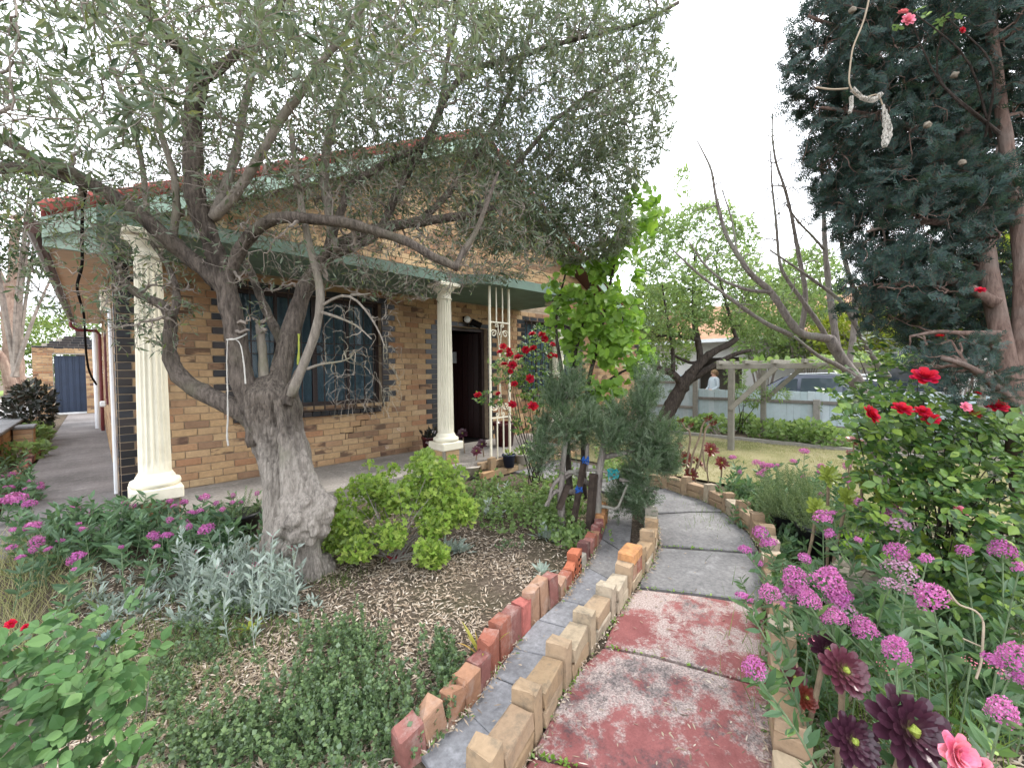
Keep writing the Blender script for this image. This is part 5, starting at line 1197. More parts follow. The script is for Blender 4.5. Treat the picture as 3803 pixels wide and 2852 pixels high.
tree('almond_tree', 'leaning almond tree with black trunk at the edge of the lawn', [
    ([(2440,1612),(2465,1560),(2509,1476),(2537,1428),(2566,1389)], 9.3, 9.1, 62, 44), ([(2540,1440),(2533,1423),(2494,1384),(2436,1365)], 9.2, 9.0, 34, 22),
    ([(2560,1395),(2615,1331),(2660,1300),(2711,1278),(2740,1254)], 9.1, 8.8, 36, 20), ([(2550,1420),(2624,1375),(2720,1317),(2790,1300)], 9.2, 8.7, 28, 12),
    ([(2600,1345),(2600,1300),(2590,1265),(2578,1200),(2575,1100),(2580,950)], 9.1, 9.2, 26, 8), ([(2590,1262),(2540,1250),(2480,1245),(2440,1250)], 9.1, 8.8, 16, 8), ([(2735,1258),(2725,1230),(2690,1100),(2650,950)], 8.8, 9.0, 14, 6), ([(2610,1340),(2570,1350),(2520,1330),(2490,1310)], 9.1, 9.3, 14, 8), ([(2500,1380),(2500,1300),(2480,1200),(2460,1060)], 9.0, 9.2, 16, 6)],
    MAT['dark_bark'], MAT['almond_leaf'], [(2480, 1120, 8.8, (0.85, 1.0, 1.0), 50, 900, 1.0, 0.10), (2680, 1080, 9.0, (0.9, 0.95, 1.0), 50, 900, 1.0, 0.10), (2850, 1140, 9.4, (0.9, 0.9, 0.9), 40, 850, 1.0, 0.10), (2420, 900, 9.0, (0.5, 0.8, 0.6), 20, 380, 1.1, 0.11), (2620, 850, 9.2, (0.8, 0.6, 0.6), 18, 380, 1.1, 0.11), (2540, 690, 9.2, (0.2, 0.5, 0.2), 6, 40, 1.2, 0.11), (3000, 1060, 9.6, (0.7, 0.9, 0.8), 24, 700, 1.0, 0.11), (2780, 950, 9.2, (0.25, 0.9, 0.3), 10, 110, 1.2, 0.11)], RH, 0.34, step=0.045, up=0.0, spread=0.9)
tree('bare_fruit_tree', 'leafless fruit tree with lichened branches fanning up before the pergola', [
    ([(3290,1790),(3262,1650),(3235,1520),(3180,1415),(3110,1310),(3080,1255)], 4.3, 4.2, 67, 36), ([(3082,1259),(3040,1250),(2971,1245),(2930,1190),(2866,1085),(2784,1017),(2693,872),(2654,713),(2645,631),(2589,523)], 4.2, 4.0, 31, 4),
    ([(3110,1310),(3100,1230),(3079,1075),(3064,930),(3059,786),(3054,641),(3052,496)], 4.2, 4.4, 27, 5), ([(2971,1245),(2990,1150),(2992,1075),(2963,930),(2939,795),(2915,699),(2881,607),(2866,506),(2871,410)], 4.2, 4.1, 20, 4),
    ([(3080,1270),(3040,1200),(2963,1094),(2895,998),(2881,810),(2866,689),(2862,560)], 4.2, 3.9, 18, 4), ([(2940,1245),(2838,1200),(2712,1109),(2587,1012),(2500,930)], 4.15, 3.9, 18, 6), ([(2866,1085),(2780,1080),(2678,1041),(2611,979),(2560,900)], 4.1, 4.0, 14, 5),
    ([(3180,1400),(3100,1350),(3050,1330),(3010,1300),(2950,1250)], 4.2, 4.0, 20, 9), ([(3150,1370),(3170,1250),(3180,1100),(3130,950),(3110,760),(3080,600),(3000,460)], 4.25, 4.5, 23, 5), ([(3064,930),(3010,870),(2960,820),(2920,760)], 4.3, 4.1, 10, 5), ([(2784,1017),(2740,960),(2720,820),(2680,700)], 4.05, 4.2, 9, 4), ([(3300,1400),(3240,1330),(3190,1230),(3130,1120),(2950,990),(2860,930)], 4.0, 3.8, 20, 6)],
    MAT['lichen_bark'], None, [(2660, 800, 4.1, (0.22, 0.55, 0.2), 16, 90, 0, 0), (2900, 720, 4.2, (0.32, 0.8, 0.3), 60, 300, 0, 0), (3060, 720, 4.4, (0.28, 0.8, 0.3), 44, 220, 0, 0), (2850, 1050, 4.1, (0.5, 0.4, 0.3), 14, 100, 0, 0), (2990, 560, 4.3, (0.2, 0.45, 0.3), 10, 50, 0, 0)], rm=(0.0075, 0.004), lift=0.2)

# ------------------------------------------------------------------ cypress at the right
MAT['cypress'] = M_leaf('cypress scale leaf', [(0.024,0.048,0.044),(0.036,0.068,0.058),(0.062,0.105,0.08),(0.038,0.062,0.066),(0.085,0.072,0.055)], None, 0.6, 0.2, 0.2)
cy = thing('cypress_tree', 'tall dark cypress with reddish-brown trunk at the right edge', 'tree'); cs = Skel()
for i, (pts, d0, d1, w0, w1) in enumerate([([(3870,2300),(3830,2000),(3798,1787),(3771,1543),(3722,1271),(3690,1108),(3662,995),(3644,844),(3600,600),(3550,300),(3500,0),(3470,-300)], 2.3, 2.9, 80, 40),
        ([(3771,1500),(3680,1420),(3600,1360),(3500,1330)], 2.35, 2.2, 36, 14), ([(3700,1130),(3640,1090),(3560,1050),(3460,1040),(3300,1060)], 2.5, 2.6, 40, 16), ([(3715,1240),(3600,1240),(3480,1230),(3380,1250)], 2.45, 2.5, 26, 10), ([(3760,1500),(3800,1100),(3780,800),(3740,560),(3690,200),(3660,-100)], 2.5, 2.7, 50, 30), ([(3600,600),(3400,480),(3200,420),(3050,400)], 2.8, 2.9, 34, 10), ([(3550,300),(3350,200),(3150,120),(3000,60)], 2.85, 2.9, 30, 10), ([(3640,850),(3500,820),(3350,830),(3220,860)], 2.7, 2.7, 30, 10)]):
    k = 4*len(pts); Q = smooth_path(pxpath(pts, d0, d1), k); r = np.linspace(w0*d0, w1*d1, k)/2/FPX
    MB().tube(Q, r*(1 + 0.05*rng.normal(size=k)), 14, noise=0.04).obj('trunk' if i in (0, 4) else 'branch', MAT['cypress_bark'], cy, True); cs.add(Q, r)
ctm, clm = MB(), MB()
for (x, y, d, r, n1, n2, sz) in [(3480, 250, 3.0, (0.75, 0.8, 0.6), 60, 1050, 0.19), (3250, 500, 2.95, (0.45, 0.55, 0.45), 40, 620, 0.18), (3100, 200, 3.0, (0.30, 0.5, 0.4), 26, 380, 0.18), (3420, 800, 2.8, (0.5, 0.45, 0.4), 40, 640, 0.18), (3350, 1080, 2.7, (0.34, 0.28, 0.3), 26, 380, 0.16), (3620, 1150, 2.9, (0.5, 0.4, 0.35), 30, 420, 0.17), (3720, 500, 3.1, (0.5, 0.8, 0.5), 40, 640, 0.19), (3540, 1330, 2.4, (0.22, 0.14, 0.2), 10, 90, 0.12), (3640, 1420, 2.3, (0.16, 0.14, 0.15), 8, 70, 0.11), (3230, 700, 2.9, (0.28, 0.3, 0.3), 16, 240, 0.16), (3550, -200, 3.0, (0.9, 0.6, 0.7), 30, 420, 0.22)]:
    c = PX(x, y, d); grow(cs, ell(c, r, n1, 0.2), ctm, 0.012, 0.004, 6, 0.1, 0.0, 4, 0.6); tw = grow(cs, ell(c, r, int(n2*1.35), 0.2), ctm, 0.005, 0.0015, 5, 0.1, 0.0, 3, 0.7)
    for Q in tw:
        m_ = min(3, len(Q) - 1); P = Q[-m_:]; D = (Q[-1] - Q[0])/np.linalg.norm(Q[-1] - Q[0]) + rng.normal(size=(m_, 3))*0.55 + np.array([0, 0, 0.25])
        clm.scat(CON, P, D, rnd_dirs(m_)*0.8 + np.array([-0.5, -0.3, 0.3]), sz*rng.uniform(0.42, 0.75, m_), sz*rng.uniform(0.4, 0.85, m_))
tag(ctm.obj('twigs', MAT['cypress_bark'], cy), kind='stuff'); clm.obj('crown', MAT['cypress'], cy)
MAT['cone'] = M_plain('cypress cone', (0.22, 0.19, 0.15), 0.85, 0.2, 0.3, 40, 0.4, 60)
for x, y, d in ((3165, 40, 2.45), (3545, 280, 2.5), (3445, 465, 2.4), (3572, 605, 2.45)):
    m_ = MB(); lump(PX(x, y, d), 0.019, m_, 0.9); m_.obj('cone', MAT['cone'], cy, True)
# dead twig with cobweb hanging before it
dt = thing('dead_hanging_twig', 'pale dead twig with grey cobweb hanging in front of the cypress', 'twig')
MAT['straw'] = M_plain('pale dead stem', (0.33, 0.27, 0.20), 0.9, 0.15, 0.2, 20)
MB().tube(smooth_path(pxpath([(3235,-60),(3226,10),(3205,90),(3165,180),(3150,310),(3165,345),(3210,372),(3262,340),(3278,390)], 1.9, 1.9), 30), np.linspace(0.0036, 0.003, 30), 6).obj('stem', MAT['straw'], dt)
MB().tube(smooth_path(pxpath([(3150,330),(3090,335),(3030,325)], 1.9, 1.95), 8), 0.004, 5).obj('side_stem', MAT['straw'], dt)
def web_mat():
    t = NT('cobweb'); t.base((0.5, 0.47, 0.42), 0.9, 0.1); tr = t.n('ShaderNodeBsdfTransparent'); ms = t.n('ShaderNodeMixShader')
    t.l(t.ramp(t.noise(160, 5, 0.8, stretch=(1, 1, 0.3)), [(0.42, (0, 0, 0)), (0.55, (0.85,)*3)]), ms.inputs['Fac']); t.l(tr.outputs[0], ms.inputs[1]); t.l(t.b.outputs[0], ms.inputs[2]); t.l(ms.outputs[0], t.out.inputs['Surface']); return t.m
MAT['web'] = web_mat()
MB().tube(smooth_path(pxpath([(3280,390),(3292,450),(3298,490),(3285,545)], 1.9, 1.9), 14), np.interp(np.linspace(0, 1, 14), [0, 0.7, 1], [0.005, 0.019, 0.010]), 12, noise=0.18).obj('web', MAT['web'], dt)
MB().tube(smooth_path(pxpath([(3165,330),(3200,365),(3250,375),(3270,350)], 1.9, 1.9), 12), np.linspace(0.008, 0.012, 12), 10, noise=0.2).obj('web', MAT['web'], dt)
MB().tube(smooth_path(pxpath([(3160,360),(3165,390),(3155,420)], 1.9, 1.9), 8), 0.008, 8, noise=0.25).obj('web', MAT['web'], dt)
# ------------------------------------------------------------------ background trees
MAT['far_leaf'] = M_leaf('far foliage', [(0.07,0.12,0.035),(0.12,0.18,0.05),(0.17,0.24,0.07),(0.20,0.25,0.08)], None, 0.6, 0.35)
MAT['dark_leaf'] = M_leaf('dark foliage', [(0.018,0.035,0.015),(0.035,0.06,0.022),(0.05,0.08,0.03)], None, 0.55, 0.25)
MAT['lime_leaf'] = M_leaf('yellow green foliage', [(0.17,0.22,0.03),(0.25,0.30,0.04),(0.33,0.36,0.06)], None, 0.55, 0.4)
MAT['plum_leaf'] = M_leaf('dark purple green foliage', [(0.014,0.018,0.014),(0.025,0.03,0.02),(0.04,0.03,0.025)], None, 0.4, 0.15)
tree('gum_tree', 'forked gum tree with peeling reddish bark beyond the drive', [([(60,1478),(52,1400),(48,1250),(35,1130),(20,1060)], 17, 17, 62, 44), ([(22,1080),(-10,1020),(-60,930)], 17, 17, 36, 24), ([(34,1120),(46,1060),(52,1000),(50,900),(70,800)], 17, 17, 34, 20), ([(45,1440),(20,1360),(-5,1310),(-60,1290)], 16.5, 16, 34, 26), ([(40,1010),(150,960),(260,900)], 17, 16, 14, 8)],
     MAT['gum_bark'], MAT['far_leaf'], [(60, 750, 17, (2.2, 1.4, 1.6), 40, 260, 1.0, 0.2), (260, 980, 18, (1.4, 0.9, 1.2), 24, 120, 0.7, 0.16), (180, 1180, 20, (1.6, 0.7, 1.2), 24, 200, 0.9, 0.17)], RH, 0.35, step=0.11, rm=(0.05, 0.02))
tree('bare_street_tree', 'leafless street tree showing above the brick gateway', [([(300,1330),(298,1240),(280,1180),(240,1120)], 24, 24, 26, 16), ([(290,1210),(320,1140),(330,1060)], 24, 24, 12, 6), ([(270,1160),(210,1060),(180,960)], 24, 24, 12, 5)], MAT['dark_bark'], None, [(230, 1060, 24, (2.4, 2.0, 1.5), 40, 260, 0, 0)], rm=(0.03, 0.018))
def bushy(name, label, cat, base, ells, n, L, W, mat, tpl=RH, stem=MAT['twig'], group=None, shell=0.35, out=0.7, up=0.35, stems=14, r0=0.012, limit=0, fol='foliage'):
    "shrub: stems from the base, leaves through the volume facing outwards"
    t = thing(name, label, cat, group=group); sm = MB(); SL = []; base = np.asarray(base, float)
    P = []; C = []; wsum = sum(np.prod(e[1]) for e in ells)
    for c, r in ells:
        k = max(6, int(n*np.prod(r)/wsum)); q = ell(c, r, k, shell); P.append(q); C.append(np.broadcast_to(c, q.shape))
        for s_ in () if (stems == 3 and rng.random() < 0.7) else ell(c, np.asarray(r)*0.8, max(1 if stems < 5 else 3, int(stems*np.prod(r)/wsum)) if stems else 0):
            b = base + rng.normal(size=3)*np.array([0.04, 0.04, 0]); mid = (b*0.5 + s_*0.5) + rng.normal(size=3)*0.04; mid[2] = b[2] + (s_[2] - b[2])*0.6
            SL.append(smooth_path([b, mid, s_], 8))
    P = np.vstack(P); C = np.vstack(C); D = P - C; D /= np.linalg.norm(D, axis=1)[:, None] + 1e-9
    D = D*out + rnd_dirs(len(P))*0.7 + np.array([0, 0, up]); N = (P - C)/(np.linalg.norm(P - C, axis=1)[:, None] + 1e-9)*0.6 + rnd_dirs(len(P))*0.5 + np.array([0, 0, 0.7])
    if len(SL) <= 20:
        for Q in SL: MB().tube(Q, np.linspace(r0, r0*0.3, 8), 5).obj('stem', stem, t)
    else:
        for Q in SL: sm.tube(Q, np.linspace(r0, r0*0.3, 8), 5)
        tag(sm.obj('stems', stem, t), kind='stuff')
    s_ = rng.uniform(0.65, 1.25, len(P))
    if limit: leafset(t, tpl, P, D, N, L*s_, mat, limit, W/L)
    else: MB().scat(tpl, P, D, N, W*s_, L*s_).obj(fol, mat, t)
    return t
bushy('dark_hedge_tree', 'tall dark tree behind the olive at the far left', 'tree', PX(60, 1400, 11), [(PX(40, 800, 11), (1.3, 1.6, 1.0)), (PX(130, 930, 11), (0.7, 0.7, 0.7))], 2600, 0.16, 0.06, MAT['dark_leaf'], stems=8, r0=0.06)
bushy('street_shrubs', 'pale green trees across the street above the gateway', 'tree', PX(200, 1450, 30), [(PX(220, 1260, 30), (3.0, 1.6, 2.0)), (PX(80, 1250, 30), (1.8, 1.4, 2.0)), (PX(150, 1390, 30), (2.6, 1.0, 2))], 3200, 0.3, 0.16, MAT['far_leaf'], stems=8, r0=0.06)
bushy('dark_shrub', 'glossy dark purple-green shrub beside the side path', 'shrub', (-0.93, 12.6, 0), [(np.array([-0.92, 12.6, 0.62]), (0.36, 0.45, 0.36)), (np.array([-0.85, 12.2, 0.95]), (0.3, 0.25, 0.25))], 900, 0.12, 0.06, MAT['plum_leaf'], LF, stems=10)
bushy('low_green_plant', 'bright green leafy plants in the bed beside the side path', 'plant', (-0.9, 10.4, 0), [(np.array([-0.9, 10.0, 0.12]), (0.16, 0.16, 0.5)), (np.array([-0.88, 11.6, 0.2]), (0.16, 0.22, 0.4)), (np.array([-0.84, 12.4, 0.2]), (0.12, 0.2, 0.3))], 700, 0.09, 0.06, MAT['almond_leaf'], LF, stems=6)
for k, (x, y, d, r, mt, nm, lb) in enumerate([(2450, 1180, 19, (1.6, 1.4, 1.4), 'far_leaf', 'backyard_tree', 'green tree rising behind the almond at the end of the fence'), (2920, 1180, 21, (2.6, 1.7, 1.8), 'far_leaf', 'backyard_tree', 'broad green tree behind the neighbouring house'),
        (3250, 1180, 20, (2.6, 1.5, 1.6), 'lime_leaf', 'backyard_tree', 'yellow-green tree behind the bare fruit tree'), (3560, 1180, 9, (1.5, 0.8, 0.8), 'lime_leaf', 'lime_shrub', 'bright yellow-green shrub glowing behind the cypress trunk'), (3780, 1050, 8, (0.9, 1.0, 0.8), 'lime_leaf', 'lime_shrub', 'yellow-green leaves showing right of the cypress trunk')]):
    if 0: pass
    bushy(nm, lb, 'tree' if 'tree' in nm else 'shrub', GR(x, 1600, -0.3)*0 + np.array([*PX(x, y, d)[:2], -0.3]), [(PX(x, y, d), r)], 1800, 0.028*d**0.6*3.2*0.5 + 0.05, 0.05 + 0.006*d, MAT[mt], RH, stems=14, r0=0.03, shell=0.2)
for x, y, d, r, mt, lb in [(2470, 1290, 14.5, (1.0, 0.75, 0.6), 'far_leaf', 'green shrub leaning over the tall end of the fence'), (2840, 1260, 13.2, (1.15, 0.7, 0.5), 'almond_leaf', 'light green tree behind the parked hatchback'), (2990, 1240, 12.4, (1.2, 0.8, 0.5), 'far_leaf', 'rounded green tree behind the pergola'), (3170, 1250, 11.6, (1.2, 0.8, 0.5), 'lime_leaf', 'yellowish tree right of the parked hatchback')]:
    bushy('driveway_tree', lb, 'tree', np.array([*PX(x, y, d)[:2], -0.35]), [(PX(x, y, d), r), (PX(x - 60, y - 60, d), np.array(r)*0.6)], 1700, 0.16, 0.07, MAT[mt], RH, stems=16, r0=0.03, shell=0.2)
# pergola vine and fence-foot plants
vine = bushy('pergola_vine', 'young leafy vine creeping over the pergola beams', 'vine', (8.3, 2.4, -0.15), [(np.array([8.9, 2.3, 1.42]), (0.8, 0.12, 0.4)), (np.array([8.2, 0.8, 1.42]), (0.5, 0.12, 0.9)), (np.array([9.6, 1.2, 1.42]), (0.6, 0.12, 0.9))], 420, 0.10, 0.085, MAT['almond_leaf'], HEART, stems=0)
bushy('peach_sapling', 'small bright green sapling against the fence', 'shrub', PLX(2740, 1600, 10.4)*np.array([1, 1, 0]) + np.array([0, 0, -0.16]), [(PLX(2790, 1470, 10.2), (0.36, 0.22, 0.3)), (PLX(2880, 1460, 10.2), (0.28, 0.14, 0.25)), (PLX(2730, 1400, 10.4), (0.2, 0.3, 0.2))], 800, 0.12, 0.024, MAT['almond_leaf'], RH, MAT['dark_bark'], stems=4, up=-0.2)
for k, (x, y, rr) in enumerate([(2560, 1590, 0.35), (2660, 1590, 0.4), (2790, 1590, 0.3), (2880, 1610, 0.42), (2960, 1630, 0.42), (3050, 1640, 0.4), (3130, 1650, 0.4)]):
    c = GR(x, y + 25, -0.14); bushy('bedding_plant', f'low leafy green plant at the foot of the fence, {["first","second","third","fourth","fifth","sixth","last"][k]} from the almond trunk', 'plant', c, [(c + np.array([0.3, 0.2, 0.13 + 0.05*(k % 3)]), (rr, 0.20 + 0.05*(k % 2), 0.32))], 420, 0.085, 0.07, MAT['almond_leaf'], LF, stems=8, group='plants along the fence foot')

# ------------------------------------------------------------------ young tree with heart-shaped leaves
MAT['heart_leaf'] = M_leaf('heart leaf', [(0.14,0.26,0.04),(0.20,0.35,0.055),(0.27,0.42,0.075),(0.12,0.23,0.035)], (0.22, 0.34, 0.10), 0.45, 0.42, 0.35)
ht = thing('apricot_sapling', 'young tree with bright green heart-shaped leaves beside the rosemary', 'tree'); hs = Skel()
for i, (pts, w) in enumerate([([(2120,1880),(2104,1600),(2094,1425),(2076,1311),(2058,1211),(2090,1050),(2120,950)], 26), ([(2170,1850),(2165,1600),(2180,1430),(2230,1250),(2260,1080),(2300,900),(2350,760)], 22), ([(2180,1470),(2250,1420),(2310,1380),(2390,1350)], 16), ([(2100,1500),(2140,1300),(2190,1100),(2200,950)], 14)]):
    Q = smooth_path(pxpath(pts, 4.75, 4.75), 24); r = np.linspace(w, 5, 24)*4.75/2/FPX; MB().tube(Q, r, 8, noise=0.04).obj('trunk' if i == 0 else 'branch', MAT['dark_bark'], ht, True); hs.add(Q, r)
hm = MB(); tw = []
for (x, y, r, n) in [(2150, 1050, (0.35, 0.35, 0.3), 34), (2270, 1180, (0.42, 0.35, 0.35), 44), (2330, 1330, (0.3, 0.2, 0.25), 22), (2200, 1290, (0.35, 0.22, 0.3), 26), (2300, 950, (0.3, 0.35, 0.3), 24), (2360, 800, (0.25, 0.4, 0.25), 24), (2130, 1180, (0.3, 0.3, 0.3), 26), (2230, 1430, (0.3, 0.12, 0.2), 10), (2180, 1520, (0.3, 0.2, 0.2), 8)]:
    tw += grow(hs, ell(PX(x, y, 4.75), r, n, 0.2), hm, 0.006, 0.002, 6, 0.12, 0.1, 4)
hm.obj('twigs', MAT['dark_bark'], ht)
P = np.vstack([Q[[2, 3, 4, 5]] for Q in tw]); P = np.vstack([P, P[rng.random(len(P)) < 0.6]]); n = len(P); P = P + rng.normal(size=(n, 3))*0.045
leafset(ht, HEART, P, rnd_dirs(n)*0.7 + np.array([-0.3, -0.3, -0.35]), rnd_dirs(n)*0.5 + np.array([-0.4, -0.4, 0.5]), rng.uniform(0.07, 0.125, n), MAT['heart_leaf'], 300, 0.95)

# ------------------------------------------------------------------ rosemary
MAT['rosemary'] = M_leaf('rosemary needle', [(0.03,0.065,0.028),(0.055,0.105,0.045),(0.09,0.15,0.065),(0.14,0.20,0.10)], (0.13, 0.18, 0.11), 0.55, 0.15)
rm = thing('rosemary_bush', 'large grey-green rosemary bush sprawling over the brick edging', 'shrub')
sp = MB(); wd = MB(); rs = Skel(); d = 4.1
for pts, w in [([(2215,2010),(2215,1850),(2230,1720),(2250,1600)], 40), ([(2085,1960),(2085,1760),(2100,1640)], 34), ([(2190,1800),(2120,1740),(2050,1800),(2035,1880)], 20), ([(2150,1830),(2060,1820),(2025,1880)], 22), ([(2090,1780),(2140,1745),(2230,1745),(2290,1770)], 16), ([(2230,1700),(2330,1680),(2420,1640)], 22), ([(2180,1880),(2260,1880),(2290,1900),(2330,1800)], 14), ([(2300,1780),(2380,1800),(2440,1830)], 14), ([(2180,1650),(2180,1740),(2150,1780)], 18)]:
    Q = smooth_path(pxpath(pts, d, d - 0.1), 14); r = np.linspace(w, w*0.5, 14)*d/2/FPX; wd.tube(Q, r, 8, noise=0.06); rs.add(Q, r)
wd.obj('trunk', MAT['lichen_bark'], rm, True)
rt = MB()
for (x, y, r, n) in [(2110, 1540, (0.26, 0.30, 0.3), 520), (2240, 1580, (0.22, 0.24, 0.3), 460), (2370, 1560, (0.22, 0.34, 0.3), 520), (2400, 1730, (0.20, 0.30, 0.28), 480), (2350, 1850, (0.16, 0.16, 0.2), 240), (2030, 1660, (0.13, 0.2, 0.18), 120), (2450, 1650, (0.12, 0.3, 0.2), 180), (2100, 1430, (0.12, 0.14, 0.15), 70), (2400, 1420, (0.12, 0.16, 0.15), 70)]:
    n = int(n*2.3); c0 = PX(x, y, d); cc = ell(c0, r, max(5, n//95), 0.3)
    for c in cc:
        k = int(n/len(cc)*rng.uniform(0.6, 1.4)); q = rng.uniform(0.07, 0.13); T = ell(c, (q, q*1.35, q), k, 0.1); tw = grow(rs, T[:max(2, k//5)], rt, 0.006, 0.0018, 5, 0.1, 0.1, 3)
        sp.scat(SPR, T, (T - c)*2.0 + (c - c0)*0.5 + np.array([0, 0, 0.35]) + rnd_dirs(k)*0.35, rnd_dirs(k), rng.uniform(0.09, 0.12, k), rng.uniform(0.08, 0.14, k))
tag(rt.obj('twigs', MAT['lichen_bark'], rm), kind='stuff'); sp.obj('foliage', MAT['rosemary'], rm)
st = thing('support_stakes', 'dark timber stakes propping the rosemary trunk, tied with blue twine', 'stake')
MAT['oldwood'] = M_plain('blackened timber', (0.06, 0.045, 0.037), 0.9, 0.1, 0.4, 14, 0.5, 40)
MAT['bluetwine'] = M_plain('blue twine', (0.02, 0.09, 0.33), 0.7, 0.2); MAT['tealtwine'] = M_plain('teal twine', (0.03, 0.28, 0.30), 0.7, 0.2)
for a, b, w in (((2168, 1720), (2125, 1970), 0.045), ((2110, 1800), (2075, 1890), 0.05), ((2205, 1760), (2190, 1960), 0.06)): MB().bar(PX(*a, 3.98), PX(*b, 3.98), w).obj('stake', MAT['oldwood'], st)
for x, y, mt in ((2150, 1820, 'bluetwine'), (2175, 1710, 'bluetwine'), (2278, 1760, 'tealtwine')):
    c = PX(x, y, 3.93); t = np.linspace(0, 9*np.pi, 60); MB().tube([c + np.array([0.03*math.cos(u) + 0.006*rng.normal(), 0.03*math.sin(u), 0.018*math.sin(u*0.3) + 0.01*rng.normal()])*(1.6 if mt == 'tealtwine' else 1) for u in t], 0.004, 4).obj('twine', MAT[mt], st)

# ------------------------------------------------------------------ roses
MAT['rose_red'] = M_leaf('red rose petal', [(0.42,0.006,0.018),(0.55,0.012,0.03),(0.36,0.006,0.05)], None, 0.55, 0.15, 0.2)
MAT['rose_pink'] = M_leaf('pink rose petal', [(0.75,0.22,0.32),(0.80,0.30,0.40),(0.72,0.16,0.30)], None, 0.55, 0.2, 0.2)
MAT['rose_leaf'] = M_leaf('rose leaf', [(0.035,0.085,0.024),(0.065,0.14,0.034),(0.13,0.23,0.045),(0.25,0.36,0.06)], (0.13, 0.20, 0.09), 0.35, 0.3, 0.5)
MAT['rose_pale_leaf'] = M_leaf('pale rose leaf', [(0.038,0.095,0.028),(0.065,0.14,0.043),(0.11,0.20,0.065),(0.055,0.12,0.04)], (0.12, 0.18, 0.085), 0.5, 0.16, 0.25)
ROSEM = {k: MB().add(ROSE[0], ROSE[1]).mesh('rose_bloom', MAT[k]) for k in ('rose_red', 'rose_pink')}
def blooms(parent, spots, depth, k='rose_red'):
    for s_ in spots:
        x, y, r = s_[:3]; d = s_[3] if len(s_) > 3 else depth; p = PX(x, y, d); ax = np.array([-0.45, -0.45, 0.75]) + rng.normal(size=3)*0.35; R_ = r*d/FPX
        o = place('rose_bloom', ROSEM[k], parent, mat4=frame(p, np.cross(ax, [0.3, 0.9, 0.1]), ax, R_*1.15))
def compound(P, D, N, size):
    "five leaflets on a stalk"
    PP = []; DD = []; NN = []; SS = []
    for p, d, n, s_ in zip(P, D, N, size):
        d = d/np.linalg.norm(d); x = np.cross(d, n); x /= np.linalg.norm(x) + 1e-9; L_ = s_*2.2
        for t, sg in ((1, 0), (0.72, 1), (0.72, -1), (0.36, 1), (0.36, -1)):
            PP.append(p + d*L_*t*0.6); DD.append(d if sg == 0 else d*0.45 + x*sg); NN.append(n + rng.normal(size=3)*0.25); SS.append(s_*(1 if sg == 0 else 0.85)*rng.uniform(0.8, 1.15))
    return np.array(PP), np.array(DD), np.array(NN), np.array(SS)
def rose(name, label, base, ells, ncl, size, mat, limit, canes, d, stem=MAT['dark_bark'], cr=0.007):
    t = thing(name, label, 'rose'); P = []; cm = MB(); tot = sum(np.prod(e[1]) for e in ells)
    for c, r in ells:
        q = ell(c, r, max(4, int(ncl*np.prod(r)/tot)), 0.3); P.append(q)
        for s_ in ell(c, np.asarray(r)*0.85, max(2, int(canes*np.prod(r)/tot))): 
            b = np.asarray(base) + rng.normal(size=3)*np.array([0.05, 0.05, 0]); mid = b*0.45 + s_*0.55 + rng.normal(size=3)*0.06; cm.tube(smooth_path([b, mid, s_], 9), np.linspace(cr, cr*0.35, 9), 5)
    P = np.vstack(P); n = len(P); tag(cm.obj('canes', stem, t), kind='stuff')
    D = rnd_dirs(n)*0.9 + np.array([-0.25, -0.25, 0.15]); N = rnd_dirs(n)*0.4 + np.array([-0.3, -0.3, 0.75])
    leafset(t, LF, *compound(P, D, N, rng.uniform(0.8, 1.2, n)*size), mat, limit, 0.74)
    return t
cl = rose('climbing_rose', 'climbing rose with crimson blooms on the iron trellis', GR(1990, 1790, -0.2), [(PX(1900, 1370, 5.5), (0.32, 0.25, 0.2)), (PX(2010, 1280, 5.5), (0.26, 0.22, 0.2)), (PX(1990, 1430, 5.5), (0.25, 0.3, 0.2)), (PX(1830, 1480, 5.4), (0.22, 0.10, 0.15)), (PX(1950, 1560, 5.5), (0.18, 0.2, 0.15)), (PX(1990, 1680, 5.4), (0.12, 0.2, 0.1))], 460, 0.043, MAT['rose_leaf'], 300, 26, 5.5)
blooms(cl, [(1868,1288,12),(1857,1308,10),(1888,1303,12),(1893,1318,13),(1922,1328,13),(1873,1355,13),(1903,1358,15),(1910,1427,12),(1902,1503,14),(1978,1510,18),(1967,1407,15),(1952,1300,13),(1980,1295,13),(1977,1242,12),(2013,1243,13),(2022,1260,12),(2045,1322,12),(2064,1324,11),(2066,1412,13),(1775,1468,13),(1850,1463,9),(1895,1380,9),(2052,1280,10),(1935,1325,8)], 5.3)
rr_ = rose('rose_bush', 'tall rose bush with large dark leaves and red blooms at the right', GR(3500, 2250, -0.2), [(PX(3400, 1560, 2.6), (0.55, 0.16, 0.35)), (PX(3300, 1420, 2.9), (0.28, 0.22, 0.25)), (PX(3560, 1700, 2.5), (0.5, 0.3, 0.4)), (PX(3480, 1950, 2.4), (0.42, 0.35, 0.4)), (PX(3700, 1900, 2.4), (0.35, 0.5, 0.4)), (PX(3350, 1730, 2.7), (0.3, 0.22, 0.3)), (PX(3180, 1480, 3.0), (0.22, 0.14, 0.2)), (PX(3640, 2150, 2.2), (0.35, 0.2, 0.35)), (PX(3220, 1300, 3.1), (0.14, 0.12, 0.15)), (PX(3300, 1540, 2.8), (0.3, 0.14, 0.3)), (PX(3560, 1560, 2.5), (0.35, 0.10, 0.3))], 1150, 0.054, MAT['rose_leaf'], 300, 60, 2.6)
blooms(rr_, [(3432,1402,36),(3230,1540,30),(3348,1522,28),(3425,1530,22),(3455,1558,24),(3610,1535,24),(3700,1512,28),(3490,1250,12),(3640,1080,14),(3630,1462,10)], 2.3)
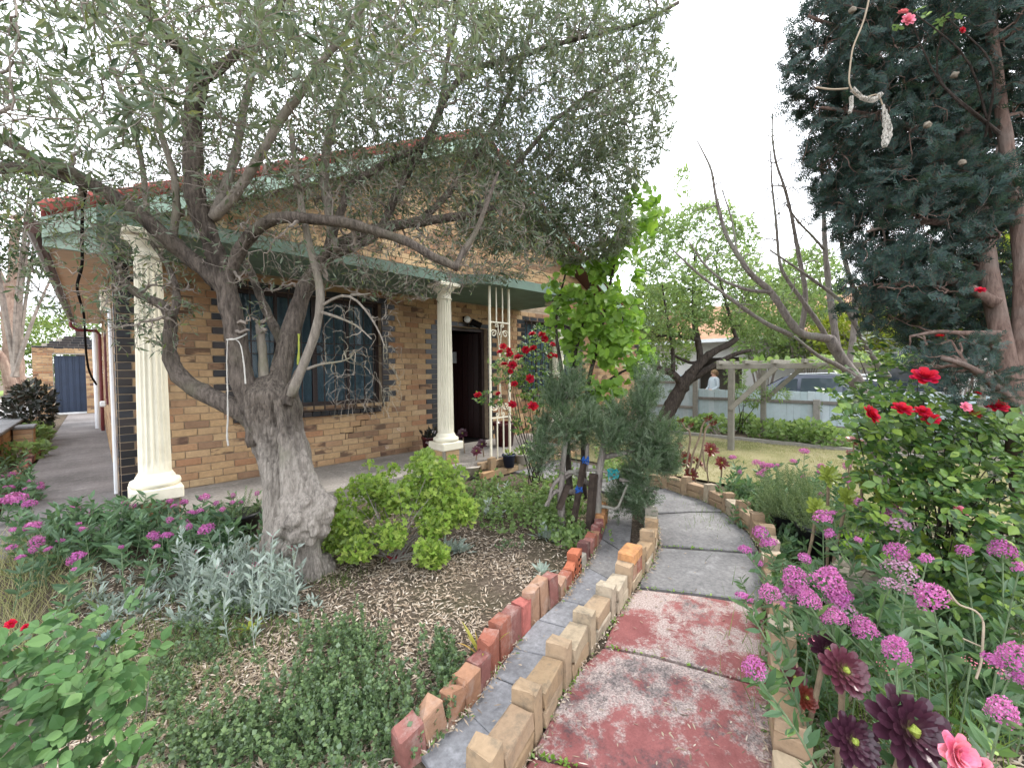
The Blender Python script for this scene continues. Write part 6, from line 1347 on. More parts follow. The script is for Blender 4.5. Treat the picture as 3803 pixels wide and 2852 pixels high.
blooms(rr_, [(3568,1898,20),(3585,1512,16)], 2.2, 'rose_pink')
fr_ = rose('rose_bush', 'near rose bush with pale green leaves at the lower left corner', GR(300, 3000, -0.2), [(PX(280, 2450, 1.35), (0.20, 0.16, 0.14)), (PX(330, 2640, 1.25), (0.17, 0.16, 0.14)), (PX(90, 2600, 1.3), (0.15, 0.2, 0.14)), (PX(250, 2800, 1.2), (0.2, 0.13, 0.14)), (PX(480, 2520, 1.4), (0.08, 0.12, 0.1)), (PX(150, 2330, 1.4), (0.14, 0.08, 0.1))], 150, 0.05, MAT['rose_pale_leaf'], 300, 18, 1.3, MAT['twig'], 0.004)
blooms(fr_, [(40, 2318, 15, 1.45), (95, 2330, 12, 1.45)], 1.4)
pr_ = rose('rose_bush', 'pink rose with ruffled blooms at the lower right corner', GR(3560, 3000, -0.2), [(PX(3600, 2880, 1.15), (0.15, 0.08, 0.1))], 16, 0.04, MAT['rose_leaf'], 100, 6, 1.2)
blooms(pr_, [(3545, 2800, 62, 1.1), (3615, 2850, 50, 1.1)], 1.1, 'rose_pink')
hp = rose('rambling_rose', 'thin rambling rose stem with pink blooms through the top of the cypress', PX(3700, 500, 2.4), [(PX(3420, 60, 2.2), (0.16, 0.08, 0.1))], 6, 0.03, MAT['rose_leaf'], 40, 4, 2.2); blooms(hp, [(3352, 50, 15), (3370, 78, 20)], 2.15, 'rose_pink'); blooms(hp, [(3572, 115, 10)], 2.15, 'rose_red')

# ------------------------------------------------------------------ scented geranium
MAT['geranium'] = M_leaf('geranium leaf', [(0.16,0.27,0.04),(0.23,0.35,0.055),(0.30,0.41,0.08),(0.38,0.46,0.11)], (0.28, 0.38, 0.13), 0.6, 0.38)
def clumps(ells, per, r):
    out = []
    for c, q in ells:
        for p in ell(c, q, per, 0.55): out.append((p, np.array([1, 0.75, 1])*r*rng.uniform(0.6, 1.3)))
    return out
gm = bushy('geranium_bush', 'bushy lime-green scented geranium beside the olive trunk', 'shrub', GR(1470, 2075, -0.2), clumps([(PX(1510, 1760, 3.55), (0.34, 0.28, 0.3)), (PX(1420, 1900, 3.4), (0.30, 0.24, 0.28)), (PX(1600, 1830, 3.6), (0.26, 0.2, 0.25)), (PX(1640, 1730, 3.6), (0.2, 0.12, 0.2)), (PX(1340, 1840, 3.5), (0.18, 0.14, 0.18)), (PX(1620, 1930, 3.4), (0.10, 0.07, 0.1)), (PX(1720, 1890, 3.5), (0.07, 0.05, 0.07)), (PX(1590, 2060, 3.2), (0.06, 0.05, 0.06)), (PX(1270, 1990, 3.4), (0.12, 0.1, 0.12)), (PX(1400, 2010, 3.3), (0.2, 0.1, 0.18))], 14, 0.095), 6200, 0.046, 0.048, MAT['geranium'], LOB, MAT['lichen_bark'], shell=0.2, stems=3, r0=0.007)
MAT['pale_petal'] = M_leaf('pale lilac petal', [(0.75,0.62,0.72),(0.8,0.7,0.8)], None, 0.6, 0.3)
DM = MB().add(*floret_dome(12)).mesh('flower', MAT['pale_petal'])
for x, y in ((1482,1595),(1437,1662),(1612,1605),(1588,1645),(1632,1668),(1622,1712),(1275,1800),(1340,1740),(1600,1760),(1555,1770)): place('flower', DM, gm, mat4=frame(PX(x, y, 3.25), (1, 0, 0), (-0.4, -0.4, 0.8), 0.016))

# ------------------------------------------------------------------ valerian
MAT['val_leaf'] = M_leaf('valerian leaf', [(0.055,0.115,0.055),(0.085,0.16,0.075),(0.12,0.21,0.09),(0.07,0.135,0.08)], (0.12, 0.19, 0.12), 0.5, 0.25)
MAT['val_leaf_l'] = M_leaf('fresh valerian leaf', [(0.06,0.125,0.055),(0.10,0.19,0.07),(0.08,0.16,0.085),(0.16,0.26,0.085)], (0.14, 0.21, 0.13), 0.5, 0.3)
MAT['val_stem'] = M_plain('valerian stem', (0.16, 0.22, 0.12), 0.7, 0.2, 0.3, 9)
MAT['valerian'] = M_leaf('valerian floret', [(0.42,0.10,0.38),(0.52,0.14,0.46),(0.60,0.20,0.52),(0.50,0.11,0.40)], None, 0.7, 0.25)
MAT['val_faded'] = M_leaf('faded valerian floret', [(0.40,0.20,0.34),(0.48,0.28,0.42),(0.34,0.20,0.26)], None, 0.7, 0.25)
def age(m):
    t = m.node_tree; oi = t.nodes.new('ShaderNodeObjectInfo'); rp = t.nodes.new('ShaderNodeValToRGB'); mxn = t.nodes.new('ShaderNodeMix'); mxn.data_type = 'RGBA'; mxn.blend_type = 'MULTIPLY'; mxn.inputs['Factor'].default_value = 1
    el = rp.color_ramp.elements; el[0].color = (0.82, 0.8, 0.78, 1); el[1].color = (1.12, 1.35, 1.0, 1); t.links.new(oi.outputs['Random'], rp.inputs['Fac'])
    for l in list(t.links):
        if l.to_socket.name == 'Base Color': src = l.from_socket; t.links.new(src, mxn.inputs['A']); t.links.new(rp.outputs['Color'], mxn.inputs['B']); t.links.new(mxn.outputs['Result'], l.to_socket); break
age(MAT['valerian'])
HEADS = [MB().add(*floret_dome(150, f, c)).mesh('flower_head', MAT['valerian']) for f, c in ((0.62, 0), (0.8, 0), (0.95, 0.2), (0.7, 0))]
HEADB = [MB().add(*floret_dome(380, 1.05, 0.15, 0.075)).mesh('flower_head', MAT['valerian']) for _ in range(2)]
HEADF = [MB().add(*floret_dome(60, 0.7, 0)).mesh('flower_head', MAT['val_faded']) for _ in range(2)]
def valerian(label, heads, leaf_mat, fill, lsize=0.07, group=None, nfill=40, lean=0.0):
    t = thing('valerian_plant', label, 'flowering plant', group=group); sm = MB(); lm = MB(); tw = []
    for h in heads:
        x, y, r, z = h[:4]; p = GR(x, y, z); dd = float((CR.T @ (p - CO))[2]*-1); big = r*dd/FPX*1.12
        b = np.array([p[0] + lean + rng.normal()*0.07, p[1] - lean + rng.normal()*0.07, 0]); b[2] = float(zg(b[0], b[1])); mid = (p + b)/2 + rng.normal(size=3)*0.03 + np.array([lean, -lean, 0])*0.25
        Q = smooth_path([b, mid, p - np.array([0, 0, big*0.3])], 9); sm.tube(Q, np.linspace(0.0045, 0.003, 9), 5); tw.append(Q)
        me = (HEADB[int(rng.integers(2))] if r > 30 else HEADS[int(rng.integers(4))]) if not (len(h) > 4) else HEADF[int(rng.integers(2))]
        ax = np.array([rng.normal()*0.3, rng.normal()*0.3, 1.0]); bs = big*rng.uniform(0.85, 1.12); place('flower_head', me, t, mat4=frame(p, np.cross(ax, [rng.normal(), rng.normal(), 0.1]), ax, bs, bs*rng.uniform(0.85, 1.15), bs*rng.uniform(0.8, 1.2)))
        if r > 45:   # tall heads carry a looser tier below
            for k in range(4): place('flower_head', HEADF[k % 2] if k > 1 else HEADS[0], t, mat4=frame(p - np.array([rng.normal()*big*0.45, rng.normal()*big*0.45, big*(0.55 + 0.25*k)]), (1, 0, 0), (rng.normal()*0.3, rng.normal()*0.3, 1), big*0.6))
    for (x, y, z0, sx, sy) in fill:
        for _ in range(nfill):
            b = GR(x + rng.normal()*sx, y + rng.normal()*sy, -0.2); b[2] = float(zg(b[0], b[1])); p = b + np.array([rng.normal()*0.06, rng.normal()*0.06, z0*rng.uniform(0.5, 1.1)])
            Q = smooth_path([b, (b + p)/2 + rng.normal(size=3)*0.02, p], 9); sm.tube(Q, np.linspace(0.004, 0.002, 9), 4); tw.append(Q)
    leaf_twigs(lm, tw, LF, lsize, lsize*0.34, 0.03, 0.05, 0.9, 0.25)
    tag(sm.obj('stems', MAT['val_stem'], t), kind='stuff'); lm.obj('foliage', leaf_mat, t); return t
z1 = 1.44
def zl(L, z): return [(x/z1, 1700 + y/z1, r/z1, z + rng.normal()*0.02) for x, y, r in L]
valerian('valerian clump with purple-pink heads at the left edge beside the walk', zl([(20,232,25),(85,222,38),(158,248,28),(60,92,15),(5,105,14),(64,155,12),(135,165,10),(215,140,14),(218,160,16),(165,122,12),(30,155,10),(72,388,16),(62,480,20)], 0.2), MAT['val_leaf'], [(40, 1900, 0.3, 60, 40)], 0.075, 'valerian clumps', 38)
valerian('broad valerian clump with purple-pink heads between column and olive trunk', zl([(402,270,22),(515,300,32),(645,252,20),(710,258,14),(750,250,14),(832,245,22),(908,235,20),(985,240,18),(930,258,14),(1095,213,24),(1245,202,14),(1375,190,14),(1155,243,12),(1280,238,18),(1245,243,14),(1190,275,16),(1068,290,20),(1025,296,18),(1010,340,16),(1012,370,18),(910,335,18),(1103,382,34),(815,425,28),(892,415,26),(172,368,30),(418,358,18),(448,378,16),(325,442,18),(196,450,28),(178,490,22),(258,488,18),(412,538,32),(398,596,12),(836,476,16),(110,532,20),(650,478,12),(560,362,10)], 0.17), MAT['val_leaf'], [(420, 2100, 0.34, 110, 35), (640, 2080, 0.36, 120, 35), (820, 2060, 0.34, 90, 30), (230, 2120, 0.26, 90, 30)], 0.075, 'valerian clumps', 38)
z8 = 1.577
def zr(L, z): return [(2700 + x/z8, 1800 + y/z8, r/z8, z + rng.normal()*0.03) + ((1,) if len(q) > 3 else ()) for q in L for x, y, r in [q[:3]]]
valerian('near valerian with tall purple-pink heads leaning over the right edging', zr([(195,278,34),(245,345,42),(105,380,40),(183,458,22),(455,430,32),(610,515,34),(400,560,72),(585,580,85),(250,640,54),(100,660,42),(482,690,50),(330,702,22),(630,790,60),(158,1080,52),(810,855,52),(605,295,28),(768,322,22)], 0.42), MAT['val_leaf_l'], [(3000, 2330, 0.32, 60, 60), (3120, 2400, 0.30, 90, 50), (2960, 2600, 0.12, 20, 60), (2960, 2250, 0.28, 30, 40)], 0.062, 'valerian clumps', 38, 0.16)
valerian('valerian with purple-pink heads among the plants at the right edge', zr([(985,408,56),(1170,437,30),(1390,390,38),(1615,392,50),(1710,490,36),(1205,670,66),(1000,915,40),(990,985,56),(1690,1040,76),(1610,1345,66),(970,190,50),(980,130,30),(1035,115,28),(865,192,24),(1035,155,18),(562,195,44),(620,165,22),(770,103,26),(1030,480,60,1),(960,480,50,1),(1080,560,50,1),(950,580,40,1),(1040,615,40,1),(1150,60,14),(1010,240,60,1)], 0.45), MAT['val_leaf_l'], [(3420, 2400, 0.30, 110, 50), (3640, 2450, 0.34, 120, 90), (3700, 2650, 0.22, 90, 60), (3560, 2200, 0.32, 90, 50), (3750, 2200, 0.36, 80, 60)], 0.066, 'valerian clumps', 38)
z5 = 2.074
valerian('valerian clump with purple-pink heads in front of the dry lawn', [(2200 + x/z5, 1100 + y/z5, r/z5, 0.22 + rng.normal()*0.02) for x, y, r in [(1080,1245,28),(1632,1195,32),(1548,1272,26),(1265,1285,26),(1320,1305,26),(1362,1308,28),(1328,1345,28),(1295,1375,30),(1425,1300,14),(1625,1393,18),(1760,1310,26),(1785,1350,36),(1855,1385,32),(1930,1392,32),(1965,1425,26),(1960,1310,22),(1135,1355,14),(2050,1585,30),(1760,1530,20),(1885,1405,22)]], MAT['val_leaf_l'], [(2760, 1860, 0.3, 60, 25), (2850, 1900, 0.3, 90, 40), (2990, 1890, 0.34, 90, 40), (3080, 1960, 0.3, 60, 40), (2930, 2060, 0.2, 20, 30)], 0.07, 'valerian clumps', 38, 0.06)

# ------------------------------------------------------------------ silver rose campion and other bed plants
MAT['silver'] = M_leaf('silver felted leaf', [(0.25,0.31,0.26),(0.32,0.38,0.33),(0.39,0.44,0.40)], (0.36, 0.41, 0.37), 0.8, 0.12, 0.1)
MAT['magenta'] = M_leaf('magenta petal', [(0.36,0.004,0.12),(0.45,0.01,0.17)], None, 0.6, 0.15)
CMP = MB().add(*floret_dome(8, 0.4)).mesh('flower', MAT['magenta'])
def campion(label, spots, flowers=(), L=0.085, stems=6, sh=0.3):
    t = thing('silver_campion', label, 'plant', group='silver campion clumps'); lm = MB(); sm = MB(); tw = []
    for (x, y, n, sp_) in spots:
        for _ in range(n):
            b = GR(x + rng.normal()*sp_, y + rng.normal()*sp_*0.5, -0.2); b[2] = float(zg(b[0], b[1])); k = 9
            a = rng.random(k)*6.28; el = rng.uniform(0.15, 1.0, k); D = np.stack([np.cos(a)*np.cos(el), np.sin(a)*np.cos(el), np.sin(el)], 1)
            lm.scat(LF, np.repeat(b[None], k, 0) + D*0.015, D, np.array([0, 0, 1.0]) + rnd_dirs(k)*0.3, L*0.28*rng.uniform(0.8, 1.2, k), L*rng.uniform(0.7, 1.3, k))
        for _ in range(stems):
            b = GR(x + rng.normal()*sp_, y + rng.normal()*sp_*0.5, -0.2); b[2] = float(zg(b[0], b[1])); p = b + np.array([rng.normal()*0.05, rng.normal()*0.05, sh*rng.uniform(0.5, 1.1)])
            Q = smooth_path([b, (b + p)/2 + rng.normal(size=3)*0.015, p], 8); sm.tube(Q, 0.003, 4); tw.append(Q)
    for x, y, z in flowers:
        z = z + 0.09; p = GR(x, y, z); b = np.array([p[0] + rng.normal()*0.04, p[1] + rng.normal()*0.04, 0]); b[2] = float(zg(b[0], b[1])); Q = smooth_path([b, (b + p)/2 + rng.normal(size=3)*0.02, p], 8); sm.tube(Q, 0.003, 4); tw.append(Q); place('flower', CMP, t, mat4=frame(p, (1, 0, 0), (-0.3, -0.3, 0.9), 0.022))
    if tw: leaf_twigs(lm, tw, LF, L*0.6, L*0.17, 0.03, 0.05, 0.8, 0.5)
    if len(tw) < 20:
        for Q in tw: MB().tube(Q, 0.003, 4).obj('stem', MAT['silver'], t)
    elif sm.n: tag(sm.obj('stems', MAT['silver'], t), kind='stuff')
    lm.obj('foliage', MAT['silver'], t)
campion('silver campion clump with magenta flowers below the olive trunk', [(860, 2230, 34, 60), (980, 2200, 30, 60), (760, 2180, 26, 60), (1040, 2250, 22, 40)], [(1013,1990,0.22),(1087,2035,0.18),(952,2095,0.16),(940,2100,0.16),(811,2100,0.12),(853,2131,0.12),(667,1958,0.14),(729,2050,0.14)], 0.085, 26, 0.34)
campion('silver felted clump near the left rose bush', [(430, 2240, 20, 60), (560, 2230, 16, 50), (700, 2310, 14, 30)], [], 0.07, 6, 0.16)
campion('silver felted rosette in front of the porch bed', [(1830, 1905, 6, 14)], [], 0.12, 2, 0.22); campion('silver felted clump at the foot of the geranium', [(1665, 2045, 16, 24)], [], 0.085, 3, 0.14)
campion('silver felted rosette beside the stakes', [(2030, 1990, 8, 18)], [], 0.095, 2, 0.18); campion('small silver rosette beside the red brick border', [(2020, 2130, 3, 8)], [], 0.08, 1, 0.1)
campion('grey-leaved clumps behind the olive trunk', [(1240, 1960, 18, 30), (1890, 1860, 10, 16)], [], 0.085, 6, 0.2); campion('tiny grey seedling on the mulch', [(1150, 2240, 4, 16)], [], 0.05, 0, 0.1)
MAT['spurge'] = M_leaf('blue grey spurge leaf', [(0.16,0.22,0.22),(0.22,0.29,0.29)], None, 0.6, 0.2)
sg = thing('spurge_plant', 'blue-grey spurge head beside the near rose bush', 'plant'); c = GR(402, 2385, -0.05); k = 70
MB().tube([c + np.array([0, 0, -0.16]), c], 0.006, 6).obj('stem', MAT['val_stem'], sg); Dd = rnd_dirs(k); Dd[:, 2] = np.abs(Dd[:, 2])*0.9 - 0.1; MB().scat(LF, np.repeat(c[None], k, 0), Dd, rnd_dirs(k)*0.3 + np.array([0, 0, 1]), 0.017, 0.065).obj('foliage', MAT['spurge'], sg)
ye = thing('yellow_seedling', 'yellow-green seedling with five pointed leaves on the mulch', 'plant'); c = GR(925, 2335, -0.17)
for k in range(7): a = k*0.9 + 0.3; place('leaf', MB().add(*LF).mesh('leaf', MAT['lime_leaf']), ye, mat4=frame(c, (math.cos(a), math.sin(a), 0.35), (0, 0, 1), 0.022, 0.085))
MB().tube([c + np.array([0, 0, -0.1]), c], 0.004, 5).obj('stem', MAT['val_stem'], ye)
MAT['blade_yellow'] = M_leaf('yellowing strap leaf', [(0.45,0.33,0.06),(0.36,0.36,0.07),(0.55,0.34,0.10),(0.24,0.30,0.06)], None, 0.6, 0.3)
def straps(name, label, c, n, L, w, mat, lean=0.6):
    t = thing(name, label, 'plant')
    for k in range(n):
        a = rng.random()*6.28; d = np.array([math.cos(a), math.sin(a), 0])*lean*rng.uniform(0.3, 1.3); u = np.linspace(0, 1, 7)[:, None]; ln = L*rng.uniform(0.6, 1.1)
        Q = np.asarray(c) + np.array([math.cos(a), math.sin(a), 0])*0.015 + (d*u + np.array([0, 0, 1.0])*(u - 0.55*u**2*np.linalg.norm(d)))*ln; s_ = np.cross([0, 0, 1.0], d + 1e-6); s_ /= np.linalg.norm(s_); ww = w*(1 - u**3)
        MB().add(np.vstack([Q - s_*ww, Q + s_*ww]), [(i, i + 1, 7 + i + 1, 7 + i) for i in range(6)]).obj('leaf', mat, t)
straps('bulb_plant', 'clump of yellowing strap leaves behind the red brick border', GR(1795, 2440, -0.2), 13, 0.24, 0.008, MAT['blade_yellow'])
MAT['canna'] = M_leaf('canna leaf', [(0.22,0.30,0.05),(0.26,0.34,0.06)], None, 0.4, 0.4)
ca = thing('canna_plant', 'two broad yellow-green leaves rising among the valerian at the right', 'plant')
for x, y, L_, w in ((3440, 2110, 0.24, 0.12), (3570, 2150, 0.24, 0.17)):
    b = GR(x, y, 0.12); place('leaf', MB().add(*LF).mesh('leaf', MAT['canna']), ca, mat4=frame(b, (-0.1, 0.12, 1), (-0.6, -0.6, 0.15), w, L_)); MB().tube([np.array([b[0], b[1], -0.25]), b + np.array([0, 0, 0.01])], 0.007, 6).obj('stalk', MAT['val_stem'], ca)

# ------------------------------------------------------------------ aeoniums
def aeonium_mat(name, inner, outer):
    t = NT(name); g = t.n('ShaderNodeTexCoord'); s_ = t.n('ShaderNodeSeparateXYZ'); t.l(g.outputs['Object'], s_.inputs[0]); col = t.ramp(s_.outputs['Y'], [(0.1, inner), (0.6, outer)])
    return t.base(t.mix(0.35, col, t.ramp(t.rand(), [(0, (0.6,)*3), (1, (1.3,)*3)]), 'MULTIPLY'), 0.28, 0.5)
MAT['aeo_dark'] = aeonium_mat('dark aeonium leaf', (0.11, 0.05, 0.065), (0.055, 0.018, 0.032)); MAT['aeo_mid'] = aeonium_mat('bronze aeonium leaf', (0.20, 0.18, 0.07), (0.11, 0.03, 0.045))
MAT['aeo_green'] = aeonium_mat('green aeonium leaf', (0.28, 0.36, 0.06), (0.24, 0.30, 0.05)); MAT['aeo_core'] = M_plain('aeonium heart', (0.28, 0.34, 0.06), 0.5, 0.3); MAT['aeo_rust'] = aeonium_mat('rusty aeonium leaf', (0.26, 0.20, 0.06), (0.16, 0.03, 0.02))
MAT['aeo_stem'] = M_plain('aeonium stem', (0.25, 0.19, 0.13), 0.85, 0.2, 0.3, 20, 0.3, 50)
AEL = ([(0,0,0),(-0.15,0.2,0.0),(-0.37,0.68,0.08),(-0.27,0.95,0.14),(0,1.02,0.12),(0.27,0.95,0.14),(0.37,0.68,0.08),(0.15,0.2,0.0),(0,0.65,0.0)], [(0,8,2,1),(8,3,2),(8,4,3),(0,7,6,8),(8,6,5),(8,5,4)])
AEM = {k: MB().add(*AEL).mesh('leaf', MAT[k]) for k in ('aeo_dark', 'aeo_mid', 'aeo_green', 'aeo_rust')}
def rosette(parent, c, ax, r, k, n=46, joined=False):
    ax = np.asarray(ax, float)/np.linalg.norm(ax); e = np.cross(ax, [0.2, 0.9, 0.3]); e /= np.linalg.norm(e); f = np.cross(ax, e); c = np.asarray(c); mb = MB()
    for i in range(n):
        t = (i + 1)/n; a = i*2.39996; el = R(50)*(1 - t)**1.1 + R(1); d = (e*math.cos(a) + f*math.sin(a))*math.cos(el) + ax*math.sin(el); L_ = r*(0.34 + 0.66*t**0.8)
        if joined: mb.scat(AEL, [c + d*r*0.05], [d], [ax], L_*0.55, L_)
        else: place('leaf', AEM[k], parent, mat4=frame(c + d*r*0.05 - ax*r*0.12*t, d, ax, L_*0.55, L_))
    if joined: mb.obj('rosette', MAT[k], parent)
    m_ = MB(); lump(c + ax*r*0.12, r*0.13, m_); m_.obj('rosette_heart', MAT['aeo_core'], parent)
def aeonium(label, spots, joined=False, group='aeoniums'):
    t = thing('aeonium', label, 'succulent', group=group)
    for (x, y, r, z, k, *a) in spots:
        p = GR(x, y, z); dd = float((CR.T @ (p - CO))[2]*-1); ax = a[0] if a else (-0.75, -0.62, 0.75); rosette(t, p, ax, r*dd/FPX, k, 30 if joined else 46, joined)
        b = p + np.array([0.06 + rng.normal()*0.03, 0.06 + rng.normal()*0.03, 0]); b[2] = float(zg(b[0], b[1])); MB().tube(smooth_path([p - np.array(ax)*0.01, (p + b)/2 + rng.normal(size=3)*0.02, b], 8), 0.010, 7).obj('stem', MAT['aeo_stem'], t)
    return t
aeonium('largest dark purple aeonium rosette at the lower right', [(3385, 2713, 145, 0.28, 'aeo_dark')])
aeonium('dark purple aeonium rosette beside the largest one', [(3170, 2752, 92, 0.2, 'aeo_dark')])
aeonium('two bronze-purple aeonium rosettes on tall stems above the edging', [(3137, 2488, 86, 0.28, 'aeo_mid'), (3072, 2412, 62, 0.24, 'aeo_dark')])
aeonium('small bronze aeoniums against the right edging bricks', [(2950, 2515, 48, 0.05, 'aeo_mid'), (2995, 2590, 44, 0.03, 'aeo_rust')])
aeonium('green aeonium rosettes beside the black pots', [(3035, 1890, 46, 0.33, 'aeo_green'), (3190, 2085, 42, 0.0, 'aeo_green'), (3210, 1780, 52, 0.55, 'aeo_green'), (3080, 1770, 46, 0.55, 'aeo_green'), (3290, 1850, 54, 0.5, 'aeo_green'), (3150, 1850, 44, 0.45, 'aeo_green')], True)
aeonium('brown aeonium heads on a tall stem before the rose bush', [(3175, 1640, 34, 0.45, 'aeo_rust', (-0.2, -0.2, 0.9)), (3160, 1690, 22, 0.35, 'aeo_rust')], True)
aeonium('rusty aeonium clump at the bend of the path edging', [(2545, 1705, 34, 0.18, 'aeo_rust'), (2590, 1720, 36, 0.14, 'aeo_rust', (0.2, -0.5, 0.5)), (2640, 1670, 30, 0.25, 'aeo_rust'), (2680, 1720, 28, 0.15, 'aeo_rust'), (2520, 1720, 22, 0.1, 'aeo_rust'), (2565, 1760, 28, 0.0, 'aeo_rust'), (2520, 1655, 16, 0.2, 'aeo_rust')], True)
ae = thing('aeonium', 'curling bare aeonium stems with small rusty heads before the lawn', 'succulent')
for pts in ([(2560,1760),(2575,1680),(2600,1620),(2610,1570),(2630,1555)], [(2590,1740),(2610,1660),(2620,1590),(2645,1570)], [(2550,1720),(2565,1630),(2560,1590),(2545,1600),(2540,1580),(2530,1565)], [(2600,1700),(2610,1660),(2615,1720),(2622,1750)]):
    MB().tube(smooth_path(pxpath(pts, 4.6, 4.6), 18), 0.011, 7).obj('stem', MAT['aeo_stem'], ae)
for x, y, r in ((2628, 1550, 20), (2648, 1568, 18), (2528, 1560, 16), (2565, 1575, 15)): rosette(ae, PX(x, y, 4.55), (-0.2, -0.4, -0.3), r*4.55/FPX, 'aeo_rust', 22, True)
ap = aeonium('potted dark aeonium with three branched heads at the porch step', [(1718, 1610, 22, 0.32, 'aeo_dark'), (1790, 1650, 22, 0.2, 'aeo_dark'), (1770, 1675, 22, 0.15, 'aeo_mid'), (1637, 1640, 20, 0.22, 'aeo_dark'), (1655, 1680, 18, 0.1, 'aeo_dark')], True)

# ------------------------------------------------------------------ pots, stones
MAT['blackpot'] = M_plain('black plastic', (0.014, 0.015, 0.018), 0.45, 0.4, 0.2, 9, dirt=(0.06, 0.055, 0.05), dirt_amt=0.3); MAT['navypot'] = M_plain('navy plastic', (0.012, 0.02, 0.045), 0.4, 0.4, 0.2, 9); MAT['cream_pot'] = M_plain('pale pot', (0.5, 0.46, 0.4), 0.7, 0.3, 0.15, 8)
MAT['maroon_pot'] = M_plain('glazed maroon pot', (0.06, 0.008, 0.01), 0.25, 0.5, 0.2, 6)
def pot(label, c, r, h, mat, fol=None, tpl=RH, n=260, L_=0.03, fw=1.0, fh=0.1, wid=0.3):
    t = thing('plant_pot', label, 'pot', group='plant pots'); c = np.asarray(c)
    MB().lathe([(r*0.74, 0), (r*0.97, h*0.86), (r*1.05, h*0.87), (r*1.06, h), (r*0.96, h), (r*0.93, h*0.9)], c, 28).obj('tub', mat, t, True); MB().lathe([(r*0.9, h*0.86), (r*0.9, h*0.89)], c, 20).obj('soil', MAT['soil'], t)
    if fol:
        a = rnd_dirs(n); P = c + np.array([0, 0, h]) + a*np.array([r*fw, r*fw, fh])*rng.random((n, 1))**0.4; P[:, 2] = np.maximum(P[:, 2], c[2] + h*0.85); MB().scat(tpl, P, a*np.array([0.7, 0.7, 0.4]) + np.array([0, 0, 0.8]), rnd_dirs(n), L_*wid, L_).obj('foliage', fol, t)
MAT['feather'] = M_leaf('feathery grey green leaf', [(0.10,0.15,0.07),(0.15,0.21,0.10),(0.20,0.25,0.13)], None, 0.7, 0.25)
pot('large black tub of feathery grey-green foliage behind the right edging', GR(2935, 2010, -0.22), 0.17, 0.3, MAT['blackpot'], MAT['feather'], SPR, 420, 0.13, 1.5, 0.3, 0.9)
pot('second black tub standing in front of the first', GR(3045, 2075, -0.22), 0.17, 0.28, MAT['blackpot'], MAT['feather'], SPR, 160, 0.12, 1.2, 0.16, 0.9)
pot('wide black tub with fresh green seedlings at the right', GR(3200, 2150, -0.22), 0.19, 0.24, MAT['blackpot'], MAT['heart_leaf'], LF, 240, 0.045, 1.0, 0.07, 0.35)
pot('small navy pot on the porch edge below the trellis', np.array([4.42, 4.50, -0.13]), 0.10, 0.2, MAT['navypot'], MAT['aeo_green'], LF, 14, 0.06, 0.6, 0.05, 0.5)
pot('pale pot beside the navy pot below the climbing rose', np.array([4.75, 4.52, -0.13]), 0.13, 0.16, MAT['cream_pot'], MAT['almond_leaf'], LF, 60, 0.07, 0.9, 0.1, 0.5)
pot('shallow cream bowl holding the dark aeonium', GR(1745, 1760, -0.18), 0.16, 0.13, MAT['cream_pot'])
pot('glazed maroon urn on the porch behind the trellis', np.array([5.15, 5.35, 0]), 0.2, 0.42, MAT['maroon_pot']); pot('dark pot standing behind the second column', np.array([3.85, 5.75, 0]), 0.14, 0.28, MAT['maroon_pot'], MAT['plum_leaf'], LF, 50, 0.09, 1.0, 0.12, 0.5)
pot('black tub with dry flower stems at the foot of the near column', np.array([0.93, 4.52, -0.22]), 0.16, 0.26, MAT['blackpot'], MAT['feather'], SPR, 60, 0.13, 1.1, 0.1, 0.7)
pot('half-buried red bowl at the foot of the geranium', GR(1470, 2085, -0.24), 0.075, 0.07, M_plain('red bowl', (0.3, 0.03, 0.04), 0.4, 0.4))
MAT['stone'] = M_concrete('bed stone', (0.33, 0.30, 0.24), (0.2, 0.17, 0.12), (0.42, 0.4, 0.36), 6)
rk = thing('garden_rock', 'flat grey boulder among the valerian in the right bed', 'rock'); m_ = MB(); V = []; F = []; c = GR(3215, 2215, -0.17)
for i, (rr2, zz2) in enumerate(((0.17, -0.05), (0.18, 0.03), (0.17, 0.085), (0.185, 0.09), (0.165, 0.125), (0.0, 0.13))):
    for j in range(18): a = 2*np.pi*j/18; q = 1 + 0.12*math.sin(3*a + 1) + 0.07*math.sin(5*a + i) + 0.03*rng.normal(); V.append(c + np.array([rr2*q*1.45*math.cos(a + 0.6), rr2*q*1.15*math.sin(a + 0.6), zz2*1.3 + 0.012*rng.normal()]))
for i in range(5):
    for j in range(18): k = (j + 1) % 18; F.append((i*18 + j, i*18 + k, (i+1)*18 + k, (i+1)*18 + j))
m_.add(V, F).obj('boulder', MAT['stone'], rk)

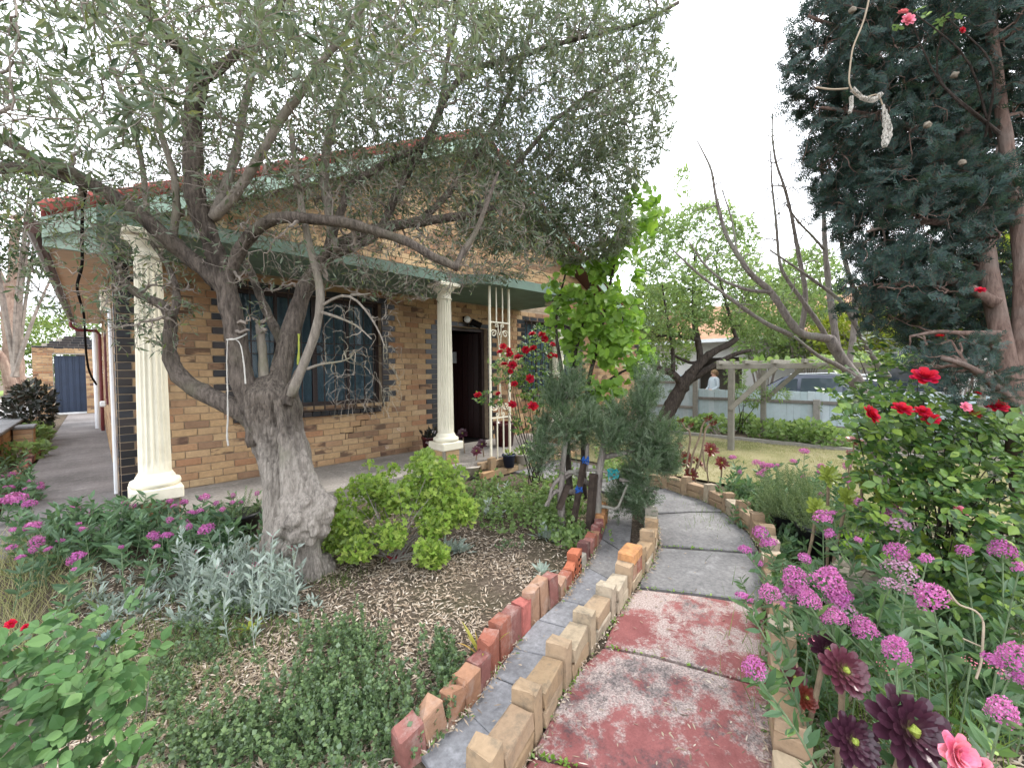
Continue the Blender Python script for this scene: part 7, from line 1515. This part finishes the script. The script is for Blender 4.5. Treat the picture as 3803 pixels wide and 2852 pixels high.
# ------------------------------------------------------------------ litter, ground cover, grass
bx_ = lambda y: np.interp(y, [1880, 1925, 1996, 2100, 2220, 2296, 2400, 2505, 2634, 2790, 3000], [2262, 2255, 2235, 2176, 2086, 1996, 1906, 1829, 1739, 1560, 1300])
def bed_points(n, x0, x1, y0, y1):
    "spots on the mulch left of the brick border"
    x = rng.uniform(x0, x1, n); y = rng.uniform(y0, y1, n); k = x < bx_(y) - 26; P = np.array([GR(a, b, -0.2) for a, b in zip(x[k], y[k])]); P[:, 2] = zg(P[:, 0], P[:, 1]); return P
MAT['litter'] = M_leaf('dry olive leaf litter', [(0.20,0.15,0.11),(0.34,0.26,0.19),(0.46,0.38,0.30),(0.58,0.51,0.43),(0.28,0.22,0.16),(0.40,0.32,0.24),(0.13,0.10,0.08)], None, 0.9, 0.05, 0.1)
P = np.vstack([bed_points(34000, 200, 2260, 1990, 2852), bed_points(9000, 900, 2260, 1900, 2150)]); P = P[rng.random(len(P)) < np.clip(0.25 + 2.2*(vnoise(P*np.array([3.1, 3.1, 0]) + 5) - 0.28), 0.25, 1)]; n = len(P); a = rng.random(n)*6.28
tag(MB().scat(RH, P + np.array([0, 0, 0.012]) + rng.normal(size=(n, 3))*np.array([0, 0, 0.008]), np.stack([np.cos(a), np.sin(a), rng.normal(size=n)*0.25], 1), np.array([0, 0, 1.0]) + rnd_dirs(n)*0.5, rng.uniform(0.004, 0.013, n), rng.uniform(0.014, 0.06, n)).obj('leaf_litter', MAT['litter']), 'dry olive leaves and bark chips covering the bed', 'mulch', kind='stuff')
MAT['oregano'] = M_leaf('oregano leaf', [(0.075,0.135,0.055),(0.115,0.185,0.075),(0.17,0.245,0.10),(0.13,0.19,0.12)], (0.16, 0.22, 0.14), 0.6, 0.25)
ol = MB(); os_ = MB(); tw = []
for (x, y, sx, sy, n, h) in [(1250, 2560, 120, 90, 260, 0.16), (1420, 2720, 170, 90, 380, 0.15), (1050, 2740, 170, 80, 330, 0.13), (800, 2780, 150, 60, 220, 0.12), (1290, 2400, 80, 40, 120, 0.15), (1640, 2460, 40, 40, 90, 0.16), (1660, 2640, 40, 60, 110, 0.15), (760, 2420, 90, 60, 130, 0.10), (800, 2270, 90, 30, 90, 0.10), (1150, 2330, 60, 20, 30, 0.07), (640, 2580, 60, 60, 90, 0.10), (1580, 2780, 70, 40, 120, 0.14), (1890, 2020, 30, 10, 22, 0.07), (2020, 2180, 14, 6, 12, 0.06)]:
    X = rng.normal(x, sx, n); Y = rng.normal(y, sy, n)
    for a, b in zip(X, Y):
        if a > bx_(b) - 15 or rng.random() < 0.3: continue
        p = GR(a, b, -0.2); p[2] = float(zg(p[0], p[1])); q = p + np.array([rng.normal()*0.035, rng.normal()*0.035, h*rng.uniform(0.4, 1.15)]); tw.append(np.stack([p + (q - p)*t + np.array([0.01*math.sin(3*t), 0, 0]) for t in np.linspace(0, 1, 5)]))
os_.tubes(np.stack(tw), np.full((len(tw), 5), 0.0014), 3); leaf_twigs(ol, tw, RH, 0.0165, 0.0145, 0.010, 0.1, 1.0, 0.3)
og = ol.add(np.concatenate(os_.v), os_.c[0][0], 0).obj('oregano_cover', MAT['oregano']); tag(og, 'low oregano spreading over the mulch', 'ground cover', kind='stuff')
cl_ = MB(); tw = []
for (x, y, sx, sy, n, h) in [(1780, 1840, 110, 40, 300, 0.12), (1950, 1900, 90, 40, 240, 0.12), (2080, 1880, 60, 60, 220, 0.2), (2120, 2000, 40, 20, 80, 0.08), (1640, 1900, 60, 30, 80, 0.1), (2290, 1750, 40, 30, 100, 0.2)]:
    X = rng.normal(x, sx, n); Y = rng.normal(y, sy, n)
    for a, b in zip(X, Y):
        p = GR(a, b, -0.2); q = p + np.array([rng.normal()*0.04, rng.normal()*0.04, h*rng.uniform(0.4, 1.2)]); tw.append(np.stack([p + (q - p)*t for t in np.linspace(0, 1, 5)]))
leaf_twigs(cl_, tw, LF, 0.035, 0.03, 0.025, 0.2, 1.0, 0.3); tag(cl_.obj('parsley_cover', MAT['almond_leaf']), 'green leafy ground cover below the porch edge', 'ground cover', kind='stuff')
BL = ([(-0.5,0,0),(0.5,0,0),(0.35,0.55,0.1),(-0.35,0.55,0.1),(0,1,0.45)], [(0,1,2,3),(3,2,4)])
def blades(name, label, mat, regions, z=None):
    m_ = MB()
    for (x, y, sx, sy, n, L_, w) in regions:
        P = np.array([GR(a, b, -0.2) for a, b in zip(rng.normal(x, sx, n), rng.normal(y, sy, n))]); P[:, 2] = zg(P[:, 0], P[:, 1]); D = rnd_dirs(n)*0.55 + np.array([0, 0, 0.9]); m_.scat(BL, P, D, rnd_dirs(n), w, L_*rng.uniform(0.5, 1.2, n))
    tag(m_.obj(name, mat), label, 'grass', kind='stuff')
MAT['dry_blade'] = M_leaf('dry grass', [(0.29,0.27,0.13),(0.41,0.37,0.22),(0.20,0.24,0.085),(0.5,0.45,0.30)], None, 0.8, 0.25); MAT['green_blade'] = M_leaf('green grass', [(0.08,0.14,0.03),(0.13,0.21,0.05),(0.2,0.26,0.07)], None, 0.7, 0.3)
blades('dry_grass', 'dry tufts of grass at the left of the bed', MAT['dry_blade'], [(120, 2180, 120, 50, 700, 0.22, 0.004), (480, 2400, 160, 80, 700, 0.07, 0.003), (700, 2520, 200, 80, 900, 0.06, 0.003), (60, 2330, 60, 60, 250, 0.2, 0.004), (550, 2680, 160, 80, 500, 0.06, 0.003)])
blades('weed_grass', 'green weeds scattered over the beds', MAT['green_blade'], [(800, 2350, 200, 60, 900, 0.09, 0.003), (1220, 2150, 60, 20, 260, 0.06, 0.003), (3050, 2480, 120, 130, 900, 0.16, 0.004), (3350, 2330, 250, 120, 1500, 0.2, 0.004), (3500, 2650, 200, 120, 1200, 0.2, 0.004), (2950, 2200, 60, 120, 500, 0.12, 0.004), (2780, 1900, 120, 40, 700, 0.12, 0.004), (3150, 1950, 150, 60, 700, 0.16, 0.004)])
P = np.stack([rng.uniform(5.95, 9.28, 26000), rng.uniform(-0.8, 7.0, 26000), np.zeros(26000)], 1); P[:, 2] = zg(P[:, 0], P[:, 1]) + 0.02; D = rnd_dirs(26000)*0.8 + np.array([0, 0, 0.6])
tag(MB().scat(BL, P, D, rnd_dirs(26000), 0.006, rng.uniform(0.02, 0.05, 26000)).obj('lawn_grass', MAT['dry_blade']), 'short dry grass of the lawn', 'grass', kind='stuff')
# right bed: leaf mould between the plants, weeds in the path joints, a few fallen leaves
def rbed(n, x0, x1, y0, y1):
    x = rng.uniform(x0, x1, n); y = rng.uniform(y0, y1, n); lim = np.interp(y, [1815, 1860, 1900, 1980, 2040, 2150, 2260, 2560, 2900], [2480, 2640, 2740, 2850, 2900, 2930, 2950, 2970, 2990]); k = x > lim
    P = np.array([GR(a, b, -0.2) for a, b in zip(x[k], y[k])]); P[:, 2] = zg(P[:, 0], P[:, 1]); return P
P = rbed(6000, 2500, 3800, 1830, 2852); n = len(P); a = rng.random(n)*6.28; mg = MB().scat(RH, P + np.array([0, 0, 0.012]), np.stack([np.cos(a), np.sin(a), rng.normal(size=n)*0.3], 1), np.array([0, 0, 1.0]) + rnd_dirs(n)*0.5, rng.uniform(0.008, 0.016, n), rng.uniform(0.03, 0.07, n))
tag(mg.obj('leaf_mould', MAT['litter']), 'dry leaves lying between the plants of the right bed', 'mulch', kind='stuff')
J = [((2244,2400),(2433,2436),(2857,2554)), ((2373,2180),(2600,2206),(2829,2240)), ((1975,2803),(2176,2855)), ((2447,2026),(2739,2048)), ((2250,2360),(2346,2215)), ((2090,2600),(2160,2490))]
P = []
for j in J:
    A = np.array(j, float)
    for _ in range(36):
        i = int(rng.integers(len(A) - 1)); t = rng.random(); c = GR(*(A[i] + (A[i+1] - A[i])*t), -0.2); P += [c + rng.normal(size=3)*np.array([0.006, 0.006, 0]) for _ in range(3)]
P = np.array(P); P = P[rng.random(len(P)) < 0.45]; n = len(P); D = rnd_dirs(n); D[:, 2] = np.abs(D[:, 2]); tag(MB().scat(LF, P, D, np.array([0, 0, 1.0]) + rnd_dirs(n)*0.4, rng.uniform(0.006, 0.014, n), rng.uniform(0.01, 0.028, n)).obj('joint_weeds', MAT['heart_leaf']), 'tiny weeds in the joints of the path', 'weeds', kind='stuff')
x = rng.uniform(1700, 2850, 260); y = rng.uniform(1830, 2850, 260); P = np.array([GR(a, b, -0.192) for a, b in zip(x, y)]); a = rng.random(260)*6.28
tag(MB().scat(LF, P, np.stack([np.cos(a), np.sin(a), 0*a], 1), np.array([0, 0, 1.0]) + rnd_dirs(260)*0.3, rng.uniform(0.004, 0.009, 260), rng.uniform(0.015, 0.04, 260)).obj('fallen_leaves', MAT['litter']), 'dry leaves fallen on the paths', 'leaves', kind='stuff')
P = []
for poly, off in (([GR(*q) for q in lp], -0.012), ([GR(*q) for q in lp], 0.125), (bp_, -0.02), ([GR(*q) for q in rp], -0.012)):
    af, Lf = poly_arc(poly)
    for s_ in rng.uniform(0, Lf, 700):
        p, t_ = af(s_); nn_ = np.array([-t_[1], t_[0]]); q = p + nn_*(off + rng.normal()*0.012); P.append((q[0], q[1], ZP + 0.008 + abs(rng.normal())*0.006))
P = np.array(P); P = P[vnoise(P*np.array([4.0, 4.0, 0]) + 3) > 0.4]; n = len(P); a = rng.random(n)*6.28
tag(MB().scat(RH, P, np.stack([np.cos(a), np.sin(a), rng.normal(size=n)*0.3], 1), np.array([0, 0, 1.0]) + rnd_dirs(n)*0.6, rng.uniform(0.004, 0.011, n), rng.uniform(0.012, 0.045, n)).obj('edge_litter', MAT['litter']), 'dry leaves and crumbs caught along the brick edgings', 'leaves', kind='stuff')
P2 = P[rng.random(n) < 0.16]; k = len(P2); D = rnd_dirs(k); D[:, 2] = np.abs(D[:, 2]); tag(MB().scat(LF, P2, D, np.array([0, 0, 1.0]) + rnd_dirs(k)*0.5, rng.uniform(0.006, 0.014, k), rng.uniform(0.012, 0.035, k)).obj('edge_weeds', MAT['almond_leaf']), 'small weeds growing along the brick edgings', 'weeds', kind='stuff')
# dry stems arching in the right bed
ds_ = thing('dry_stem', 'pale dead stem arching over the plants at the right', 'twig')
MB().tube(smooth_path(pxpath([(3520,2190),(3560,2250),(3620,2260),(3655,2300),(3650,2380),(3645,2460),(3625,2520)], 1.5, 1.4), 24), 0.0035, 6).obj('stem', MAT['straw'], ds_)
MB().tube(smooth_path(pxpath([(3575,2370),(3620,2390),(3645,2400)], 1.45, 1.42), 8), 0.0025, 5).obj('side_stem', MAT['straw'], ds_)
# seaside pinks among the valerian
pk = thing('pink_stock', 'small pale pink flowers among the aeoniums at the right', 'flowering plant'); PKM = MB().add(*floret_dome(16, 0.6)).mesh('flower', MAT['rose_pink']); sm = MB()
for x, y, r, z in ((3005,2382,34,0.25),(3290,2482,30,0.25),(3605,2462,26,0.3),(3700,2490,34,0.3),(3200,2398,10,0.25),(3350,2450,22,0.28)):
    p = GR(x, y, z); dd = float((CR.T @ (p - CO))[2]*-1); place('flower', PKM, pk, mat4=frame(p, (1, 0, 0), (-0.4, -0.4, 0.8), r*dd/FPX)); b = p + np.array([0.04, 0.04, 0]); b[2] = float(zg(b[0], b[1])); MB().tube([b, (b + p)/2, p], 0.003, 5).obj('stem', MAT['val_stem'], pk)
